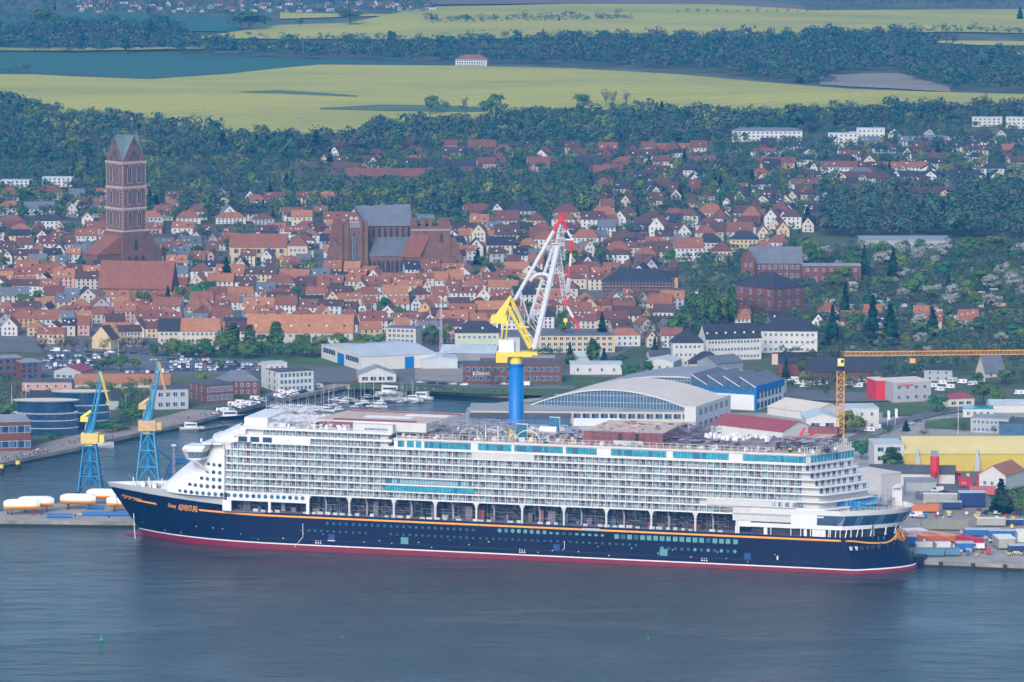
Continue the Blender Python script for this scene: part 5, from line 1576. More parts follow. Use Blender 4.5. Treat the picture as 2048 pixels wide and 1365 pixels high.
# halls at the right
BL("warehouse", 1722, 497, 180, 16, 6, dep=30, phi=0, wall='grey', roof='metalroof', kind='flat', label="long flat grey supermarket hall at the wood edge", cat="warehouse")
BL("brick_barn", 1556, 752, 60, 26, 16, dep=16, phi=-6, wall='brick', roof='dark', label="brick barn with black roof behind the sawtooth hall", cat="barn")
BL("long_dark_barn", 1616, 762, 148, 18, 24, dep=18, phi=2, wall='brick', roof='dark', label="very long barn with black roof behind the tower crane", cat="barn")
r_, w_, d_, h_, _ = BL("grey_shop", 1786, 806, 78, 40, 0, L=26, phi=20, wall='grey', roof='beigeroof', kind='flat', win=(4, 2), ww=1.6, wh=1.8, label="grey commercial building with red lettering and beige roof", cat="shop building")
t_ = inst("wall_lettering", text_mesh("HANSAPORT", 1.5, M['red'], .05, 0, .03), r_, (w_ * .14, -.12, h_ * .8)); t_.rotation_euler = (math.pi / 2, 0, 0)
BL("red_entrance_block", 1752, 802, 26, 40, 0, dep=14, phi=16, wall='red', roof='beigeroof', kind='flat', label="bright red entrance block beside the grey commercial building", cat="entrance")
BL("red_roof_shop", 1896, 816, 54, 18, 10, L=8, phi=14, wall='cream', roof='crimson', kind='hip', win=(3, 1), ww=2.4, wh=1.6, label="small cream shop with red hipped roof by the green tree", cat="shop")
BL("grey_villa", 1848, 762, 56, 22, 12, dep=12, phi=-6, wall='grey', roof='dark', kind='hip', win=(3, 2), label="grey house with black hipped roof under the crane jib", cat="house")
BL("steep_blue_house", 1970, 756, 42, 10, 32, dep=10, phi=24, wall='cream', roof='grey', kind='x', win=(2, 1), label="cream house with steep blue grey roof under the crane jib", cat="house")
BL("concrete_office", 1941, 866, 74, 30, 0, dep=14, phi=-16, wall='grey', roof='metalroof', kind='flat', win=(8, 2), label="plain concrete two storey office near the yellow hall", cat="office building")
BL("glass_front_hall", 2000, 872, 70, 24, 8, dep=20, phi=0, wall='midglass', roof='felt', kind='flat', label="hall with glazed front at the right edge", cat="hall")
BL("blue_edge_office", 1926, 836, 60, 18, 0, dep=10, phi=-4, wall='white', roof='teal', kind='flat', win=(4, 1), label="low white office with a bright blue roof edge", cat="office")
BL("long_white_hall", 1980, 826, 90, 16, 6, dep=18, wall='white', roof='zinc', label="long low white hall behind the concrete office", cat="hall")
# yellow hall
r_, w_, d_, h_, _ = BL("yellow_hall", 1808, 945, 300, 38, 24, dep=34, phi=0, wall='yellow', roof='beigeroof', kind='x', label="long bright yellow industrial hall with vent stacks", cat="industrial hall")
YW = mat("hall_yellow", (0.56, 0.42, 0.07), .6, .06, .2); YR = mat("hall_yellow_roof", (0.62, 0.52, 0.22), .7, .08, .1)
for c_ in r_.children:
    if c_.name.startswith("wall"): c_.data.materials[0] = YW
    if c_.name.startswith("roof"): c_.data.materials[0] = YR
for x_ in (5, 32, 60):
    mb = MB(); mb.box(x_, x_ + 2.2, -1.5, 0, 0, h_ * .8, M['greyp']); mb.tube((x_ + 1.1, -.8, h_ * .8), (x_ + 1.1, -.8, h_ + 2), .7, M['zinc'], 8); mb.build("vent_stack", r_)
BL("white_block_annex", 1748, 944, 60, 54, 0, dep=20, phi=3, wall='white', roof='zinc', kind='flat', win=(3, 3), ww=2.6, wh=1.8, fr='greyp', label="white two storey annex at the left end of the yellow hall", cat="annex")
BL("grey_roof_hall", 1738, 968, 170, 22, 12, dep=16, phi=-6, wall='white', roof='felt', kind='x', label="white hall with dark roof in front of the yellow hall", cat="hall")
BL("pale_blue_gatehouse", 1762, 1002, 42, 52, 0, L=58, phi=38, wall='white', roof='beigeroof', kind='flat', side=(2, 2), label="white building with a pale blue gable wall just behind the ship stern", cat="building")
BL("low_concrete_shed", 1812, 985, 60, 20, 2, dep=14, wall='grey', roof='metalroof', kind='flat', label="low grey shed below the red silo", cat="shed")
BL("red_roof_workshop", 1958, 982, 50, 34, 18, dep=22, phi=-28, wall='white', roof='orange', kind='y', win=(3, 1), label="white gabled workshop with striped orange roof behind the red containers", cat="workshop")
# sawtooth hall
def sawtooth():
    p = GT(1512, 822); s = scl(p); ph = R(64); root = empty("sawtooth_hall", p, ph, "blue trimmed white hall with four sawtooth roofs", "industrial hall")
    w = 62 / s / math.cos(ph); d = 128 / s / math.sin(ph); h = 46 / s
    mb = MB(); mb.box(0, w, 0, d, -1, h * .78, M['white']); mb.box(.1, w - .1, .1, d - .1, h * .78, h, M['midglass']); mb.build("wall", root)
    mb = MB(); mb.box(-.3, w + .3, -.3, 0, h * .76, h + .8, M['blue']); mb.box(-.3, 0, 0, d, h * .7, h * .8, M['blue']); mb.box(-.35, .9, -.35, .9, 0, h + .8, M['blue'])
    for i in range(1, 4): mb.box(-.3, 0, i * d / 4 - .3, i * d / 4 + .3, h * .7, h, M['blue'])
    mb.build("blue_trim", root)
    for i in range(4):
        y0, y1 = i * d / 4, (i + 1) * d / 4; mb = MB()
        mb.poly([(-.3, y0, h + .2), (w + .3, y0, h + .2), (w + .3, y1, h + 5), (-.3, y1, h + 5)], ROOFS['grey']); mb.poly([(-.3, y1 - .01, h), (w + .3, y1 - .01, h), (w + .3, y1 - .01, h + 5), (-.3, y1 - .01, h + 5)], M['midglass'])
        mb.poly([(-.2, y0, h), (-.2, y1, h + 4.8), (-.2, y1, h)], M['midglass']); mb.poly([(w + .2, y0, h), (w + .2, y1, h), (w + .2, y1, h + 4.8)], M['white'])
        mb.tube((-.3, y0, h + .2), (-.3, y1, h + 5), .2, M['white'], 4); mb.build("sawtooth_roof", root)
    for i in range(7):
        for k in range(2):
            mb = MB(); x0 = 1.5 + i * (w - 3) / 7; mb.box(x0, x0 + (w - 3) / 7 * .6, -.12, 0, .8 + k * h * .42, h * .34 + k * h * .42, M['midglass']); mb.build("window", root)
    q = GT(1470, 808); block(q[0], q[1] + 15, 30); q = GT(1530, 800); block(q[0], q[1] + 5, 30)
sawtooth()

def arch_hall(uA, vA, wpx, phi, dep, h0px, rise_px, roofm, frontm, label, sh=.25):
    p = GT(uA, vA); s = scl(p); ph = R(phi); root = empty("arched_hall", p, ph, label, "industrial hall")
    w = wpx / s / math.cos(ph); h0 = h0px / s; rs_ = rise_px / s; n = 28
    arc = [(w * i / n, h0 + rs_ * math.sin(math.pi * i / n) ** .85) for i in range(n + 1)]
    mb = MB(); mb.grid([[(x, 0 - .8, z + .4) for x, z in arc], [(x + sh * dep, dep, z + .4) for x, z in arc]], roofm)
    mb.grid([[(x, -.8, z - .3) for x, z in arc], [(x, -.8, z + .4) for x, z in arc]], M['cream']); mb.build("roof", root, smooth=False)
    mb = MB(); mb.prism([(0, 0), (w, 0), (w + sh * dep, dep), (sh * dep, dep)], -1, h0, M['cream'])
    mb.poly([(x + sh * dep, dep, z) for x, z in arc][::-1], M['cream']); mb.build("wall", root)
    for i in range(n):
        (x0, z0), (x1, z1) = arc[i], arc[i + 1]
        if max(z0, z1) - h0 < .3: continue
    mb = MB(); mb.poly([(x, -.02, z) for x, z in arc] , frontm)
    k = int(w / 1.6)
    for i in range(1, k):
        x = w * i / k; z = h0 + rs_ * math.sin(math.pi * i / k) ** .85; mb.box(x - .1, x + .1, -.15, -.03, h0, z, M['greyp'])
    for t in (.35, .7): mb.box(w * (.05 + t * .18), w * (.95 - t * .18), -.2, -.03, h0 + rs_ * t, h0 + rs_ * t + .2, M['greyp'])
    mb.build("glazed_front", root)
    for t in np.linspace(0, 1, 7):
        q = (p[0] + w * t * math.cos(ph), p[1] + w * t * math.sin(ph)); block(q[0] - 15 * math.sin(ph), q[1] + 15, 32); block(q[0] - (dep - 20) * math.sin(ph), q[1] + (dep - 20) * math.cos(ph), 32)
    return root, w, h0
arch_hall(1176, 800, 330, -10, 44, 26, 24, M['metalroof'], M['midglass'], "far arched hall with dark grey roof beside the sawtooth hall")
root_, w_, h0_ = arch_hall(1050, 858, 334, -9, 46, 42, 40, M['beigeroof'], M['midglass'], "great arched hall with beige roof and glazed front behind the ship")
# right flank of the arched hall: a taller cream end block with big windows
flank = MB(); dx_, dd_ = 46 * .25, 46; wz = h0_ + 2.5
flank.prism([(w_ - 4, -1.5), (w_ + 1.5, -1.5), (w_ + 1.5 + dx_, dd_), (w_ - 4 + dx_, dd_)], -1, wz, M['cream'], M['beigeroof']); flank.build("end_block", root_)
for i in range(6):
    for k_ in range(2):
        f = MB(); y0_, y1_ = 3 + i * 7, 3 + i * 7 + 4.2; z0_, z1_ = 1.5 + k_ * wz * .5, wz * .36 + k_ * wz * .5
        f.poly([(w_ + 1.56 + (y0_ + 1.5) * .242, y0_, z0_), (w_ + 1.56 + (y1_ + 1.5) * .242, y1_, z0_), (w_ + 1.56 + (y1_ + 1.5) * .242, y1_, z1_), (w_ + 1.56 + (y0_ + 1.5) * .242, y0_, z1_)], M['midglass']); f.build("window", root_)
BL("long_window_annex", 941, 862, 444, 42, 8, dep=9, phi=-3, wall='cream', roof='metalroof', kind='shed', win=(24, 2), ww=3.4, wh=2.3, label="long low annex with a band of wide windows before the arched hall", cat="annex", fr='greyp')
BL("dark_workshop", 940, 872, 200, 36, 6, dep=7, phi=-3, wall='midglass', roof='felt', kind='shed', label="low dark glazed workshop behind the ship roof", cat="workshop", win=(26, 1), ww=1.3, wh=2.2, fr='white')
BL("white_lean_to", 1148, 878, 90, 26, 10, dep=8, phi=-3, wall='greyp', roof='tarp', kind='shed', label="white corrugated lean-to roof before the arched hall", cat="shed")
# works halls behind the stern
BL("red_roof_hall", 1566, 896, 66, 32, 16, L=140, phi=48, wall='white', roof='crimson', kind='y', label="white hall with broad dull red roof right behind the ship roof works", cat="hall")
BL("beige_roof_hall", 1622, 842, 78, 16, 14, L=82, phi=40, wall='white', roof='beigeroof', kind='y', label="white hall with beige roof and blue eaves left of the tower crane", cat="hall")
BL("white_gate_hall", 1612, 872, 66, 34, 10, dep=22, phi=3, wall='white', roof='zinc', kind='y', win=(2, 1), ww=4, wh=4, label="white gabled hall with a tall grey gate left of the tower crane", cat="hall", fr='greyp')
BL("white_office_cube", 1690, 862, 68, 44, 0, dep=18, phi=6, wall='white', roof='zinc', kind='flat', win=(3, 2), label="white flat roofed office right of the tower crane behind a willow", cat="office")
BL("brick_harbour_block", 1150, 724, 60, 10, 8, dep=12, wall='white', roof='zinc', label="low white shed behind the workshop yard", cat="shed")
BL("manor", 911, 133, 62, 14, 9, dep=14, phi=-8, wall='white', roof='red', kind='hip', win=(12, 3), ww=1.6, wh=1.5, label="solitary white three storey house with a red roof among far trees", cat="manor house", tiny=True)
BL("farm_barn", 1018, 37, 18, 4, 2, dep=12, wall='white', roof='metalroof', label="tiny white farm shed in the far tree clump on the yellow fields", cat="barn")
# round glass offices at the promenade
def round_office(u, v, rpx, hpx, tilt, label):
    p = GT(u, v); s = scl(p); r = rpx / s; h = hpx / s
    root = empty("round_glass_office", (p[0], p[1] + r * .35, p[2]), 0, label, "office building"); n = 36
    ell = lambda k, z: [(r * k * math.cos(t), r * .42 * k * math.sin(t), z) for t in np.linspace(0, 2 * math.pi, n + 1)]
    mb = MB(); mb.grid([ell(.96, -1), ell(.96, h * .62)], M['darkglass'], flip=False); mb.build("glass_wall", root)
    mb = MB(); mb.grid([ell(.88, h * .62), ell(.88, h * .97)], M['darkglass']); mb.build("glass_top_floor", root)
    for z in (.2, .42, .62):
        mb = MB(); mb.grid([ell(1.0, h * z), ell(1.0, h * z + .35)], M['greyp']); mb.grid([ell(1.0, h * z + .5), ell(.8, h * z + .5)], M['white']); mb.build("balcony_band", root)
    mb = MB(); mb.grid([ell(1.02, h * .97), ell(1.02, h)], M['copper']); mb.poly(ell(1.02, h)[:-1], M['beigeroof']); mb.build("roof", root)
    mb = MB()
    for i in range(n * 2):
        t = i * math.pi / n; mb.box(r * .97 * math.cos(t) - .08, r * .97 * math.cos(t) + .08, r * .41 * math.sin(t) - .08, r * .41 * math.sin(t) + .08, 0, h * .62, M['midglass'])
    mb.build("mullions", root); block(p[0], p[1] + 8, r)
round_office(90, 872, 66, 70, 0, "dark glass office with curved floors and pale roof on the promenade")
round_office(160, 858, 58, 74, 0, "taller dark glass office with curved floors behind its lower twin")
BL("long_slate_barn", 60, 820, 180, 20, 16, dep=10, wall='grey', roof='dark', label="long dark slate roof behind the round glass offices", cat="building")
# ---------------------------------------------------------------- the town, row behind row
def free(x, y, r):
    for bx, by, br in BLOCK:
        if (bx - x) ** 2 + (by - y) ** 2 < (br + r) ** 2: return False
    return True
trnd = random.Random(21)
wall_word = {'white': 'white', 'cream': 'cream', 'yellow': 'yellow', 'pink': 'pink', 'grey': 'grey', 'brick': 'brick', 'ochre': 'ochre', 'green': 'pale green'}
roof_word = {'orange': 'orange', 'red': 'red', 'rust': 'dull red', 'brown': 'brown', 'dark': 'black', 'grey': 'grey slate'}
def pick(d):
    t = trnd.random() * sum(d.values())
    for k, v in d.items():
        t -= v
        if t <= 0: return k
    return k
def fill_town(vtop, vbot, ulo, uhi, vstep, roofs, walls, wr=(24, 62), hr=(12, 22), rr=(9, 16), group="", kinds=(.45, .45, .1), gap=(0, 6), limit=999, street=0.13, name="town_house", cat="house", phis=(-14, 14), depth=(9, 12), rad=4.0):
    n = 0; v = vbot
    while v > vtop:
        u = ulo(v) + trnd.uniform(0, 30); row_phi = trnd.uniform(*phis)
        while u < uhi(v) and n < limit:
            front = trnd.random() < kinds[1]
            wpx = trnd.uniform(*wr) * (0.55 if front else 1.0)
            vv = v + trnd.uniform(-vstep * .12, vstep * .12) + vstep * .35 * math.sin(u / 140.0 + v)
            if trnd.random() < .12: row_phi = trnd.uniform(*phis)
            phi = row_phi + trnd.uniform(-1.5, 1.5)
            p = GT(u, vv); s = scl(p); w = wpx / s
            dep = trnd.uniform(*depth)
            cx, cy = p[0] + w / 2, p[1] + dep / 2
            if free(cx, cy, max(w, dep) * .42 + rad - 4) and not water_mask(np.array([cx]), np.array([cy - 5]))[0]:
                rf, wl = pick(roofs), pick(walls)
                kind = 'y' if front else ('hip' if trnd.random() < kinds[2] * 2 else 'x')
                hpx = trnd.uniform(*hr) * s / 3.2; rpx = trnd.uniform(*rr) * s / 3.2
                if front: rpx = min(rpx * 1.1, wpx * .6)
                nm = "gabled_" + name if front else name
                cols = max(2, int(w / 2.9)); rows = 2 if hpx / s < 6.2 else 3
                root, *_ = bld(nm, u, vv, wpx, hpx, rpx, dep=dep if not front else trnd.uniform(12, 20), phi=phi, wall=wl, roof=rf, kind=kind,
                               win=(cols, rows), side=True, tiny=True, ww=1.0, wh=1.4, chim=1 if trnd.random() < .5 else 0, dorm=(int(w / 5) if trnd.random() < .4 and kind == 'x' else 0),
                               cat=cat, own=False, oh=.3)
                block(cx, cy, max(w, dep) * .42)
                look = "%s %shouse with %s roof" % (wall_word[wl], "gable-fronted " if front else ("hip-roofed " if kind == 'hip' else ""), roof_word[rf])
                THINGS.append((root, look, u, vv, group)); n += 1
            u += wpx * 1.0 + trnd.uniform(*gap)
            if trnd.random() < street:
                g2 = trnd.uniform(14, 30)
                if name in ("town_house", "villa") and (pt := GT(u + g2 / 2, vv)) and free(pt[0], pt[1], 0):
                    tree(trnd.choice(['broadleaf_tree', 'broadleaf_tree', 'fresh_leaf_tree', 'bare_tree', 'dense_tree']), u + g2 / 2, vv + 2, trnd.uniform(20, 34), 1.15, group="trees between the old town houses"); block(pt[0], pt[1], 3)
                u += g2
        v -= vstep
    return n
old_roofs = dict(orange=30, red=30, rust=14, brown=10, dark=11, grey=6)
old_walls = dict(white=42, cream=30, yellow=12, pink=5, grey=6, brick=8, ochre=3)
n0 = fill_town(466, 545, lambda v: -20, lambda v: 1345, 14, dict(orange=12, red=22, rust=18, brown=18, dark=20, grey=14), dict(white=50, cream=26, yellow=6, pink=4, grey=12, brick=8), limit=190, group="old town houses around the churches", kinds=(.4, .24, .12), gap=(2, 22), street=.2, wr=(22, 48))
n1 = fill_town(548, 690, lambda v: -20 if v < 690 else 60, lambda v: 1345 if v < 655 else (900 if v > 668 else 1240), 13.5, old_roofs, old_walls, limit=340, group="old town houses", kinds=(.4, .27, .08))
# the avenue and the edge of the old town
n2 = fill_town(430, 520, lambda v: 930, lambda v: 1580, 15, dict(rust=30, brown=20, dark=22, red=18, orange=6), dict(white=40, cream=36, yellow=14, brick=10), limit=52, group="houses at the upper edge of the town", kinds=(.4, .3, .3), gap=(6, 26), name="villa", cat="villa", wr=(34, 60), hr=(18, 28), rr=(14, 20))
# suburbs among the trees
n3 = fill_town(385, 462, lambda v: 1180, lambda v: 1640, 13, dict(rust=26, brown=34, dark=30, red=10), dict(white=50, cream=30, yellow=8, brick=10), limit=66, group="houses among the suburb trees", kinds=(.4, .45, .2), gap=(16, 50), name="suburban_house", wr=(22, 44), hr=(13, 20), rr=(12, 18))
n4 = fill_town(296, 384, lambda v: 640 if v < 345 else 1180, lambda v: 1420, 11, dict(rust=34, brown=40, dark=20, red=6), dict(white=20, cream=16, brick=50, pink=10, ochre=4), limit=54, group="red roofed houses far up in the suburb", kinds=(.5, .3, .2), gap=(16, 60), name="suburban_house", wr=(24, 60), hr=(12, 20), rr=(12, 17))
n5 = fill_town(272, 420, lambda v: 1500 if v > 300 else 1660, lambda v: 2070, 13, dict(rust=20, brown=32, dark=36, red=6, grey=8), dict(white=50, cream=16, brick=20, grey=8, yellow=4), limit=110, group="houses on the far hillside", kinds=(.5, .3, .2), gap=(10, 50), name="hillside_house", wr=(24, 60), hr=(11, 18), rr=(9, 15))
n6 = fill_town(395, 470, lambda v: -20, lambda v: 660, 16, dict(orange=16, red=30, rust=20, dark=20, grey=20), dict(white=45, cream=30, brick=12, grey=14), limit=50, group="houses behind the two churches", kinds=(.5, .3, .2), gap=(8, 40), name="villa", cat="villa", wr=(28, 60), hr=(12, 20), rr=(10, 16))
n7 = fill_town(622, 655, lambda v: 1470, lambda v: 1940, 14, dict(orange=40, red=40, dark=20), dict(white=50, cream=40), limit=12, group="houses beside the white school", kinds=(.5, .4, .1), gap=(16, 60), name="suburban_house", wr=(30, 46), hr=(12, 16), rr=(14, 18))
for (u, v, w, ph, wl, rf, lb) in [(1800, 353, 74, 4, 'white', 'rust', 'long white row house with red roof on the hillside, left one'), (1735, 353, 118, 4, 'white', 'rust', 'very long white row house with red roof high on the hillside')][:0]: pass
# white modern flats on the hill, terraces
for (u, v, w, h, lb) in [(1656, 290, 62, 22, "white modern flats with flat roof, lower left of a pair on the hill"), (1713, 284, 56, 26, "white modern flats with flat roof, upper right of a pair on the hill"),
                         (1944, 254, 60, 18, "white modern flats with flat roof near the right edge of the hill"), (2012, 258, 50, 22, "white modern flats at the right frame edge on the hill"),
                         (1464, 284, 140, 22, "long pale apartment row behind bare trees on the hill"), (0, 378, 60, 16, "long low white flats behind the trees left of the tower"), (84, 374, 60, 18, "white flats behind the trees just left of the tower")]:
    bld("apartment_block", u, v, w, h, 6 if w > 100 else 0, dep=12, phi=-4, wall='white', roof='grey' if w > 100 else 'zinc', kind='hip' if w > 100 else 'flat', win=(max(4, int(w / 9)), 3), ww=1.4, wh=1.3, tiny=True, label=lb, cat="apartment block"); q_ = GT(u + w / 2, v); block(q_[0], q_[1] - 16, 15)
for (u, v, w, h, rp, wl, rf, lb) in [(1640, 348, 74, 14, 10, 'white', 'rust', "white row house with red roof below the modern flats"), (1736, 344, 120, 10, 9, 'white', 'red', "long white row house with bright red roof, topmost of the hillside rows"),
                                 (1662, 366, 110, 10, 11, 'white', 'brown', "white row house with brown roof in the middle of the hillside"), (1772, 362, 190, 9, 9, 'white', 'dark', "very long white row house with dark roof on the hillside"),
                                 (1590, 398, 150, 12, 16, 'brick', 'brown', "long brown roofed brick row house on the hillside"), (1520, 342, 70, 16, 10, 'ochre', 'rust', "orange and blue fronted row house on the hillside"),
                                 (1745, 402, 160, 12, 16, 'brick', 'brown', "long brown roofed brick row house by the big conifer"), (690, 366, 160, 14, 14, 'brick', 'rust', "long brick apartment row with red roof among suburb trees"),
                                 (600, 346, 120, 10, 10, 'brick', 'brown', "low brick row behind the treetops above the great church"), (850, 340, 130, 10, 10, 'brick', 'dark', "row house with dark roofs in the far suburb"),
                                 (1310, 308, 90, 10, 10, 'brick', 'red', "dark red roofed long building at the wood edge")]:
    bld("row_house", u, v, w, h, rp, dep=10, phi=-3, wall=wl, roof=rf, kind='x', win=(int(w / 8), 2), ww=1.2, wh=1.2, tiny=True, label=lb, cat="row house")
    for f_ in (.2, .5, .8): q_ = GT(u + w * f_, v); block(q_[0], q_[1] - 12, 11)
# far villages above the fields
far_roofs = dict(rust=30, red=20, dark=30, grey=20); far_walls = dict(white=60, cream=30, brick=10)
fill_town(4, 24, lambda v: 130, lambda v: 860, 5.5, far_roofs, far_walls, limit=75, group="far village above the fields", kinds=(.5, .4, .1), gap=(4, 30), name="village_house", wr=(9, 18), hr=(9, 14), rr=(8, 12), phis=(-10, 10), rad=3)
def schrebergarten():
    for i in range(46):
        u, v = trnd.uniform(1680, 2060), trnd.uniform(585, 640) if trnd.random() < .8 else trnd.uniform(560, 590)
        p = GT(u, v)
        if not free(p[0], p[1], 4): continue
        wl, rf = trnd.choice(['white', 'grey', 'cream', 'ochre', 'brick']), trnd.choice(['grey', 'dark', 'rust', 'brown', 'zinc'])
        r_, *_ = bld("garden_shed", u, v, trnd.uniform(10, 22), 7, 3, dep=4, phi=trnd.uniform(-25, 25), wall=wl, roof=rf, kind=trnd.choice(['x', 'flat', 'shed']), own=False, cat="garden shed")
        block(p[0], p[1], 3)
        THINGS.append((r_, "%s garden shed with %s roof" % (wall_word.get(wl, wl), roof_word.get(rf, 'pale metal')), u, v, "sheds in the allotment gardens"))
schrebergarten()
print("HOUSES", n0, n1, n2, n3, n4, n5, n6, n7)

fill_town(560, 690, lambda v: 1215, lambda v: 1350, 15, old_roofs, old_walls, limit=16, group="houses between the scaffolding and the avenue", gap=(2, 20))
# ---------------------------------------------------------------- cranes
def lat(mb, a, b, w, n, m, r=.12, w2=None, legs=4):
    """square lattice girder from a to b, n bays"""
    a, b = Vector(a), Vector(b); d = (b - a).normalized()
    x = Vector((0, 0, 1)).cross(d)
    x = x.normalized() if x.length > .1 else Vector((1, 0, 0))
    y = d.cross(x); w2 = w if w2 is None else w2
    C = []
    for i in range(n + 1):
        t = i / n; ww = (w + (w2 - w) * t) / 2; c = a + (b - a) * t
        C.append([c + x * sx * ww + y * sy * ww for sx, sy in ((-1, -1), (1, -1), (1, 1), (-1, 1))])
    for i in range(n):
        for k in range(4):
            mb.tube(C[i][k], C[i + 1][k], r * 1.4, m, 4, caps=False)
            mb.tube(C[i][k], C[i + 1][(k + 1) % 4], r, m, 3, caps=False)
            mb.tube(C[i + 1][k], C[i + 1][(k + 1) % 4], r, m, 3, caps=False)

def big_crane():
    x0, y0 = SN(147, 80); z0 = 2.3
    u0, v0 = PX(x0, y0, z0); s = scl((x0, y0, z0 + 60))
    root = empty("shipyard_crane", (x0, y0, z0), 0, "giant shipyard crane with blue column, yellow slewing house and grey and red boom", "crane")
    def W(u, v, y=0.0):   # photo point on the crane's plane y metres behind its axis
        dx, dy, dz = ray(u, v); t = (y0 + y) / dy
        return (dx * t - x0, y, CAM_H + dz * t - z0)
    mb = MB(); zt = W(1041, 727)[2]; mb.tube((0, 0, 0), (0, 0, zt), 2.95, M['blue'], 28, caps=True)
    mb.build("column", root, smooth=True)
    mb = MB(); mb.tube((0, 0, zt - .8), (0, 0, zt), 3.3, M['blue'], 20); mb.tube((3.05, -.5, 2), (3.05, -.5, zt), .25, M['midblue'], 5)
    for i in range(24): mb.tube((2.7, -.5, 3 + i * (zt - 4) / 24), (3.5, -.5, 3 + i * (zt - 4) / 24), .12, M['midblue'], 4)
    mb.build("column_ladder", root)
    P = lambda u, v, y=0: W(u, v, y)
    def beam(mb, a, b, r, m, n=4): mb.tube(a, b, r, m, n)
    z1 = P(1041, 712)[2]
    mb = MB(); mb.tube((0, 0, zt), (0, 0, z1), 2.7, M['yellow'], 20); mb.build("slewing_ring", root)
    mb = MB(); xl, xr = P(992, 705)[0], P(1070, 705)[0]; zt2 = P(1000, 703)[2]
    mb.box(xl, xr - 1.2, -3.6, 3.6, z1, zt2, M['yellow']); mb.box(xl, xl + 4.8, -3.4, 3.4, P(0, 724)[2], z1, M['yellow']); mb.box(xr - 1.2, xr + 1, -3.2, 3.2, z1 + .6, zt2, M['yellow'])
    mb.build("platform", root)
    mb = MB(); mb.box(P(997, 0)[0], P(1028, 0)[0], -3.2, 2.5, zt2, P(0, 679)[2], M['white']); mb.box(P(1012, 0)[0], P(1040, 0)[0], -1.5, 3.3, zt2, P(0, 676)[2], M['greyp']); mb.build("machinery_house", root)
    # yellow portal frame and counterweight
    mb = MB()
    for y in (-2.6, 2.6):
        for (a, b, r) in (((998, 703), (1013, 617), .35), ((1009, 690), (1022, 615), .3), ((1015, 612), (1060, 697), .75), ((1025, 607), (1068, 700), .45), ((1040, 655), (1058, 655), .4), ((1048, 672), (1062, 672), .4)):
            beam(mb, P(*a, y), P(*b, y), r, M['yellow'])
    for v in (615, 640, 662, 685): beam(mb, P(1018 + (v - 615) * .5, v, -2.6), P(1018 + (v - 615) * .5, v, 2.6), .35, M['yellow'])
    mb.build("portal_frame", root)
    mb = MB()
    for y in (-1.8, 1.8): beam(mb, P(1022, 596, y), P(988, 640, y), .9, M['yellow']); beam(mb, P(1024, 600, y), P(1030, 620, y), .8, M['yellow'])
    a = P(983, 642); mb.box(a[0], a[0] + 6.5, -3, 3, a[2] - .9, a[2] + 2.4, M['yellow'], 0); mb.poly([P(983, 641, -2.9), P(1003, 643, -2.9), P(1024, 592, -2.9), P(1019, 592, -2.9)], M['yellow']); mb.poly([P(983, 641, 2.9), P(1003, 643, 2.9), P(1024, 592, 2.9), P(1019, 592, 2.9)][::-1], M['yellow'])
    mb.poly([P(983, 641, -2.9), P(1019, 592, -2.9), P(1019, 592, 2.9), P(983, 641, 2.9)], M['yellow']); mb.poly([P(1003, 643, -2.9), P(1003, 643, 2.9), P(1024, 592, 2.9), P(1024, 592, -2.9)], M['yellow'])
    mb.build("counterweight", root)
    # main boom: two big tubes meeting near the head, with lattice between
    mb = MB(); A0, A1, T = P(1069, 698, -3), P(1058, 640, 3), P(1111, 487, 0)
    beam(mb, A0, P(1116, 492, -1.2), 1.25, M['cranegrey'], 8); beam(mb, P(1056, 646, 3.5), P(1108, 489, 1.2), .7, M['cranegrey'], 8)
    for i in range(11):
        t0, t1 = i / 11, (i + .5) / 11
        L_ = lambda t: tuple(P(1056, 646, 3.5)[q] * (1 - t) + P(1108, 489, 1.2)[q] * t for q in range(3)); Rr = lambda t: tuple(A0[q] * (1 - t) + P(1116, 492, -1.2)[q] * t for q in range(3))
        beam(mb, L_(t0), Rr(min(1, t0 * .9 + .15)), .2, M['cranegrey']); beam(mb, Rr(min(1, t1 * .9 + .12)), L_(min(1, t1 + .05)), .14, M['cranegrey'])
    for k in range(6):
        a0, a1 = math.pi * (.15 + k * .12), math.pi * (.15 + (k + 1) * .12); c = P(1083, 572)
        beam(mb, (c[0] + 5.2 * math.cos(a0), 0, c[2] + 5 * math.sin(a0)), (c[0] + 5.2 * math.cos(a1), 0, c[2] + 5 * math.sin(a1)), .8, M['cranegrey'], 6)
    beam(mb, P(1072, 490, 0), P(1122, 486, 0), .0001, M['cranegrey']); beam(mb, P(1102, 488, 0), P(1130, 488, 0), .35, M['cranegrey'])
    mb.build("main_boom", root)
    mb = MB(); beam(mb, P(1030, 600, 0), P(1108, 462, 0), .85, M['cranegrey'], 8); beam(mb, P(1108, 462, 0), P(1120, 440, 0), .9, M['red'], 8); mb.build("tie_boom", root)
    mb = MB(); beam(mb, P(1113, 487, 0), P(1121, 446, 0), .6, M['cranegrey'], 6); lat(mb, P(1114, 490, 0), P(1130, 600, 0), 2.0, 12, M['cranegrey'], .12); lat(mb, P(1122, 450, 0), P(1126, 520, 0), 1.6, 8, M['cranegrey'], .1)
    for v in (465, 478, 492): mb.box(P(1112, v)[0], P(1130, v)[0], -1.3, 1.3, P(0, v)[2], P(0, v)[2] + .2, M['cranegrey'])
    mb.build("hanging_mast", root)
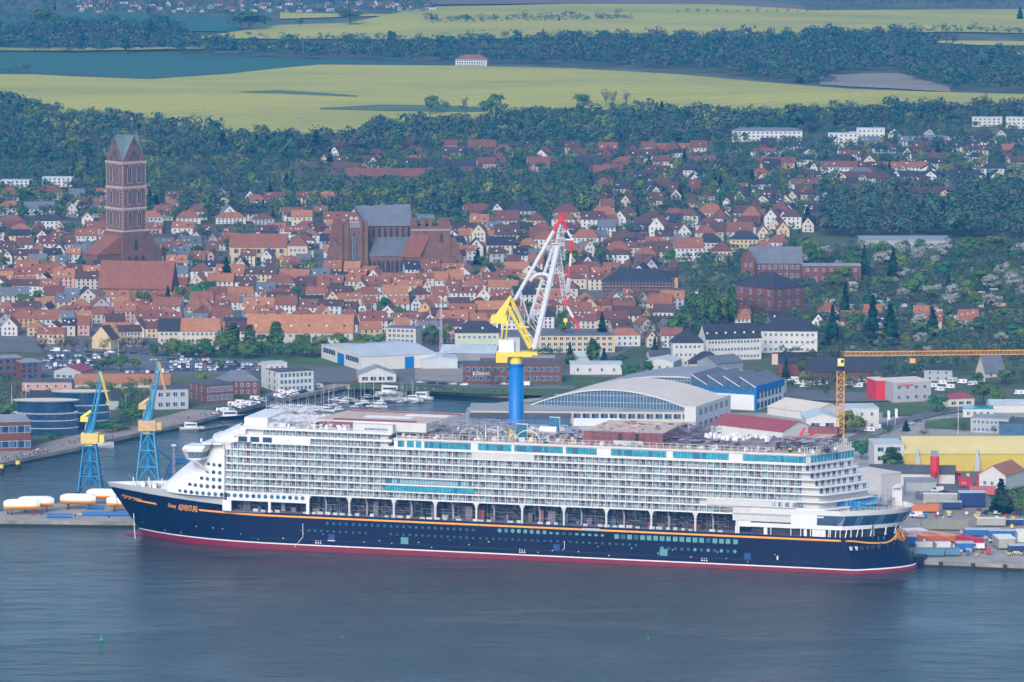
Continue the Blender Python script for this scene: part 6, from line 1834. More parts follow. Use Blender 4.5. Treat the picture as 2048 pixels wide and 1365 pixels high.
    mb = MB(); beam(mb, P(1120, 445), P(1126, 428), .9, M['red'], 6); mb.box(P(1119, 0)[0], P(1131, 0)[0], -1.5, 1.5, P(0, 444)[2], P(0, 439)[2], M['red']); beam(mb, P(1125, 432), P(1125, 424), .4, M['red'], 5); mb.box(P(1126, 0)[0], P(1134, 0)[0], -.8, .8, P(0, 438)[2], P(0, 430)[2] - .9, M['rustp']); mb.build("boom_head", root)
    mb = MB()
    beam(mb, P(1126, 445), P(1134, 461), .6, M['red'], 6); beam(mb, P(1134, 461), P(1145, 481), .45, M['white'], 6); beam(mb, P(1115, 480), P(1146, 480), .4, M['white'], 6)
    pts = [(1145, 481, 'red'), (1142, 508, 'white'), (1140, 533, 'red'), (1137, 557, 'white'), (1134, 585, 'red'), (1131, 610, None)]
    for (u, v, c), (u2, v2, _) in zip(pts[:-1], pts[1:]): beam(mb, P(u, v), P(u2, v2), .5, M[c], 6)
    lat(mb, P(1138, 557, 0), P(1134, 585, 0), 1.4, 6, M['white'], .1)
    mb.box(P(1128, 0)[0], P(1135, 0)[0], -1, 1, P(0, 612)[2], P(0, 597)[2], M['red'])
    beam(mb, P(1133, 612), P(1146, 635), .55, M['white'], 6); beam(mb, P(1146, 635), P(1158, 656), .6, M['red'], 6); mb.box(P(1153, 0)[0], P(1160, 0)[0], -.6, .6, P(0, 658)[2], P(0, 655)[2], M['red'])
    mb.build("fly_jib", root)
    mb = MB(); a = P(1131, 641); mb.box(a[0] - .8, a[0] + .8, -.5, .5, a[2] - .8, a[2] + .8, M['yellow']); beam(mb, P(1131, 636), P(1131, 612), .06, M['dark'], 3); beam(mb, (a[0], 0, a[2] - .8), (a[0], 0, a[2] - 2), .2, M['yellow'], 5); mb.build("hook_block", root)
    mb = MB()
    for y in (-1.5, 1.5): beam(mb, P(1026, 600, y), P(1066, 690, y), .25, M['cranegrey'], 4); beam(mb, P(1040, 580, y), P(1058, 640, y), .3, M['cranegrey'], 4)
    beam(mb, P(1050, 660, 0), P(1072, 690, 0), .8, M['cranegrey'], 6); mb.build("luffing_rods", root)
    return root
big_crane()

def portal_crane(u, vb, vcab, vtop, colm, cabm, boomm, label, jib_u, jib, hook):
    p = G(u, vb, 2.3); s = scl(p); x0, y0 = p[0], p[1]
    root = empty("portal_crane", p, 0, label, "crane")
    def W(uu, vv, y=0.0):
        dx, dy, dz = ray(uu, vv); t = (y0 + y) / dy
        return (dx * t - x0, y, CAM_H + dz * t - p[2])
    zc = W(u, vcab)[2]; zp = zc * .40; wb, wt = 5.2, 2.6
    mb = MB()
    for sx in (-1, 1):
        for sy in (-1, 1):
            mb.tube((sx * wb, sy * wb, 0), (sx * wt, sy * wt, zc), .42, colm, 5)
    for i in range(3):
        z0, z1 = zc * (i * .31 + .05), zc * (i * .31 + .34); w0, w1 = wb + (wt - wb) * z0 / zc, wb + (wt - wb) * z1 / zc
        for a, b in (((-1, -1), (1, -1)), ((1, -1), (1, 1)), ((1, 1), (-1, 1)), ((-1, 1), (-1, -1))):
            m_ = ((a[0] + b[0]) / 2 * w1, (a[1] + b[1]) / 2 * w1, z1)
            mb.tube((a[0] * w0, a[1] * w0, z0), m_, .26, colm, 4); mb.tube((b[0] * w0, b[1] * w0, z0), m_, .26, colm, 4); mb.tube((a[0] * w1, a[1] * w1, z1), (b[0] * w1, b[1] * w1, z1), .34, colm, 4)
    mb.build("portal_tower", root)
    mb = MB(); mb.tube((0, 0, zp * .35), (0, 0, zc), 1.3, M['midblue'], 10); mb.tube((0, -1, zp * .5), (0, 1, zp * .5), 1.6, M['midglass'], 10); mb.build("inner_shaft", root)
    for sx in (-1, 1):
        for sy in (-1, 1):
            mb = MB(); mb.box(sx * wb - 1, sx * wb + 1, sy * wb - .6, sy * wb + .6, -.2, .8, M['black']); mb.build("wheel_bogie", root)
    zh = W(u, vcab - 22)[2]; xl, xr = W(u - 27, 0)[0], W(u + 8, 0)[0]
    mb = MB(); mb.box(xl, xr, -3, 3, zc + .5, zh, cabm)
    for i in range(7): mb.box(xl - .08, xr + .08, -3.08, 3.08, zc + 1 + i * (zh - zc - 1) / 7, zc + 1.2 + i * (zh - zc - 1) / 7, M['tan'])
    mb.box(xl + 1.5, xr - 2.5, -2, 2, zc - 1, zc + .5, cabm); mb.build("machinery_house", root)
    mb = MB(); mb.box(xr + .4, W(u + 20, 0)[0], -2.8, .5, zc + 1, zh - .8, cabm); mb.build("driver_cab", root)
    mb = MB(); b0 = W(u + 2, vcab - 20); bt = W(*jib_u)
    mb.tube((b0[0], -1.4, b0[2]), (bt[0], -.6, bt[2]), .75, boomm, 4, .55); mb.tube((b0[0], 1.4, b0[2]), (bt[0], .6, bt[2]), .75, boomm, 4, .55)
    for i in range(9):
        t = (i + .5) / 9; c = [b0[q] + (bt[q] - b0[q]) * t for q in (0, 2)]; mb.tube((c[0], -1.2, c[1]), (c[0], 1.2, c[1]), .2, boomm, 4)
    mb.build("boom", root)
    mb = MB(); fr_ = W(u + 2, vcab - 62); bk = W(u - 12, vcab - 20)
    for y in (-1.3, 1.3): mb.tube((bk[0], y, bk[2]), (fr_[0], y, fr_[2]), .4, colm, 4); mb.tube((b0[0], y, b0[2]), (fr_[0], y, fr_[2]), .35, colm, 4)
    mb.tube((fr_[0], 0, fr_[2]), (W(jib_u[0] - 4, jib_u[1] - 10)[0], 0, W(0, jib_u[1] - 10)[2]), .28, boomm, 4)
    mb.box(bk[0] + 1, b0[0] + .5, -1, 1, zh, zh + 8, colm)
    mb.build("a_frame", root)
    mb = MB(); c0 = W(u - 16, vcab - 52); mb.tube((c0[0], 0, c0[2]), (fr_[0], 0, fr_[2] + .6), .9, cabm, 4); mb.box(c0[0] - .8, c0[0] + 2.6, -1.8, 1.8, c0[2] - 1.6, c0[2] + .6, cabm); mb.tube((c0[0] + 2, 0, c0[2]), (b0[0] - 3, 0, zh), .25, cabm, 4); mb.build("counterweight", root)
    mb = MB(); j0, j1 = W(*jib[0]), W(*jib[1]); mb.tube(j0, j1, .8, cabm, 4, .4); mb.tube((j0[0] - .5, 0, j0[2]), (bt[0], 0, bt[2]), .6, cabm if False else boomm, 4); mb.build("fly_jib", root)
    mb = MB(); h1 = W(*hook); mb.tube(j1, (j1[0], 0, h1[2]), .06, M['dark'], 3); mb.tube((j1[0], 0, h1[2]), (j1[0], 0, h1[2] - 1.2), .5, cabm, 6); mb.build("hook_block", root)
portal_crane(181, 984, 888, 745, M['midblue'], M['yellow'], M['ltblue'], "blue lattice portal crane with yellow cab and yellow jib, left one by the lifeboats", (203, 764), ((199, 744), (217, 803)), (217, 806))
portal_crane(297, 968, 863, 725, M['ltblue'], M['ochre'], M['ltblue'], "faded blue portal crane with orange brown cab, nearer the ship bow", (318, 742), ((316, 724), (331, 783)), (331, 786))

def tower_crane():
    x0, y0 = SN(28, 96); p = (x0, y0, 2.3)
    root = empty("tower_crane", p, 0, "orange lattice tower crane with long horizontal jib behind the ship stern", "tower crane")
    def W(uu, vv, y=0.0):
        dx, dy, dz = ray(uu, vv); t = (y0 + y) / dy
        return (dx * t - x0, y, CAM_H + dz * t - p[2])
    xc = W(1681, 800)[0]; zt = W(0, 742)[2]
    mb = MB(); lat(mb, (xc, 0, 0), (xc, 0, zt), 3.0, 22, M['orange'], .11); mb.build("mast", root)
    mb = MB(); mb.box(xc - 1.6, xc + 1.6, -1.6, 1.6, zt, zt + 2.2, M['dark']); lat(mb, (xc, 0, zt + 2), (xc, 0, W(0, 660)[2]), 2.2, 7, M['dark'], .14, 1.2); mb.build("tower_head", root)
    mb = MB(); mb.box(xc - 1.5, xc + 1.2, -3.4, -1.6, W(0, 731)[2], W(0, 716)[2], M['yellow']); mb.box(xc - 1.3, xc + .6, -3.5, -3.4, W(0, 724)[2], W(0, 717)[2], M['white']); mb.box(xc - .2, xc + 1.0, -3.55, -3.5, W(0, 724)[2], W(0, 718)[2], M['darkglass']); mb.build("driver_cab", root)
    zj = W(0, 708)[2]
    mb = MB(); lat(mb, (W(1745, 708)[0], 0, zj), (W(2130, 705)[0], 0, W(0, 704)[2]), 1.7, 50, M['orange'], .075); mb.build("jib", root)
    mb = MB(); lat(mb, (xc, 0, zj), (W(1745, 708)[0], 0, zj), 1.7, 7, M['orange'], .075); mb.build("jib_root", root)
    mb = MB(); lat(mb, (xc, 0, zj), (W(1545, 712)[0], 0, zj - .4), 1.5, 16, M['dark'], .1); mb.build("counter_jib", root)
    mb = MB(); mb.box(W(1548, 0)[0], W(1560, 0)[0], -1.2, 1.2, zj - 4.4, zj, M['tan']); mb.build("counterweight", root)
    mb = MB(); top = (xc, 0, W(0, 662)[2])
    for q in (W(1548, 711), W(1860, 706), W(2000, 705)): mb.tube(top, q, .09, M['dark'], 3)
    mb.build("tie_bars", root)
    mb = MB(); q = W(1825, 722); mb.box(q[0] - 1.2, q[0] + 1.2, -1, 1, q[2] - .8, q[2] + 1, M['orange']); mb.tube((q[0], 0, q[2]), (q[0], 0, zj), .08, M['dark'], 3); mb.build("hook_block", root)
tower_crane()
def radio_mast():
    p = GT(882, 736); s = scl(p); root = empty("lattice_mast", p, 0, "slender white lattice mast beside the white steel hall", "radio mast"); mb = MB(); lat(mb, (0, 0, 0), (0, 0, 138 / s), 1.7, 26, M['cranegrey'], .06, .8); mb.build("mast", root)
radio_mast()
def pier_mast():
    p = G(348, 962, 2.3); root = empty("lattice_mast", p, 0, "thin grey lattice light mast standing right of the portal cranes", "light mast"); mb = MB(); lat(mb, (0, 0, 0), (0, 0, 70 / scl(p)), 1.2, 16, M['scaf'], .09, .7); mb.build("mast", root)
    mb = MB(); mb.box(-1, 1, -.6, .6, 70 / scl(p), 70 / scl(p) + .8, M['white']); mb.build("lamp_head", root)
pier_mast()
# blue steel gangway on the pier
p = G(335, 958, 2.3); e = empty("steel_gangway", p, .05, "bright blue steel lattice gangway on legs beside the ship bow", "gangway")
mb = MB(); lat(mb, (2, 0, 8), (26, 0, 8), 2.2, 12, M['blue'], .16); mb.build("walkway", e)
mb = MB(); lat(mb, (0, 0, 0), (3, 0, 8), 2.6, 4, M['blue'], .2); mb.tube((2, 0, 8), (-5, 0, 14), .3, M['blue'], 4); mb.build("stair_tower", e)

# ---------------------------------------------------------------- lifeboats on the pier
def lifeboat_meshes():
    n = 16; L_, Wd = 15.5, 5.6; up, lo = MB(), MB()
    def ring(x, k):
        t = abs(2 * x / L_); f = max(.25, (1 - t ** 7)); a = Wd / 2 * f ** .5
        prof = [(-.25, 0.0), (-.75, .7), (-1, 1.6), (-1.0, 1.9)] if k == 0 else [(-1.0, 1.9), (-1.0, 2.5), (-.82, 3.9), (-.45, 4.5), (0, 4.65)]
        r = [(y * a, z if k == 0 else 1.9 + (z - 1.9) * (.55 + .45 * f)) for y, z in prof]
        return [(x, y, z) for y, z in r] + [(x, -y, z) for y, z in r[::-1]][(0 if k == 0 else 1):]
    xs = [L_ / 2 * math.sin(math.pi / 2 * t) for t in np.linspace(-1, 1, n)]
    lo.grid([ring(x, 0) for x in xs], M['lifeo']); up.grid([ring(x, 1) for x in xs], M['tarp'])
    for b, k in ((lo, 0), (up, 1)):
        for x in (xs[0], xs[-1]): b.poly(ring(x, k), M['lifeo'] if k == 0 else M['tarp'])
    a = lo.build("hull_lower", smooth=True); b = up.build("tarpaulin_cover", smooth=True); r_ = (a.data, b.data); bpy.data.objects.remove(a); bpy.data.objects.remove(b)
    mb = MB()
    for y in (-2, 2): mb.tube((0, y, 0), (0, y * .5, 2.4), .25, M['rustp'], 4)
    mb.tube((0, -2.6, .2), (0, 2.6, .2), .25, M['rustp'], 4); mb.tube((0, -1.4, 2.2), (0, 1.4, 2.2), .25, M['rustp'], 4)
    c = mb.build("cradle"); r_ += (c.data,); bpy.data.objects.remove(c)
    return r_
LB = lifeboat_meshes()
for i, (u, v, rz, lb) in enumerate([(44, 1030, .05, "covered lifeboat on cradles, leftmost and nearest on the pier"), (72, 1024, .05, "covered lifeboat half hidden behind the leftmost one"),
                                  (157, 1019, -.1, "covered lifeboat in the middle of the pier, at the foot of a portal crane"), (209, 1009, -.1, "covered lifeboat partly behind the ship bow"),
                                  (250, 1024, -.1, "covered lifeboat almost hidden behind the ship bow")]):
    e = empty("lifeboat", G(u, v, 2.3), rz, lb, "lifeboat", "covered lifeboats on the pier")
    inst("hull_lower", LB[0], e, (0, 0, 2.2)); inst("tarpaulin_cover", LB[1], e, (0, 0, 2.2))
    for x in (-4.6, 4.6): inst("cradle", LB[2], e, (x, 0, 0))
for (u, v, L_, lb) in [(118, 1036, 11, "short blue lattice frame lying at the pier edge"), (215, 1032, 22, "long blue lattice frame lying at the pier edge by the bow"), (190, 1020, 8, "small blue lattice frame lying behind the middle lifeboat")]:
    e = empty("steel_girder", G(u, v, 2.3), -.26 + .2, lb, "steel frame"); mb = MB()
    for y in (-1, 1): lat(mb, (-L_ / 2, y, .9), (L_ / 2, y, .9), 1.3, int(L_ / 1.6), M['blue'], .055)
    mb.build("girder", e)
for i, s_ in enumerate(np.linspace(318, 440, 9)):
    x, y = SN(s_, 50); e = empty("bollard", (x, y, 2.3), 0, None, "bollard"); mb = MB(); mb.tube((0, 0, 0), (0, 0, .7), .28, M['black'], 8); mb.tube((0, 0, .7), (0, 0, .95), .42, M['black'], 8); mb.build("post", e)
    tag(e, "black iron bollard on the edge of the lifeboat pier", group="pier bollards")

# fender panels on the near quay wall
for k, s_ in enumerate(list(np.arange(318, 450, 17.0)) + list(np.arange(-200, -42, 13.0))):
    n_ = 47.4 if s_ > 0 else 26.6
    x, y = SN(s_, n_); e = empty("quay_fender", (x, y, 0), SHIP_RZ, None, "fender"); mb = MB(); mb.box(-.8, .8, 0, .5, -.5, 2.2, M['black'] if s_ < 0 else M['rustp']); mb.build("panel", e)
    tag(e, "dark fender panel on the shipyard quay wall beyond the stern" if s_ < 0 else "rusty fender post on the lifeboat pier wall", group="quay fenders")
for (u, v) in [(1884, 1130), (1932, 1133)]:
    p = G(u, v, 0); e = empty("fender_raft", (p[0], p[1] - 2, 0), -.02, "raft of black tyre fenders under the quay edge, %s one" % ("left" if u < 1900 else "right"), "fender raft"); mb = MB()
    for i in range(8):
        mb.tube((i * 1.7 - 6, 0, 1.0), (i * 1.7 - 5.4, 0, 1.0), .9, M['black'], 10)
        mb.tube((i * 1.7 - 5.4, .8, 0.3), (i * 1.7 - 4.8, .8, 0.3), .9, M['black'], 10)
    mb.build("tyre_row", e)

# ---------------------------------------------------------------- vehicles
def car_mesh(kind, colm):
    """saloon / van / camper body as one shaped shell, glass apart"""
    b, g = MB(), MB()
    if kind == 'car':
        L_, W_, prof = 4.3, 1.75, [(-2.15, .35), (-2.1, .85), (-1.45, .98), (-.75, 1.0), (-.2, 1.44), (1.0, 1.46), (1.65, 1.02), (2.1, .9), (2.15, .35)]
        gl = [(-.7, 1.02), (-.2, 1.4), (1.0, 1.42), (1.6, 1.03)]
    elif kind == 'van':
        L_, W_, prof = 5.6, 2.0, [(-2.8, .4), (-2.75, 1.1), (-2.1, 1.35), (-1.5, 2.3), (2.75, 2.4), (2.8, .4)]; gl = [(-2.05, 1.38), (-1.55, 2.15), (-.7, 2.15), (-.7, 1.38)]
    else:
        L_, W_, prof = 6.6, 2.25, [(-3.3, .45), (-3.25, 1.2), (-2.7, 1.45), (-2.5, 2.2), (-2.9, 2.4), (-2.5, 3.0), (3.2, 3.0), (3.3, .45)]; gl = [(-2.68, 1.48), (-2.5, 2.1), (-1.6, 2.1), (-1.6, 1.48)]
    i = len(b.v); n = len(prof)
    for y in (-W_ / 2, W_ / 2): b.v += [(x, y * (1 if z < 1.1 else .9), z) for x, z in prof]
    b.f.append(tuple(range(i, i + n))); b.f.append(tuple(range(i + n, i + 2 * n))[::-1]); k = b.mi(colm); b.m += [k, k]
    for j in range(n): q = (j + 1) % n; b.f.append((i + j, i + n + j, i + n + q, i + q)); b.m.append(k)
    for y, s in ((-W_ / 2 - .01, 1), (W_ / 2 + .01, -1)): g.poly([(x, y * .93, z) for x, z in gl][::s], M['darkglass'])
    g.poly([(gl[0][0] - .06, -W_ * .4, gl[0][1]), (gl[0][0] - .06, W_ * .4, gl[0][1]), (gl[1][0] - .06, W_ * .38, gl[1][1]), (gl[1][0] - .06, -W_ * .38, gl[1][1])], M['darkglass'])
    if kind == 'camper':
        for y, s in ((-W_ / 2 - .01, 1), (W_ / 2 + .01, -1)): g.poly([(.4, y, 1.5), (1.8, y, 1.5), (1.8, y, 2.2), (.4, y, 2.2)][::s], M['darkglass'])
    w = MB(); 
    w.tube((0, -.12, 0), (0, .12, 0), .33 if kind == 'car' else .38, M['black'], 8)
    r_ = []
    for mb, nm in ((b, "body"), (g, "window_glass"), (w, "wheel")): o = mb.build(nm); r_.append(o.data); bpy.data.objects.remove(o)
    return r_ + [L_, W_]
CP = {c: mat("car_paint_" + c, v, .25, .03, 1, spec=.6) for c, v in dict(white=(.7, .7, .72), silver=(.4, .42, .45), black=(.02, .02, .025), grey=(.12, .13, .15), blue=(.03, .08, .22), red=(.4, .03, .03), green=(.1, .2, .1)).items()}
CARS = {(k, c): None for k in ('car', 'van', 'camper') for c in CP}
crnd = random.Random(9)
CAR_N = 0
def vehicle(kind, col, p, rz, group=None, label=None):
    global CAR_N
    if CARS[(kind, col)] is None: CARS[(kind, col)] = car_mesh(kind, CP[col])
    b, g, w, L_, W_ = CARS[(kind, col)]
    nm = {'car': "parked_car", 'van': "delivery_van", 'camper': "motorhome"}[kind]
    e = empty(nm, p, rz, None, {'car': "car", 'van': "van", 'camper': "motorhome"}[kind])
    inst("body", b, e); inst("window_glass", g, e)
    for x in (-L_ * .31, L_ * .31):
        for y in (-W_ / 2, W_ / 2):
            if CAR_N < 100000: inst("wheel", w, e, (x, y, .33))
    CAR_N += 1
    if kind == 'camper': e.scale = (.78, .78, .78)
    if label: tag(e, label)
    else:
        u, v = PX(*p); THINGS.append((e, {'car': "%s parked car", 'van': "%s van", 'camper': "%s motorhome"}[kind] % col, u, v, group))
    return e
ccol = ['white'] * 3 + ['silver'] * 5 + ['grey'] * 6 + ['black'] * 7 + ['blue'] * 4 + ['red']
def car_row(u0, v0, u1, v1, n, group, jitter=.3, head=None, mixk=0.0, z=None, dz=.13):
    a, b = (GT(u0, v0), GT(u1, v1)) if z is None else (G(u0, v0, z), G(u1, v1, z))
    ang = math.atan2(b[1] - a[1], b[0] - a[0])
    for i in range(n):
        if crnd.random() < .07: continue
        t = (i + .5) / n; x, y = a[0] + (b[0] - a[0]) * t, a[1] + (b[1] - a[1]) * t
        zz = float(TH(x, y)) + dz if z is None else z
        k = 'camper' if crnd.random() < mixk else ('van' if crnd.random() < .07 else 'car')
        vehicle(k, 'white' if k != 'car' else crnd.choice(ccol), (x, y, zz), ang + (math.pi / 2 if head is None else head) + crnd.uniform(-.06, .06) + (math.pi if crnd.random() < .4 else 0), group)
G1, G2 = "cars in the big car park", "cars and campers along the marina"
for v, u0, u1, n in ((715, 95, 225, 15), (712, 330, 430, 12), (719, 90, 220, 15), (724, 84, 235, 17), (729, 84, 230, 17), (734, 90, 215, 14), (739, 96, 200, 12), (745, 100, 180, 9), (722, 300, 420, 14), (727, 330, 535, 24), (732, 330, 540, 25), (737, 330, 540, 25), (742, 340, 530, 20), (747, 250, 340, 9)):
    car_row(u0, v, u1, v + crnd.uniform(-1, 1), n, G1)
car_row(426, 830, 640, 776, 34, G2, mixk=.25, z=2.35); car_row(432, 822, 650, 766, 30, G2, mixk=.1)
car_row(1000, 771, 1060, 773, 3, "cars on the quay road", head=0); car_row(830, 767, 940, 773, 5, "cars on the quay road", head=0); car_row(700, 763, 760, 763, 2, "cars on the quay road", head=0)
car_row(1180, 744, 1230, 747, 4, "cars in the workshop yard"); car_row(1350, 740, 1405, 738, 7, "cars before the white school"); car_row(100, 704, 300, 709, 9, "cars along the town street", head=0)
car_row(1380, 655, 1394, 580, 14, "cars along the tree lined avenue", head=0); car_row(1385, 655, 1399, 580, 12, "cars along the tree lined avenue", head=0)
for u, v in [(1480, 782), (1500, 770), (1575, 768), (1598, 770), (1620, 772), (1645, 771), (1700, 772), (1725, 768), (1760, 768), (1866, 776), (1885, 770), (1905, 765), (1925, 768), (1945, 772), (1960, 766), (1880, 783), (2038, 790), (1610, 776), (1590, 763), (1716, 776), (1900, 778)]:
    vehicle('camper', 'white', (GT(u, v)[0], GT(u, v)[1], GT(u, v)[2] + .1), crnd.uniform(-.6, .6), "white motorhomes at the dealer lots")
for u, v, k, c, lb in [(1740, 866, 'camper', 'white', "white motorhome parked by the road below the willow, front one"), (1752, 860, 'camper', 'white', "white motorhome parked behind another one below the willow"),
                       (1874, 986, 'van', 'white', "white van parked on grass by the low grey shed"), (1887, 988, 'car', 'black', "black car parked beside the white van on grass"),
                       (1832, 1036, 'van', 'white', "white van seen right behind the ship stern"), (1956, 1100, 'van', 'white', "long white van on the quay behind the blue container"), (1990, 1086, 'van', 'silver', "silver van parked beside the grey box trailer"),
                       (1836, 846, 'car', 'black', "black car on the curving works road"), (1820, 852, 'car', 'silver', "silver car on the curving works road")]:
    p = GT(u, v) if v < 900 else G(u, v, 2.5); vehicle(k, c, (p[0], p[1], p[2] + (.55 if v < 900 else .35)), crnd.uniform(-.3, .3), label=lb)

# ---------------------------------------------------------------- containers and boxes in the yard
def container(u, v, Lpx, hpx, dep, col, rz, label, name="container", cat="container", roofm=None, z=2.9, ribs=True, text=None):
    p = G(u, v, z); s = scl(p); L_, h = Lpx / s, hpx / s
    e = empty(name, p, rz, label, cat); m = mat("container_" + col[0], col[1], .6, .12, .4) if isinstance(col, tuple) else M[col]
    mb = MB(); mb.box(0, L_, 0, dep, .15, h, m)
    if ribs:
        k = int(L_ / .55)
        for i in range(k): mb.box(i * L_ / k + .08, i * L_ / k + .3, -.06, 0, .3, h - .2, m)
    mb.build("box_body", e)
    mb = MB(); mb.box(-.05, L_ + .05, -.05, dep + .05, h, h + .12, roofm or m); mb.build("roof_panel", e)
    for x in (.05, L_ - .25):
        mb = MB(); mb.box(x, x + .2, -.1, .1, 0, h + .05, M['scafd']); mb.build("corner_post", e)
    if text:
        t = inst("lettering", text_mesh(text, h * .45, M['white'], .03), e, (L_ * .2, -.1, h * .38)); t.rotation_euler = (math.pi / 2, 0, 0)
    return e
RED = ("red", (.50, .02, .05)); BLU = ("blue", (.02, .12, .36)); NVY = ("navy", (.01, .03, .14)); GRY = ("grey", (.36, .36, .33)); ORG = ("orange", (.55, .17, .06)); WHT = ("white", (.6, .6, .58)); PLB = ("pale_blue", (.08, .2, .3)); PNK = ("faded_red", (.48, .12, .13)); GRN = ("sage", (.25, .27, .22))
for a in [(1918, 974, 27, 15, 6, RED, .0, "red container with white lettering at the left of the yard", "EuL"), (1955, 958, 31, 13, 2.5, RED, 0, "red container with white lettering, standing behind another", "EuL"),
          (1952, 973, 27, 15, 2.5, RED, -.1, "red container with round logo in front of the lettered one", None), (2012, 972, 16, 12, 2.5, RED, 0, "small red container by the conifer, right of the workshop yard", None),
          (1938, 990, 54, 16, 3, PNK, -.12, "long faded red container behind the navy site office", None)]:
    container(*a[:8], text=a[8])
for a in [(1846, 1006, 72, 18, 3, GRY, -.1, "long grey office container row behind the orange trailer"), (1918, 1014, 54, 28, 7, NVY, 0, "two storey navy blue site office"), (1884, 1018, 40, 13, 5, NVY, -.03, "low navy site office attached to the taller one"),
          (1822, 1024, 56, 15, 3, ORG, -.05, "rusty orange box trailer behind the stern"), (1842, 1060, 96, 20, 3, GRN, -.02, "long sage green transformer container"), (1866, 1058, 20, 16, 3, WHT, 0, "white cabinet box before the sage container"),
          (1952, 1052, 60, 15, 3, GRY, -.04, "pale grey container row right of the sage container"), (2002, 1050, 46, 10, 3, NVY, 0, "dark navy container at the right frame edge"), (1930, 1072, 70, 12, 5, BLU, -.05, "blue container with a grey roof, left of a pair"),
          (1976, 1080, 70, 18, 5, BLU, -.03, "bright blue container with pale roof, right of a pair"), (1816, 1092, 18, 18, 6, BLU, 0, "blue container end close behind the stern"), (1824, 1076, 42, 10, 12, WHT, .3, "white container roof behind the stern"),
          (1854, 1086, 34, 12, 16, ORG, .6, "long container with orange roof, left of two"), (1890, 1086, 34, 12, 16, ORG, .6, "long container with orange roof, right of two"), (1944, 1092, 28, 12, 12, RED, .5, "dark red container with open door"),
          (1832, 1104, 34, 16, 6, WHT, 0, "white container left of the white lettered one on the quay"), (1872, 1104, 30, 16, 6, WHT, 0, "white container with faint grey lettering on the quay"), (1912, 1102, 36, 15, 6, BLU, 0, "blue container with pale roof on the quay"),
          (1996, 1098, 36, 20, 12, GRY, .1, "big grey box trailer near the right edge of the quay"), (2034, 1086, 24, 22, 8, WHT, 0, "white container cut by the right frame edge"), (2018, 1106, 40, 14, 6, NVY, 0, "navy open shelter on the quay at the right edge"),
          (1828, 1112, 60, 14, 3, PLB, 0, "weathered blue open container at the quay edge"), (1890, 1111, 30, 13, 3, PLB, 0, "weathered blue container with white specks, second at the quay edge"), (1972, 1108, 10, 9, 2, RED, 0, "small dark red box near the quay edge"), (1932, 1110, 8, 10, 2, BLU, 0, "small blue box near the quay edge")]:
    rf = M['lifeo'] if False else (mat("orange_roof_sheet", (.75, .30, .17), .6) if "orange roof" in a[7] else (M['tarp'] if a[5] in (WHT, GRY) else (M['zinc'] if a[5] in (BLU, NVY) else None)))
    container(*a, roofm=rf)
# small goods lying about the yard
yr = random.Random(44); yc = [("white", M['tarp']), ("blue", M['blue']), ("red", M['red']), ("grey", M['greyp']), ("rusty", M['rustp']), ("tan", M['tan']), ("dark", M['scafd']), ("yellow", M['yellow'])]
for i in range(110):
    u, v = yr.uniform(1842, 2046), yr.uniform(1006, 1113)
    if yr.random() < .2: u, v = yr.uniform(1835, 2046), yr.uniform(945, 1000)
    cn, cm_ = yr.choice(yc); p = G(u, v, 2.9 if v < 1090 else 2.5); e = empty("goods_crate", p, yr.uniform(0, 3), None, "crate"); a_, b_, h_ = yr.uniform(.6, 2.6), yr.uniform(.6, 1.6), yr.uniform(.4, 1.8)
    mb = MB(); mb.box(-a_ / 2, a_ / 2, -b_ / 2, b_ / 2, .15, h_, cm_); mb.build("box_body", e)
    mb = MB()
    for x in (-a_ / 2, 0, a_ / 2): mb.box(x - .08, x + .08, -b_ / 2, b_ / 2, 0, .15, M['trunk'])
    mb.build("pallet_base", e); THINGS.append((e, "%s crate on a pallet" % cn, u, v, "small goods in the yard"))
for (u0, v0, u1, v1, lb) in ((1832, 990, 1930, 1000, "wire fence along the grass below the low grey shed"), (1940, 1012, 2046, 1016, "wire fence before the conifer and bare trees"), (1700, 896, 1765, 866, "wire fence beside the works road"), (1790, 862, 1900, 836, "pale fence along the curving works road")):
    a, b = G(u0, v0, 2.6), G(u1, v1, 2.6); L_ = math.dist(a, b); e = empty("wire_fence", a, math.atan2(b[1] - a[1], b[0] - a[0]), lb, "fence"); mb = MB()
    for i in range(int(L_ / 2.5) + 1): mb.tube((i * 2.5, 0, 0), (i * 2.5, 0, 2.2), .07, M['greyp'], 4)
    mb.build("posts", e); mb = MB()
    for z in (.6, 1.2, 1.8, 2.1): mb.tube((0, 0, z), (L_, 0, z), .04, M['greyp'], 3)
    mb.build("rails", e)
# trucks
for u, v, lb in ((1886, 962, "red truck parked against the white hall wall"), (1916, 960, "red truck with dark windscreen beside the other red truck")):
    p = G(u, v, 2.9); e = empty("truck", p, .3, lb, "truck"); mb = MB(); mb.box(-1.2, 1.2, -1, 1.2, .8, 3.6, M['red']); mb.build("cab", e); mb = MB(); mb.box(-1, 1, -1.05, -1.0, 2.2, 3.1, M['darkglass']); mb.build("windscreen", e)
    mb = MB(); mb.box(-1.2, 1.2, 1.6, 8, 1.1, 3.4, M['red']); mb.build("load_box", e)
    for x in (-1.1, 1.1):
        for y in (0, 3, 7): mb = MB(); mb.tube((x - .15, y, .5), (x + .15, y, .5), .5, M['black'], 8); mb.build("wheel", e)
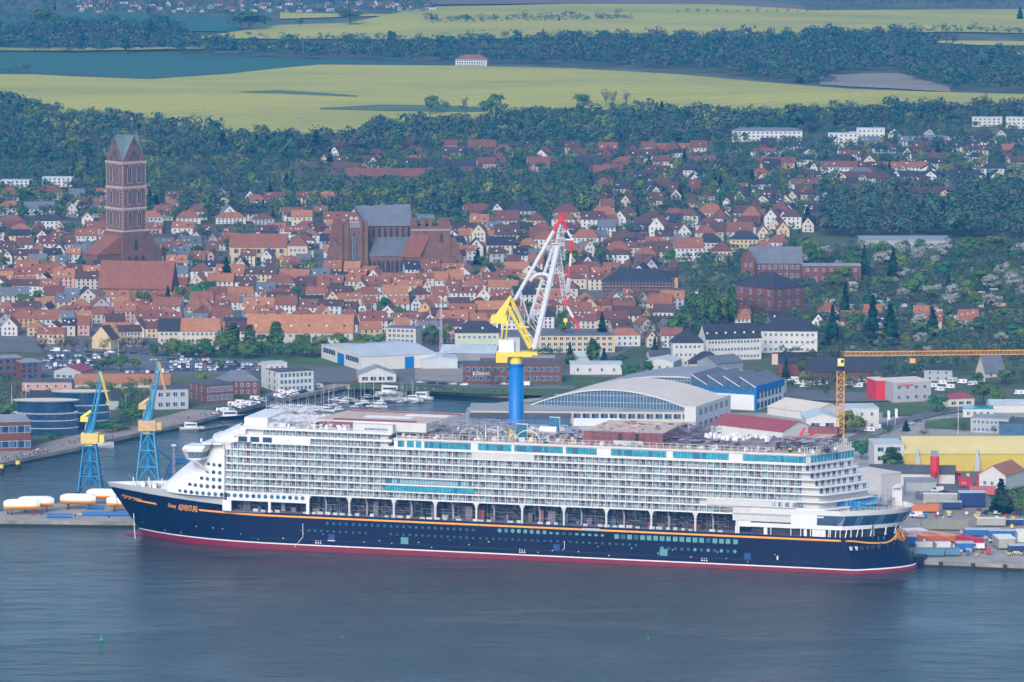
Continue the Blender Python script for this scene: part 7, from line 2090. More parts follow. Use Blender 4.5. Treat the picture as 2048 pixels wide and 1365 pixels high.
# red silo
p = G(1869, 968, 2.9); s = scl(p); e = empty("red_silo", p, 0, "tall red silo on legs with conical hopper before the yellow hall", "silo")
mb = MB(); mb.tube((0, 0, 26 / s), (0, 0, 56 / s), 9 / s, M['red'], 16); mb.build("tank", e); mb = MB(); mb.tube((0, 0, 26 / s), (0, 0, 10 / s), 9 / s, M['red'], 14, .5); mb.build("hopper", e)
mb = MB(); mb.box(-7 / s, 7 / s, -1.5, 1.5, 56 / s, 66 / s, M['metalroof']); mb.build("filter_box", e)
for x in (-1.5, 1.5):
    for y in (-1.2, 1.2): mb = MB(); mb.tube((x, y, 0), (x, y, 27 / s), .15, M['red'], 5); mb.build("leg", e)

# ---------------------------------------------------------------- boats
def boat_meshes():
    out = {}
    def hull(L_, B2, H, m, m2, nm="hull"):
        mb = MB(); P = []
        for t in np.linspace(0, 1, 12):
            x = (t - .5) * L_; w = B2 * (math.sin(math.pi * min(1, .22 + t * .78)) ** .7 if t < 1 else 0.02) ; h = H * (1 + .25 * t * t)
            P.append([(x, -w, h), (x, -w * .93, h * .5), (x, -w * .45, -.2), (x, w * .45, -.2), (x, w * .93, h * .5), (x, w, h)])
        mb.grid(P, lambda r, c: m if c in (0, 4) else m2, flip=True); mb.poly([r[0] for r in P] + [r[-1] for r in P[::-1]], M['cream']); mb.poly(P[0], m)
        o = mb.build(nm, smooth=False); d = o.data; bpy.data.objects.remove(o); return d
    def mk(f, nm): mb = MB(); f(mb); o = mb.build(nm); d = o.data; bpy.data.objects.remove(o); return d
    for c, m in (('white', M['white']), ('blue', M['navy']), ('dark', M['darkglass'])): out['hull', c] = hull(10, 1.6, 1.1, m, m)
    out['cabin'] = mk(lambda b: (b.prism([(-2.2, -.9), (2.2, -.6), (2.2, .6), (-2.2, .9)], [1.1] * 4, [1.75, 1.45, 1.45, 1.75], M['white']), b.box(-1.8, 1.2, -.93, .93, 1.3, 1.5, M['darkglass'])), "deck_cabin")
    out['mast'] = mk(lambda b: (b.tube((.6, 0, 1.3), (.6, 0, 13.5), .10, M['tarp'], 5), b.tube((.6, 0, 2.6), (-3.6, 0, 2.5), .2, M['tarp'], 5), b.tube((.6, -.9, 8.5), (.6, .9, 8.5), .05, M['tarp'], 3), b.tube((.6, 0, 13.4), (4.8, 0, 1.4), .03, M['scaf'], 3), b.tube((.6, 0, 13.4), (-4.7, 0, 1.2), .03, M['scaf'], 3)), "mast")
    out['wheelhouse'] = mk(lambda b: (b.prism([(-3, -1.2), (2, -1.0), (2, 1.0), (-3, 1.2)], [1.1] * 4, [3.2, 2.8, 2.8, 3.2], M['white']), b.box(-2.6, 1.6, -1.23, 1.23, 1.9, 2.5, M['darkglass'])), "wheelhouse")
    return out
BM = boat_meshes(); bo = random.Random(31)
def boat(u, v, kind='sail', sc=1.0, rz=None, col=None, label=None):
    p = G(u, v, 0); rz = bo.uniform(-.5, .5) + (math.pi if bo.random() < .5 else 0) if rz is None else rz
    col = col or bo.choice(['white', 'white', 'white', 'blue'])
    e = empty("sailing_boat" if kind == 'sail' else "motor_boat", p, rz, None, "sailing boat" if kind == 'sail' else "motor boat")
    inst("hull", BM['hull', col], e, sc=sc)
    if kind == 'sail': inst("deck_cabin", BM['cabin'], e, sc=sc); inst("mast", BM['mast'], e, sc=(sc, sc, sc * bo.uniform(.9, 1.25)))
    else: inst("wheelhouse", BM['wheelhouse'], e, sc=sc)
    if label: tag(e, label)
    else: THINGS.append((e, "%s %s" % (col, "hulled sailing boat" if kind == 'sail' else "hulled motor boat"), u, v, "boats moored in the marina"))
for k in range(46):
    u = 540 + k * 6.6 + bo.uniform(-6, 6); f = (u - 540) / 300
    v = interp([(540, 826), (690, 795), (720, 792), (850, 797)], u) + bo.uniform(2, 24 if u < 780 else 12)
    boat(u, v, 'sail' if bo.random() < .8 else 'motor', bo.uniform(.42, .72))
boat(842, 799, 'motor', 1.3, 2.7, 'white', "white motor yacht alone at the right end of the marina"); boat(826, 802, 'motor', 1.0, 2.7, 'white', "smaller white motor boat beside the lone yacht")
boat(782, 790, 'motor', 1.6, .1, 'white', "long white motor boat lying at the far quay")
boat(189, 897, 'motor', 1.9, .35, 'white', "white passenger boat moored at the promenade behind the left portal crane")
boat(384, 860, 'motor', 1.2, .1, 'white', "low white boat at the jetty in front of the promenade"); boat(462, 838, 'motor', 1.4, .2, 'blue', "dark hulled excursion boat at the promenade jetty")
def jetty(u0, v0, u1, v1, w=1.4, label=None):
    a, b = G(u0, v0, 0), G(u1, v1, 0); e = empty("jetty", a, math.atan2(b[1] - a[1], b[0] - a[0]), label, "jetty"); L_ = math.dist(a, b); mb = MB(); mb.box(0, L_, -w / 2, w / 2, .35, .6, M['scafd']); mb.build("deck", e)
    mb = MB()
    for i in range(int(L_ / 6) + 1): mb.tube((i * 6, -w / 2, -.5), (i * 6, -w / 2, 1.8), .18, M['trunk'], 5)
    mb.build("piles", e)
jetty(700, 803, 850, 806, label="long floating jetty through the marina"); jetty(745, 812, 800, 814, label="short floating jetty nearest the ship roof"); jetty(650, 822, 740, 818, label="floating jetty at the left of the marina"); jetty(395, 862, 455, 852, 3, "wooden jetty in front of the promenade"); jetty(600, 818, 690, 795, label="slanting jetty along the marina promenade")
for k in range(22):   # timber piles by the promenade
    u = 560 + k * 13; p = G(u, interp([(540, 826), (690, 795), (720, 793), (850, 799)], u) + 1.5, 0); e = empty("mooring_pile", p, 0, None, "mooring pile"); mb = MB(); mb.tube((0, 0, -1), (0, 0, 3.2), .25, M['trunk'], 6); mb.build("post", e); tag(e, "brown timber pile standing in the marina water", group="marina piles")
for u, v in ((36, 939), (3, 947)):
    p = G(u, v, 0); e = empty("dolphin_pile", p, 0, "dark mooring dolphin with yellow top, %s one, left of the promenade corner" % ("right" if u > 20 else "left"), "mooring dolphin"); mb = MB(); mb.tube((0, 0, -1), (0, 0, 2.4), 1.1, M['black'], 10); mb.build("pile", e); mb = MB(); mb.tube((0, 0, 2.4), (0, 0, 3.9), 1.1, M['yellow'], 10); mb.build("cap", e)
GB = mat("buoy_green", (0.0, 0.30, 0.16), .5)
for u, v, k, lb in ((203, 1281, 1.0, "big green buoy floating in front of the bow"), (685, 1276, .42, "tiny green buoy in the middle of the water"), (1297, 1278, .42, "tiny green buoy in the water right of centre"), (2017, 1278, .45, "tiny green buoy near the right frame edge")):
    e = empty("buoy", G(u, v, 0), 0, lb, "buoy"); mb = MB(); mb.tube((0, 0, -.2), (0, 0, .35), 1.05, GB, 12, .9); mb.build("float", e).scale = (k, k, k); mb = MB(); mb.tube((0, 0, .35), (0, 0, 1.9), .5, GB, 8, .18); mb.tube((0, 0, 1.9), (0, 0, 2.5), .3, GB, 8, .0); mb.build("topmark", e).scale = (k, k, k)

# ---------------------------------------------------------------- people
def person_mesh(top, leg, seed):
    me = bpy.data.meshes.new("person"); J = [(0, 0, .95), (0, 0, 1.2), (0, 0, 1.42), (0, 0, 1.52), (0, -.01, 1.66), (.20, 0, 1.4), (.26, .03, 1.12), (.25, -.05, .86), (-.20, 0, 1.4), (-.26, -.02, 1.12), (-.24, -.08, .88), (.10, 0, .9), (.11, .07 * seed, .48), (.11, -.06 * seed, .06), (.12, -.2 * seed - .1, .03), (-.10, 0, .9), (-.11, -.08 * seed, .48), (-.11, .1 * seed, .06), (-.12, -.08 + .1 * seed, .03)]
    E_ = [(0, 1), (1, 2), (2, 3), (3, 4), (2, 5), (5, 6), (6, 7), (2, 8), (8, 9), (9, 10), (0, 11), (11, 12), (12, 13), (13, 14), (0, 15), (15, 16), (16, 17), (17, 18)]
    rad = [.16, .15, .16, .06, .115, .08, .055, .05, .08, .055, .05, .11, .08, .055, .045, .11, .08, .055, .045]
    me.from_pydata(J, E_, []); o = bpy.data.objects.new("p", me); COL.objects.link(o); md = o.modifiers.new("s", 'SKIN')
    for i, r in enumerate(rad): me.skin_vertices[0].data[i].radius = (r, r * .8 if i < 3 else r)
    me.skin_vertices[0].data[0].use_root = True
    o.modifiers.new("d", 'SUBSURF').levels = 1
    bpy.context.view_layer.update(); ev = bpy.data.meshes.new_from_object(o.evaluated_get(bpy.context.evaluated_depsgraph_get())); bpy.data.objects.remove(o)
    skin = mat("skin", (.45, .27, .2), .7); hair = mat("dark_hair", (.05, .035, .03), .8)
    ev.materials.clear()
    for m in (top, leg, skin, hair): ev.materials.append(m)
    for pl in ev.polygons:
        c = pl.center; pl.material_index = 3 if c.z > 1.68 else (2 if c.z > 1.5 or (abs(c.x) > .18 and c.z < .93) else (1 if c.z < .92 else 0))
    ev.name = "person"; return ev
CLO = {'dark blue': (.03, .05, .12), 'black': (.02, .02, .02), 'grey': (.2, .2, .22), 'red': (.4, .05, .05), 'white': (.6, .6, .6), 'beige': (.4, .33, .25), 'light blue': (.2, .35, .5), 'yellow': (.75, .8, .05)}
jeans = mat("denim", (.04, .06, .12), .85)
PM = {c: [person_mesh(mat("cloth_" + c.replace(' ', '_'), v, .85), jeans, s) for s in (1, -1)] for c, v in CLO.items()}
pr_ = random.Random(77)
def person(p, col, group, label): 
    o = inst("person", pr_.choice(PM[col]), None, p, pr_.random() * 6.28, pr_.uniform(.93, 1.06)); tag(o, label, "person", group)
def crowd(u0, v0, u1, v1, n, spread, group, where, z=2.35):
    for i in range(n):
        t = pr_.random(); c = pr_.choice(['dark blue', 'black', 'black', 'grey', 'red', 'white', 'beige', 'light blue'])
        person(G(u0 + (u1 - u0) * t + pr_.uniform(-3, 3), v0 + (v1 - v0) * t + pr_.uniform(-spread, spread), z), c, "people in %s tops %s" % (c, where), "standing person in a %s top %s" % (c, where))
crowd(5, 921, 98, 902, 62, 4, "", "in the crowd on the left promenade"); crowd(120, 893, 160, 884, 8, 3, "", "near the middle of the promenade"); crowd(200, 880, 330, 852, 16, 3, "", "strolling on the promenade by the hedge"); crowd(340, 848, 540, 800, 30, 4, "", "strolling beside the marina")
crowd(560, 795, 690, 772, 10, 3, "", "at the far end of the marina promenade"); crowd(770, 779, 1030, 787, 22, 2, "", "on the grass above the far quay wall")
for i in range(9): person(G(2012 + i * 4.3, 1112 + pr_.uniform(-2, 2), 2.3), 'yellow', "workers in yellow safety jackets", "worker in a yellow safety jacket at the quay edge")
person(G(160, 1034, 2.3), 'yellow', "worker", "lone worker in a yellow jacket at the lifeboat pier edge")
# flagpoles and lamps
for u, v, h, lb in ((1775, 856, 36, "white flagpole with banner beside the works road, left one"), (1790, 852, 36, "white flagpole with banner beside the works road, right one"), (24, 830, 60, "white yacht mast standing ashore at the left"), (52, 832, 66, "tall white mast left of the round offices"), (221, 852, 66, "tall white pole right of the left portal crane boom"), (252, 840, 52, "white pole between the two portal cranes"), (290, 838, 40, "short white pole beside the right portal crane"), (765, 768, 50, "tall lamp post before the brick office"), (237, 740, 60, "tall lamp post above the long orange roof"), (1916, 870, 70, "tall lamp post near the concrete office")):
    p = GT(u, v); e = empty("tall_pole", p, 0, lb, "pole"); mb = MB(); mb.tube((0, 0, 0), (0, 0, h / scl(p)), .14, M['tarp'], 5, .07); mb.build("shaft", e)
    if "flag" in lb: mb = MB(); hh = h / scl(p); mb.box(0, 1.2, -.03, .03, hh * .45, hh * .95, M['tarp']); mb.build("banner", e)
    elif "lamp" in lb: mb = MB(); mb.box(-.5, .5, -.2, .2, h / scl(p), h / scl(p) + .2, M['greyp']); mb.build("lamp_head", e)
p = G(510, 812, 2.4)
# ---------------------------------------------------------------- single trees near the harbour and in the town
T = tree
for k, u, v, h, w in [
    ('conifer_tree', 453, 580, 66, .95), ('dense_tree', 402, 616, 54, 1.25), ('broadleaf_tree', 290, 622, 44, .9), ('conifer_tree', 336, 622, 50, .7), ('broadleaf_tree', 366, 612, 42, .8), ('willow_tree', 355, 704, 40, 1.5),
    ('poplar_tree', 466, 706, 60, 1.3), ('poplar_tree', 500, 706, 56, 1.2), ('poplar_tree', 552, 708, 64, 1.3), ('broadleaf_tree', 446, 706, 50, .9), ('broadleaf_tree', 528, 708, 44, 1.0), ('broadleaf_tree', 600, 712, 48, 1.2), ('fresh_leaf_tree', 640, 714, 46, 1.2), ('broadleaf_tree', 680, 712, 50, 1.1), ('broadleaf_tree', 720, 710, 46, 1.1), ('broadleaf_tree', 755, 712, 50, 1.1),
    ('fresh_leaf_tree', 668, 600, 24, 1.4), ('fresh_leaf_tree', 790, 598, 24, 1.5), ('dense_tree', 905, 562, 24, 1.8), ('bare_tree', 594, 560, 52, 1.0), ('broadleaf_tree', 864, 692, 46, 1.0), ('broadleaf_tree', 892, 690, 44, 1.0), ('fresh_leaf_tree', 848, 690, 34, .9),
    ('broadleaf_tree', 50, 588, 26, 1.8), ('dense_tree', 160, 545, 28, 1.2), ('broadleaf_tree', 14, 592, 30, 1.2), ('conifer_tree', 955, 530, 34, 1.0), ('broadleaf_tree', 975, 545, 26, 1.5), ('broadleaf_tree', 1006, 552, 26, 1.4),
    ('bare_tree', 1275, 628, 56, 1.2), ('broadleaf_tree', 1135, 552, 60, 1.0), ('conifer_tree', 1204, 668, 44, .9), ('conifer_tree', 1140, 728, 44, .8), ('poplar_tree', 1186, 728, 50, 1.3), ('conifer_tree', 1208, 728, 32, .9), ('broadleaf_tree', 1130, 668, 26, 1.4), ('bare_tree', 1290, 690, 56, 1.1), ('bare_tree', 1320, 690, 60, 1.1), ('broadleaf_tree', 1346, 690, 60, 1.0), ('bare_tree', 1300, 660, 48, 1.2), ('conifer_tree', 1310, 712, 40, .8), ('broadleaf_tree', 1362, 680, 60, 1.0),
    ('dense_tree', 1258, 757, 34, 1.35), ('dense_tree', 1296, 750, 30, 1.2), ('bare_tree', 983, 772, 40, 1.0), ('poplar_tree', 1406, 656, 84, .8), ('poplar_tree', 1424, 660, 90, .8), ('fresh_leaf_tree', 1444, 656, 70, .7), ('poplar_tree', 1462, 652, 80, .8), ('broadleaf_tree', 1392, 640, 50, .9),
    ('bare_tree', 1504, 648, 62, 1.5), ('bare_tree', 1535, 652, 44, 1.4), ('conifer_tree', 1549, 556, 38, .9), ('broadleaf_tree', 1580, 700, 40, 1.2), ('fresh_leaf_tree', 1608, 652, 26, 2.0), ('conifer_tree', 1572, 756, 44, .6), ('broadleaf_tree', 1610, 752, 50, 1.1), ('bare_tree', 1590, 750, 44, 1.1),
    ('conifer_tree', 1665, 690, 80, .8), ('conifer_tree', 1690, 655, 90, .7), ('conifer_tree', 1728, 560, 70, .7), ('conifer_tree', 1745, 690, 100, .8), ('conifer_tree', 1780, 690, 84, .9), ('conifer_tree', 1786, 560, 66, .7), ('conifer_tree', 1865, 672, 60, .8), ('conifer_tree', 1897, 590, 42, .8), ('conifer_tree', 1628, 402, 34, .9), ('conifer_tree', 1976, 372, 34, .7), ('conifer_tree', 1360, 400, 34, .9), ('broadleaf_tree', 1832, 600, 66, 1.0),
    ('dense_tree', 1873, 826, 42, 1.15), ('broadleaf_tree', 1886, 834, 30, .8), ('dense_tree', 1722, 920, 46, 1.1), ('fresh_leaf_tree', 1742, 905, 40, .9), ('willow_tree', 1710, 866, 62, .95), ('willow_tree', 1690, 868, 56, .9), ('conifer_tree', 1812, 864, 24, 1.2), ('broadleaf_tree', 1776, 872, 24, 1.0), ('poplar_tree', 1782, 950, 56, 1.5), ('poplar_tree', 1796, 950, 44, 1.5),
    ('broadleaf_tree', 1966, 812, 50, 1.2), ('broadleaf_tree', 1990, 814, 46, 1.0), ('fresh_leaf_tree', 1998, 814, 40, .8), ('dense_tree', 1955, 768, 26, 1.3), ('broadleaf_tree', 2010, 770, 34, 1.3), ('bare_tree', 1650, 778, 34, 1.0),
    ('conifer_tree', 2002, 1030, 72, 1.3), ('bare_tree', 2024, 1030, 60, 1.3), ('broadleaf_tree', 2040, 1034, 62, 1.2), ('bare_tree', 2012, 1030, 56, 1.0), ('broadleaf_tree', 2058, 1034, 60, 1.1),
    ('broadleaf_tree', 248, 836, 44, 1.0), ('broadleaf_tree', 258, 840, 40, 1.2), ('willow_tree', 240, 862, 20, 2.0), ('dense_tree', 212, 868, 26, 1.6), ('broadleaf_tree', 270, 846, 30, 1.6), ('dense_tree', 230, 858, 24, 1.6), ('fresh_leaf_tree', 160, 800, 34, 1.5), ('bare_tree', 110, 806, 30, 1.6), ('bare_tree', 48, 830, 50, .9), ('broadleaf_tree', 12, 846, 44, 1.2), ('bare_tree', 28, 812, 50, 1.0), ('dense_tree', 100, 880, 14, 2.0), ('dense_tree', 118, 878, 12, 2.0),
    ('broadleaf_tree', 206, 742, 34, 1.2), ('broadleaf_tree', 240, 744, 38, 1.2), ('broadleaf_tree', 270, 742, 26, 1.4), ('fresh_leaf_tree', 404, 770, 30, 1.0), ('broadleaf_tree', 444, 740, 20, 1.2), ('bare_tree', 1848, 876, 22, 1.3), ('bare_tree', 1912, 862, 24, 1.0), ('bare_tree', 1926, 864, 22, 1.0), ('bare_tree', 1988, 868, 20, 1.0), ('bare_tree', 1974, 866, 20, 1.0)]:
    T(k, u, v, h, w, group="trees near the harbour")
for u in (84, 116, 145, 178, 206, 240, 270, 86, 130, 250, 285): T('bare_tree', u + tree_rnd.uniform(-4, 4), 706 + tree_rnd.uniform(-3, 5), 36, .95, group="bare street trees before the old town")
for i in range(26): T(tree_rnd.choice(['broadleaf_tree', 'broadleaf_tree', 'fresh_leaf_tree', 'dense_tree']), 300 + i * 17 + tree_rnd.uniform(-6, 6), 714 + tree_rnd.uniform(-6, 4), tree_rnd.uniform(22, 40), 1.2, group="park trees before the old town")
g_ = random.Random(15); cnt = 0
while cnt < 70:       # scattered in gaps of the old town
    u, v = g_.uniform(0, 1340), g_.uniform(490, 700); p = GT(u, v)
    if free(p[0], p[1], 1.0): T(g_.choice(['broadleaf_tree', 'broadleaf_tree', 'bare_tree', 'fresh_leaf_tree', 'dense_tree', 'conifer_tree']), u, v, g_.uniform(18, 32), 1.1, group="trees between the old town houses"); block(p[0], p[1], 3)
    cnt += 1
cnt = 0
for i in range(150):   # gardens at the right
    u, v = g_.uniform(1600, 2060), g_.uniform(505, 700); p = GT(u, v)
    if free(p[0], p[1], 2.0): T(g_.choice(['blossom_tree', 'blossom_tree', 'broadleaf_tree', 'fresh_leaf_tree', 'bare_tree', 'dense_tree', 'broadleaf_tree']), u, v, g_.uniform(22, 42), 1.2, group="garden trees on the right"); block(p[0], p[1], 3)
for i in range(34): T('bare_tree', 1355 + i * 20, interp([(1350, 26), (1620, 26), (1640, 24), (2050, 18)], 1355 + i * 20) , g_.uniform(6, 11), 1.1, group="row of small trees along the far field road")
for k, u, v, h, w in [('bare_tree', 1212, 214, 40, .8), ('bare_tree', 1226, 214, 36, .7), ('bare_tree', 1253, 214, 36, .6), ('broadleaf_tree', 1164, 222, 38, 1.0), ('broadleaf_tree', 862, 230, 42, .9), ('broadleaf_tree', 984, 232, 48, 1.2), ('bare_tree', 928, 218, 26, .8), ('bare_tree', 1905, 98, 42, 1.1), ('conifer_tree', 1380, 94, 22, .9), ('broadleaf_tree', 700, 52, 34, 1.8), ('broadleaf_tree', 500, 62, 46, 2.2), ('broadleaf_tree', 600, 54, 20, 1.1), ('broadleaf_tree', 92, 60, 50, 1.6), ('poplar_tree', 780, 84, 22, 1.4), ('poplar_tree', 788, 84, 20, 1.4), ('bare_tree', 885, 128, 26, 1.2), ('conifer_tree', 2040, 40, 26, 1.2), ('broadleaf_tree', 250, 232, 10, 3)]:
    T(k, u, v, h, w, group="lone trees on the fields")

# ---------------------------------------------------------------- masses of trees
def bfree_mask():
    pass
_wood = wood
BX = np.array([b[0] for b in BLOCK]); BY = np.array([b[1] for b in BLOCK]); BR = np.array([b[2] for b in BLOCK])
_GT = GT
def wood2(name, regions, mixture, clear=True, **kw):
    global GT
    if clear:
        def GTc(u, v):
            p = _GT(u, v)
            d = np.hypot(BX - p[0], BY - p[1])
            front = (np.abs(BX - p[0]) < BR * .9) & (BY - p[1] > 0) & (BY - p[1] < 22)
            if (d < BR + 2).any() or (front.any() and rng.random() < .62): return (p[0], p[1] , -400.0)
            return p
        GT = GTc
    o = _wood(name, regions, mixture, **kw)
    GT = _GT
    return o
mixF = dict(mix1=36, mix2=32, mix3=22, mix6=22, mix4=3, mix5=4)
far = dict(mix1=30, mix2=34, mix6=34, mix4=1)
wood2("woodland", [([(-170, 72), (90, 62), (180, 56), (350, 60), (400, 96)], [(-170, 104), (100, 107), (400, 111)])], far, seed=2, hm=(13, 21), step=(13, 6), faces=150, label="far wood between the green fields at the left", clear=False)
wood2("woodland", [([(400, 98), (560, 99), (760, 100), (900, 98), (1000, 96), (1130, 88), (1380, 86), (1560, 84), (1660, 76), (1800, 74), (1880, 100)],
                    [(400, 113), (560, 118), (760, 124), (900, 128), (1130, 134), (1350, 144), (1480, 156), (1620, 167), (1700, 150), (1880, 130)]),
                   ([(1790, 120), (1850, 110), (2220, 130)], [(1790, 150), (1900, 183), (2220, 194)]), ([(1480, 140), (1600, 140), (1660, 150)], [(1480, 158), (1600, 172), (1660, 174)])], far, seed=3, hm=(12, 20), step=(12, 6), faces=150, label="broad far wood between the two yellow fields", clear=False)
wood2("hedgerow", [([(400, 79), (900, 82), (1130, 75), (1500, 77), (1650, 76), (1900, 64), (2220, 74)], [(400, 82), (900, 85), (1130, 78), (1500, 80), (1650, 79), (1900, 68), (2220, 78)]), ([(560, 90), (1050, 90)], [(560, 92), (1050, 92)]), ([(-170, 92), (420, 96)], [(-170, 95), (420, 99)]), ([(0, 146), (56, 146)], [(0, 152), (56, 152)]),
                   ([(130, 26), (480, 32), (560, 26), (850, 22)], [(130, 30), (480, 37), (560, 30), (850, 28)]), ([(850, 42), (1260, 38)], [(850, 50), (1260, 44)]), ([(840, 221), (1010, 222)], [(840, 224), (1010, 225)])], far, seed=4, hm=(5, 13), step=(9, 3), faces=70, label="thin hedges and shrubs along the field edges", clear=False)
wood2("village_trees", [([(-170, 3), (900, 3)], [(-170, 24), (480, 30), (860, 20)]), ([(1590, 2), (2220, 2)], [(1590, 16), (2220, 18)]), ([(-170, 35), (80, 30)], [(-170, 50), (80, 48)])], far, seed=5, hm=(8, 14), step=(15, 5.5), faces=70, label="trees in the far village above the fields")
wood2("forest_belt", [([(-170, 232), (60, 226), (100, 238), (200, 250), (330, 268), (420, 280), (560, 286), (700, 292), (740, 278), (760, 260), (950, 258), (1040, 244), (1200, 236), (1400, 238), (1450, 244), (1700, 234), (2220, 222)],
                       [(-170, 322), (300, 330), (600, 318), (900, 300), (1240, 298), (1450, 284), (1650, 262), (2220, 250)]), ([(-170, 216), (40, 210), (90, 226)], [(-170, 236), (40, 240), (90, 240)])],
      dict(mix1=32, mix2=40, mix3=12, mix6=28, mix4=2), seed=6, hm=(11, 19), step=(13, 6.5), faces=170, label="wide belt of forest behind the town")
wood2("suburb_trees", [([(-170, 322), (300, 330), (600, 318), (900, 300), (1240, 298), (1450, 284), (1650, 262), (2220, 250)], [(-170, 440), (200, 448), (640, 448), (930, 460), (1200, 452), (1640, 452), (2220, 440)])],
      mixF, seed=8, hm=(7, 13), step=(16, 7.5), faces=170, label="trees and shrubs among the suburb houses")
wood2("park_wood", [([(930, 400), (1180, 396), (1180, 450)][:2], [(930, 440), (1180, 440)]), ([(640, 385), (930, 388)], [(640, 430), (930, 430)])], dict(mix1=30, mix3=30, mix2=25, mix6=15), seed=9, hm=(11, 16), step=(12, 6), faces=170, label="dense park wood behind the great church")
wood2("right_wood", [([(1640, 400), (1800, 392), (2220, 388)], [(1640, 474), (1800, 478), (2220, 480)])], dict(mix1=34, mix2=44, mix6=25, mix4=1), seed=10, hm=(12, 18), step=(12, 6), faces=150, label="dense brown green wood at the right below the hillside")
wood2("garden_shrubs", [([(1370, 520), (1480, 500), (1720, 500), (2220, 486)], [(1370, 690), (1480, 640), (1640, 700), (2220, 728)]), ([(1580, 752), (1700, 744), (1880, 752), (2220, 742)], [(1580, 764), (1700, 782), (1880, 762), (2220, 768)]), ([(1560, 800), (1640, 796)], [(1560, 822), (1640, 806)])],
      dict(mix1=34, mix2=24, mix3=16, mix5=14, mix6=16), seed=12, hm=(4, 9.5), step=(12, 7), faces=150, label="shrubs and fruit trees filling the allotment gardens")
wood2("street_shrubs", [([(1360, 560), (1376, 540)], [(1350, 690), (1376, 690)]), ([(930, 455), (1600, 455)], [(930, 545), (1200, 545), (1600, 550)]), ([(0, 462), (920, 462)], [(0, 560), (640, 560), (920, 562)])],
      dict(mix1=36, mix2=34, mix3=14, mix6=16), seed=13, hm=(5, 11), step=(26, 11), faces=170, label="small trees and shrubs in the gaps between the upper town houses")
wood2("works_shrubs", [([(1560, 706), (1880, 716), (2220, 716)], [(1560, 756), (1880, 764), (2220, 776)]), ([(1060, 700), (1360, 700)], [(1060, 728), (1360, 742)]), ([(1560, 770), (1650, 770)], [(1560, 812), (1650, 800)]), ([(0, 770), (300, 780)], [(0, 850), (300, 815)])],
      dict(mix1=36, mix2=24, mix3=24, mix5=5, mix6=16), seed=23, hm=(4, 9), step=(17, 9), faces=170, label="shrubs and small trees between the port sheds")
wood2("quay_shrubs", [([(214, 850), (290, 836)], [(205, 872), (290, 856)]), ([(330, 708), (760, 712)], [(330, 718), (760, 722)])], dict(mix1=40, mix3=20, mix6=30), seed=14, hm=(3, 6), step=(12, 5), faces=170, label="low shrubs beside the promenade and park")
# remove crowns that were dropped below ground is not needed: they lie far under the land

# electricity pylons
for u, v, h in ((603, 285, 52), (676, 288, 34), (1540, 226, 30), (1932, 216, 30), (394, 232, 22), (408, 232, 22), (527, 230, 20), (541, 230, 20), (163, 226, 22), (177, 226, 22)):
    p = GT(u, v); e = empty("electricity_pylon", p, 0, None, "pylon"); hh = h / scl(p); mb = MB(); lat(mb, (0, 0, 0), (0, 0, hh), hh * .12, 9, M['scaf'], .1 if h > 28 else .07, hh * .02)
    if h > 24:
        for f, w_ in ((.95, .22), (.78, .3)): mb.tube((-hh * w_, 0, hh * f), (hh * w_, 0, hh * f), .14, M['scaf'], 4)
    mb.build("lattice_tower", e); THINGS.append((e, "lattice electricity pylon" if h > 24 else "thin grey power line pole", u, v, "pylons over the fields"))
# rough ground under the gardens, allotment clutter is built above

# ---------------------------------------------------------------- air
HZ = bpy.data.materials.new("haze_air"); HZ.use_nodes = True; hn = HZ.node_tree.nodes; hn.clear()
ho = hn.new("ShaderNodeOutputMaterial"); hv = hn.new("ShaderNodeVolumePrincipled")
hv.inputs["Color"].default_value = (0.065, 0.44, 1.0, 1); hv.inputs["Density"].default_value = 7.4e-5; hv.inputs["Anisotropy"].default_value = 0.1
HZ.node_tree.links.new(hv.outputs[0], ho.inputs["Volume"])
mb = MB(); mb.box(-13000, 13000, -3400, 52000, -12, 600, HZ); o = mb.build("haze"); tag(o, kind="stuff"); o.display_type = 'WIRE'

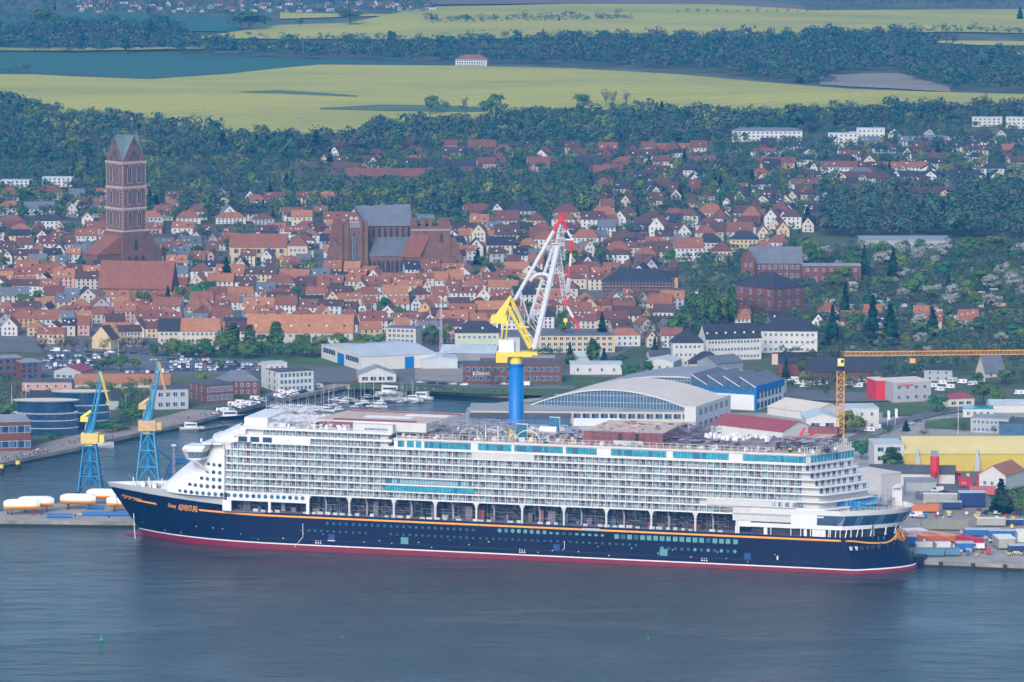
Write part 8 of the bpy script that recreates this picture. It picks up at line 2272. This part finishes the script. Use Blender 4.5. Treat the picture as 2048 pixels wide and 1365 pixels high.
# ---------------------------------------------------------------- labels: each one singles out its thing
MARKS = [("the brick tower", 248, 470), ("the great church", 800, 500), ("the long yellow building", 545, 520), ("the brick hall church", 268, 590), ("the long orange block", 598, 680), ("the cream office block", 802, 690),
         ("the giant crane", 1045, 640), ("the scaffolded building", 1275, 585), ("the avenue", 1390, 600), ("the brick school", 1545, 620), ("the white school", 1490, 720), ("the car park", 200, 735), ("the marina", 700, 790), ("the round glass offices", 110, 850),
         ("the tower crane", 1680, 760), ("the grey shop building", 1820, 790), ("the yellow hall", 1950, 920), ("the red silo", 1869, 930), ("the supermarket", 1800, 490), ("the modern hill flats", 1710, 280), ("the hillside rows", 1800, 355), ("the yellow field", 1000, 180),
         ("the far village", 450, 15), ("the right hand wood", 1850, 440), ("the forest belt", 700, 300), ("the park wood", 1050, 420), ("the steep roofed house", 1990, 740), ("the allotments", 1850, 600), ("the white steel hall", 780, 730), ("the pale yellow block", 1150, 690), ("the far wood", 1300, 120), ("the promenade", 380, 850), ("the slate roofed school", 1550, 540), ("the left frame edge", 10, 560), ("the cream street blocks", 370, 690), ("the arched hall", 1250, 800)]
def where(u, v):
    m = min(MARKS, key=lambda q: (q[1] - u) ** 2 + ((q[2] - v) * 1.8) ** 2); dx, dy = u - m[1], (v - m[2]) * 1.5
    if abs(dx) < 26 and abs(dy) < 26: r = "beside"
    elif abs(dx) > abs(dy): r = "right of" if dx > 0 else "left of"
    else: r = "in front of" if dy > 0 else "behind"
    if abs(dx) < 45 and abs(dy) > 20 and r in ("right of", "left of"): r = "just " + r
    return r + " " + m[0]
ORD = ["first", "second", "third", "fourth", "fifth", "sixth", "seventh", "eighth", "ninth", "tenth", "eleventh", "twelfth"]
def write_labels():
    by = {}
    for o, look, u, v, grp in THINGS:
        if grp: o["group"] = grp
        by.setdefault((look, where(u, v)), []).append((u, v, o, grp))
    for (look, wh), L_ in by.items():
        L_.sort(key=lambda q: q[0])
        if len(L_) == 1: L_[0][2]["label"] = "%s %s" % (look, wh); continue
        for i, (u, v, o, g) in enumerate(L_):
            n = len(L_)
            if n == 2: t = ("left", "right")[i] + " one of two"
            elif i == n - 1: t = "rightmost"
            elif i < 12: t = ORD[i] + " from left"
            else: t = "number %d from left" % (i + 1)
            o["label"] = "%s %s, %s" % (look, wh, t)
            if len(o["label"].split()) > 16: o["label"] = o["label"].replace("gable-fronted house", "gabled house").replace("hip-roofed house", "hipped house").replace(" with ", ", ").replace("the ", "").replace("grey slate", "slate")
write_labels()
print("OBJECTS", len(bpy.data.objects), "MESH FACES", sum(len(m.polygons) for m in bpy.data.meshes))
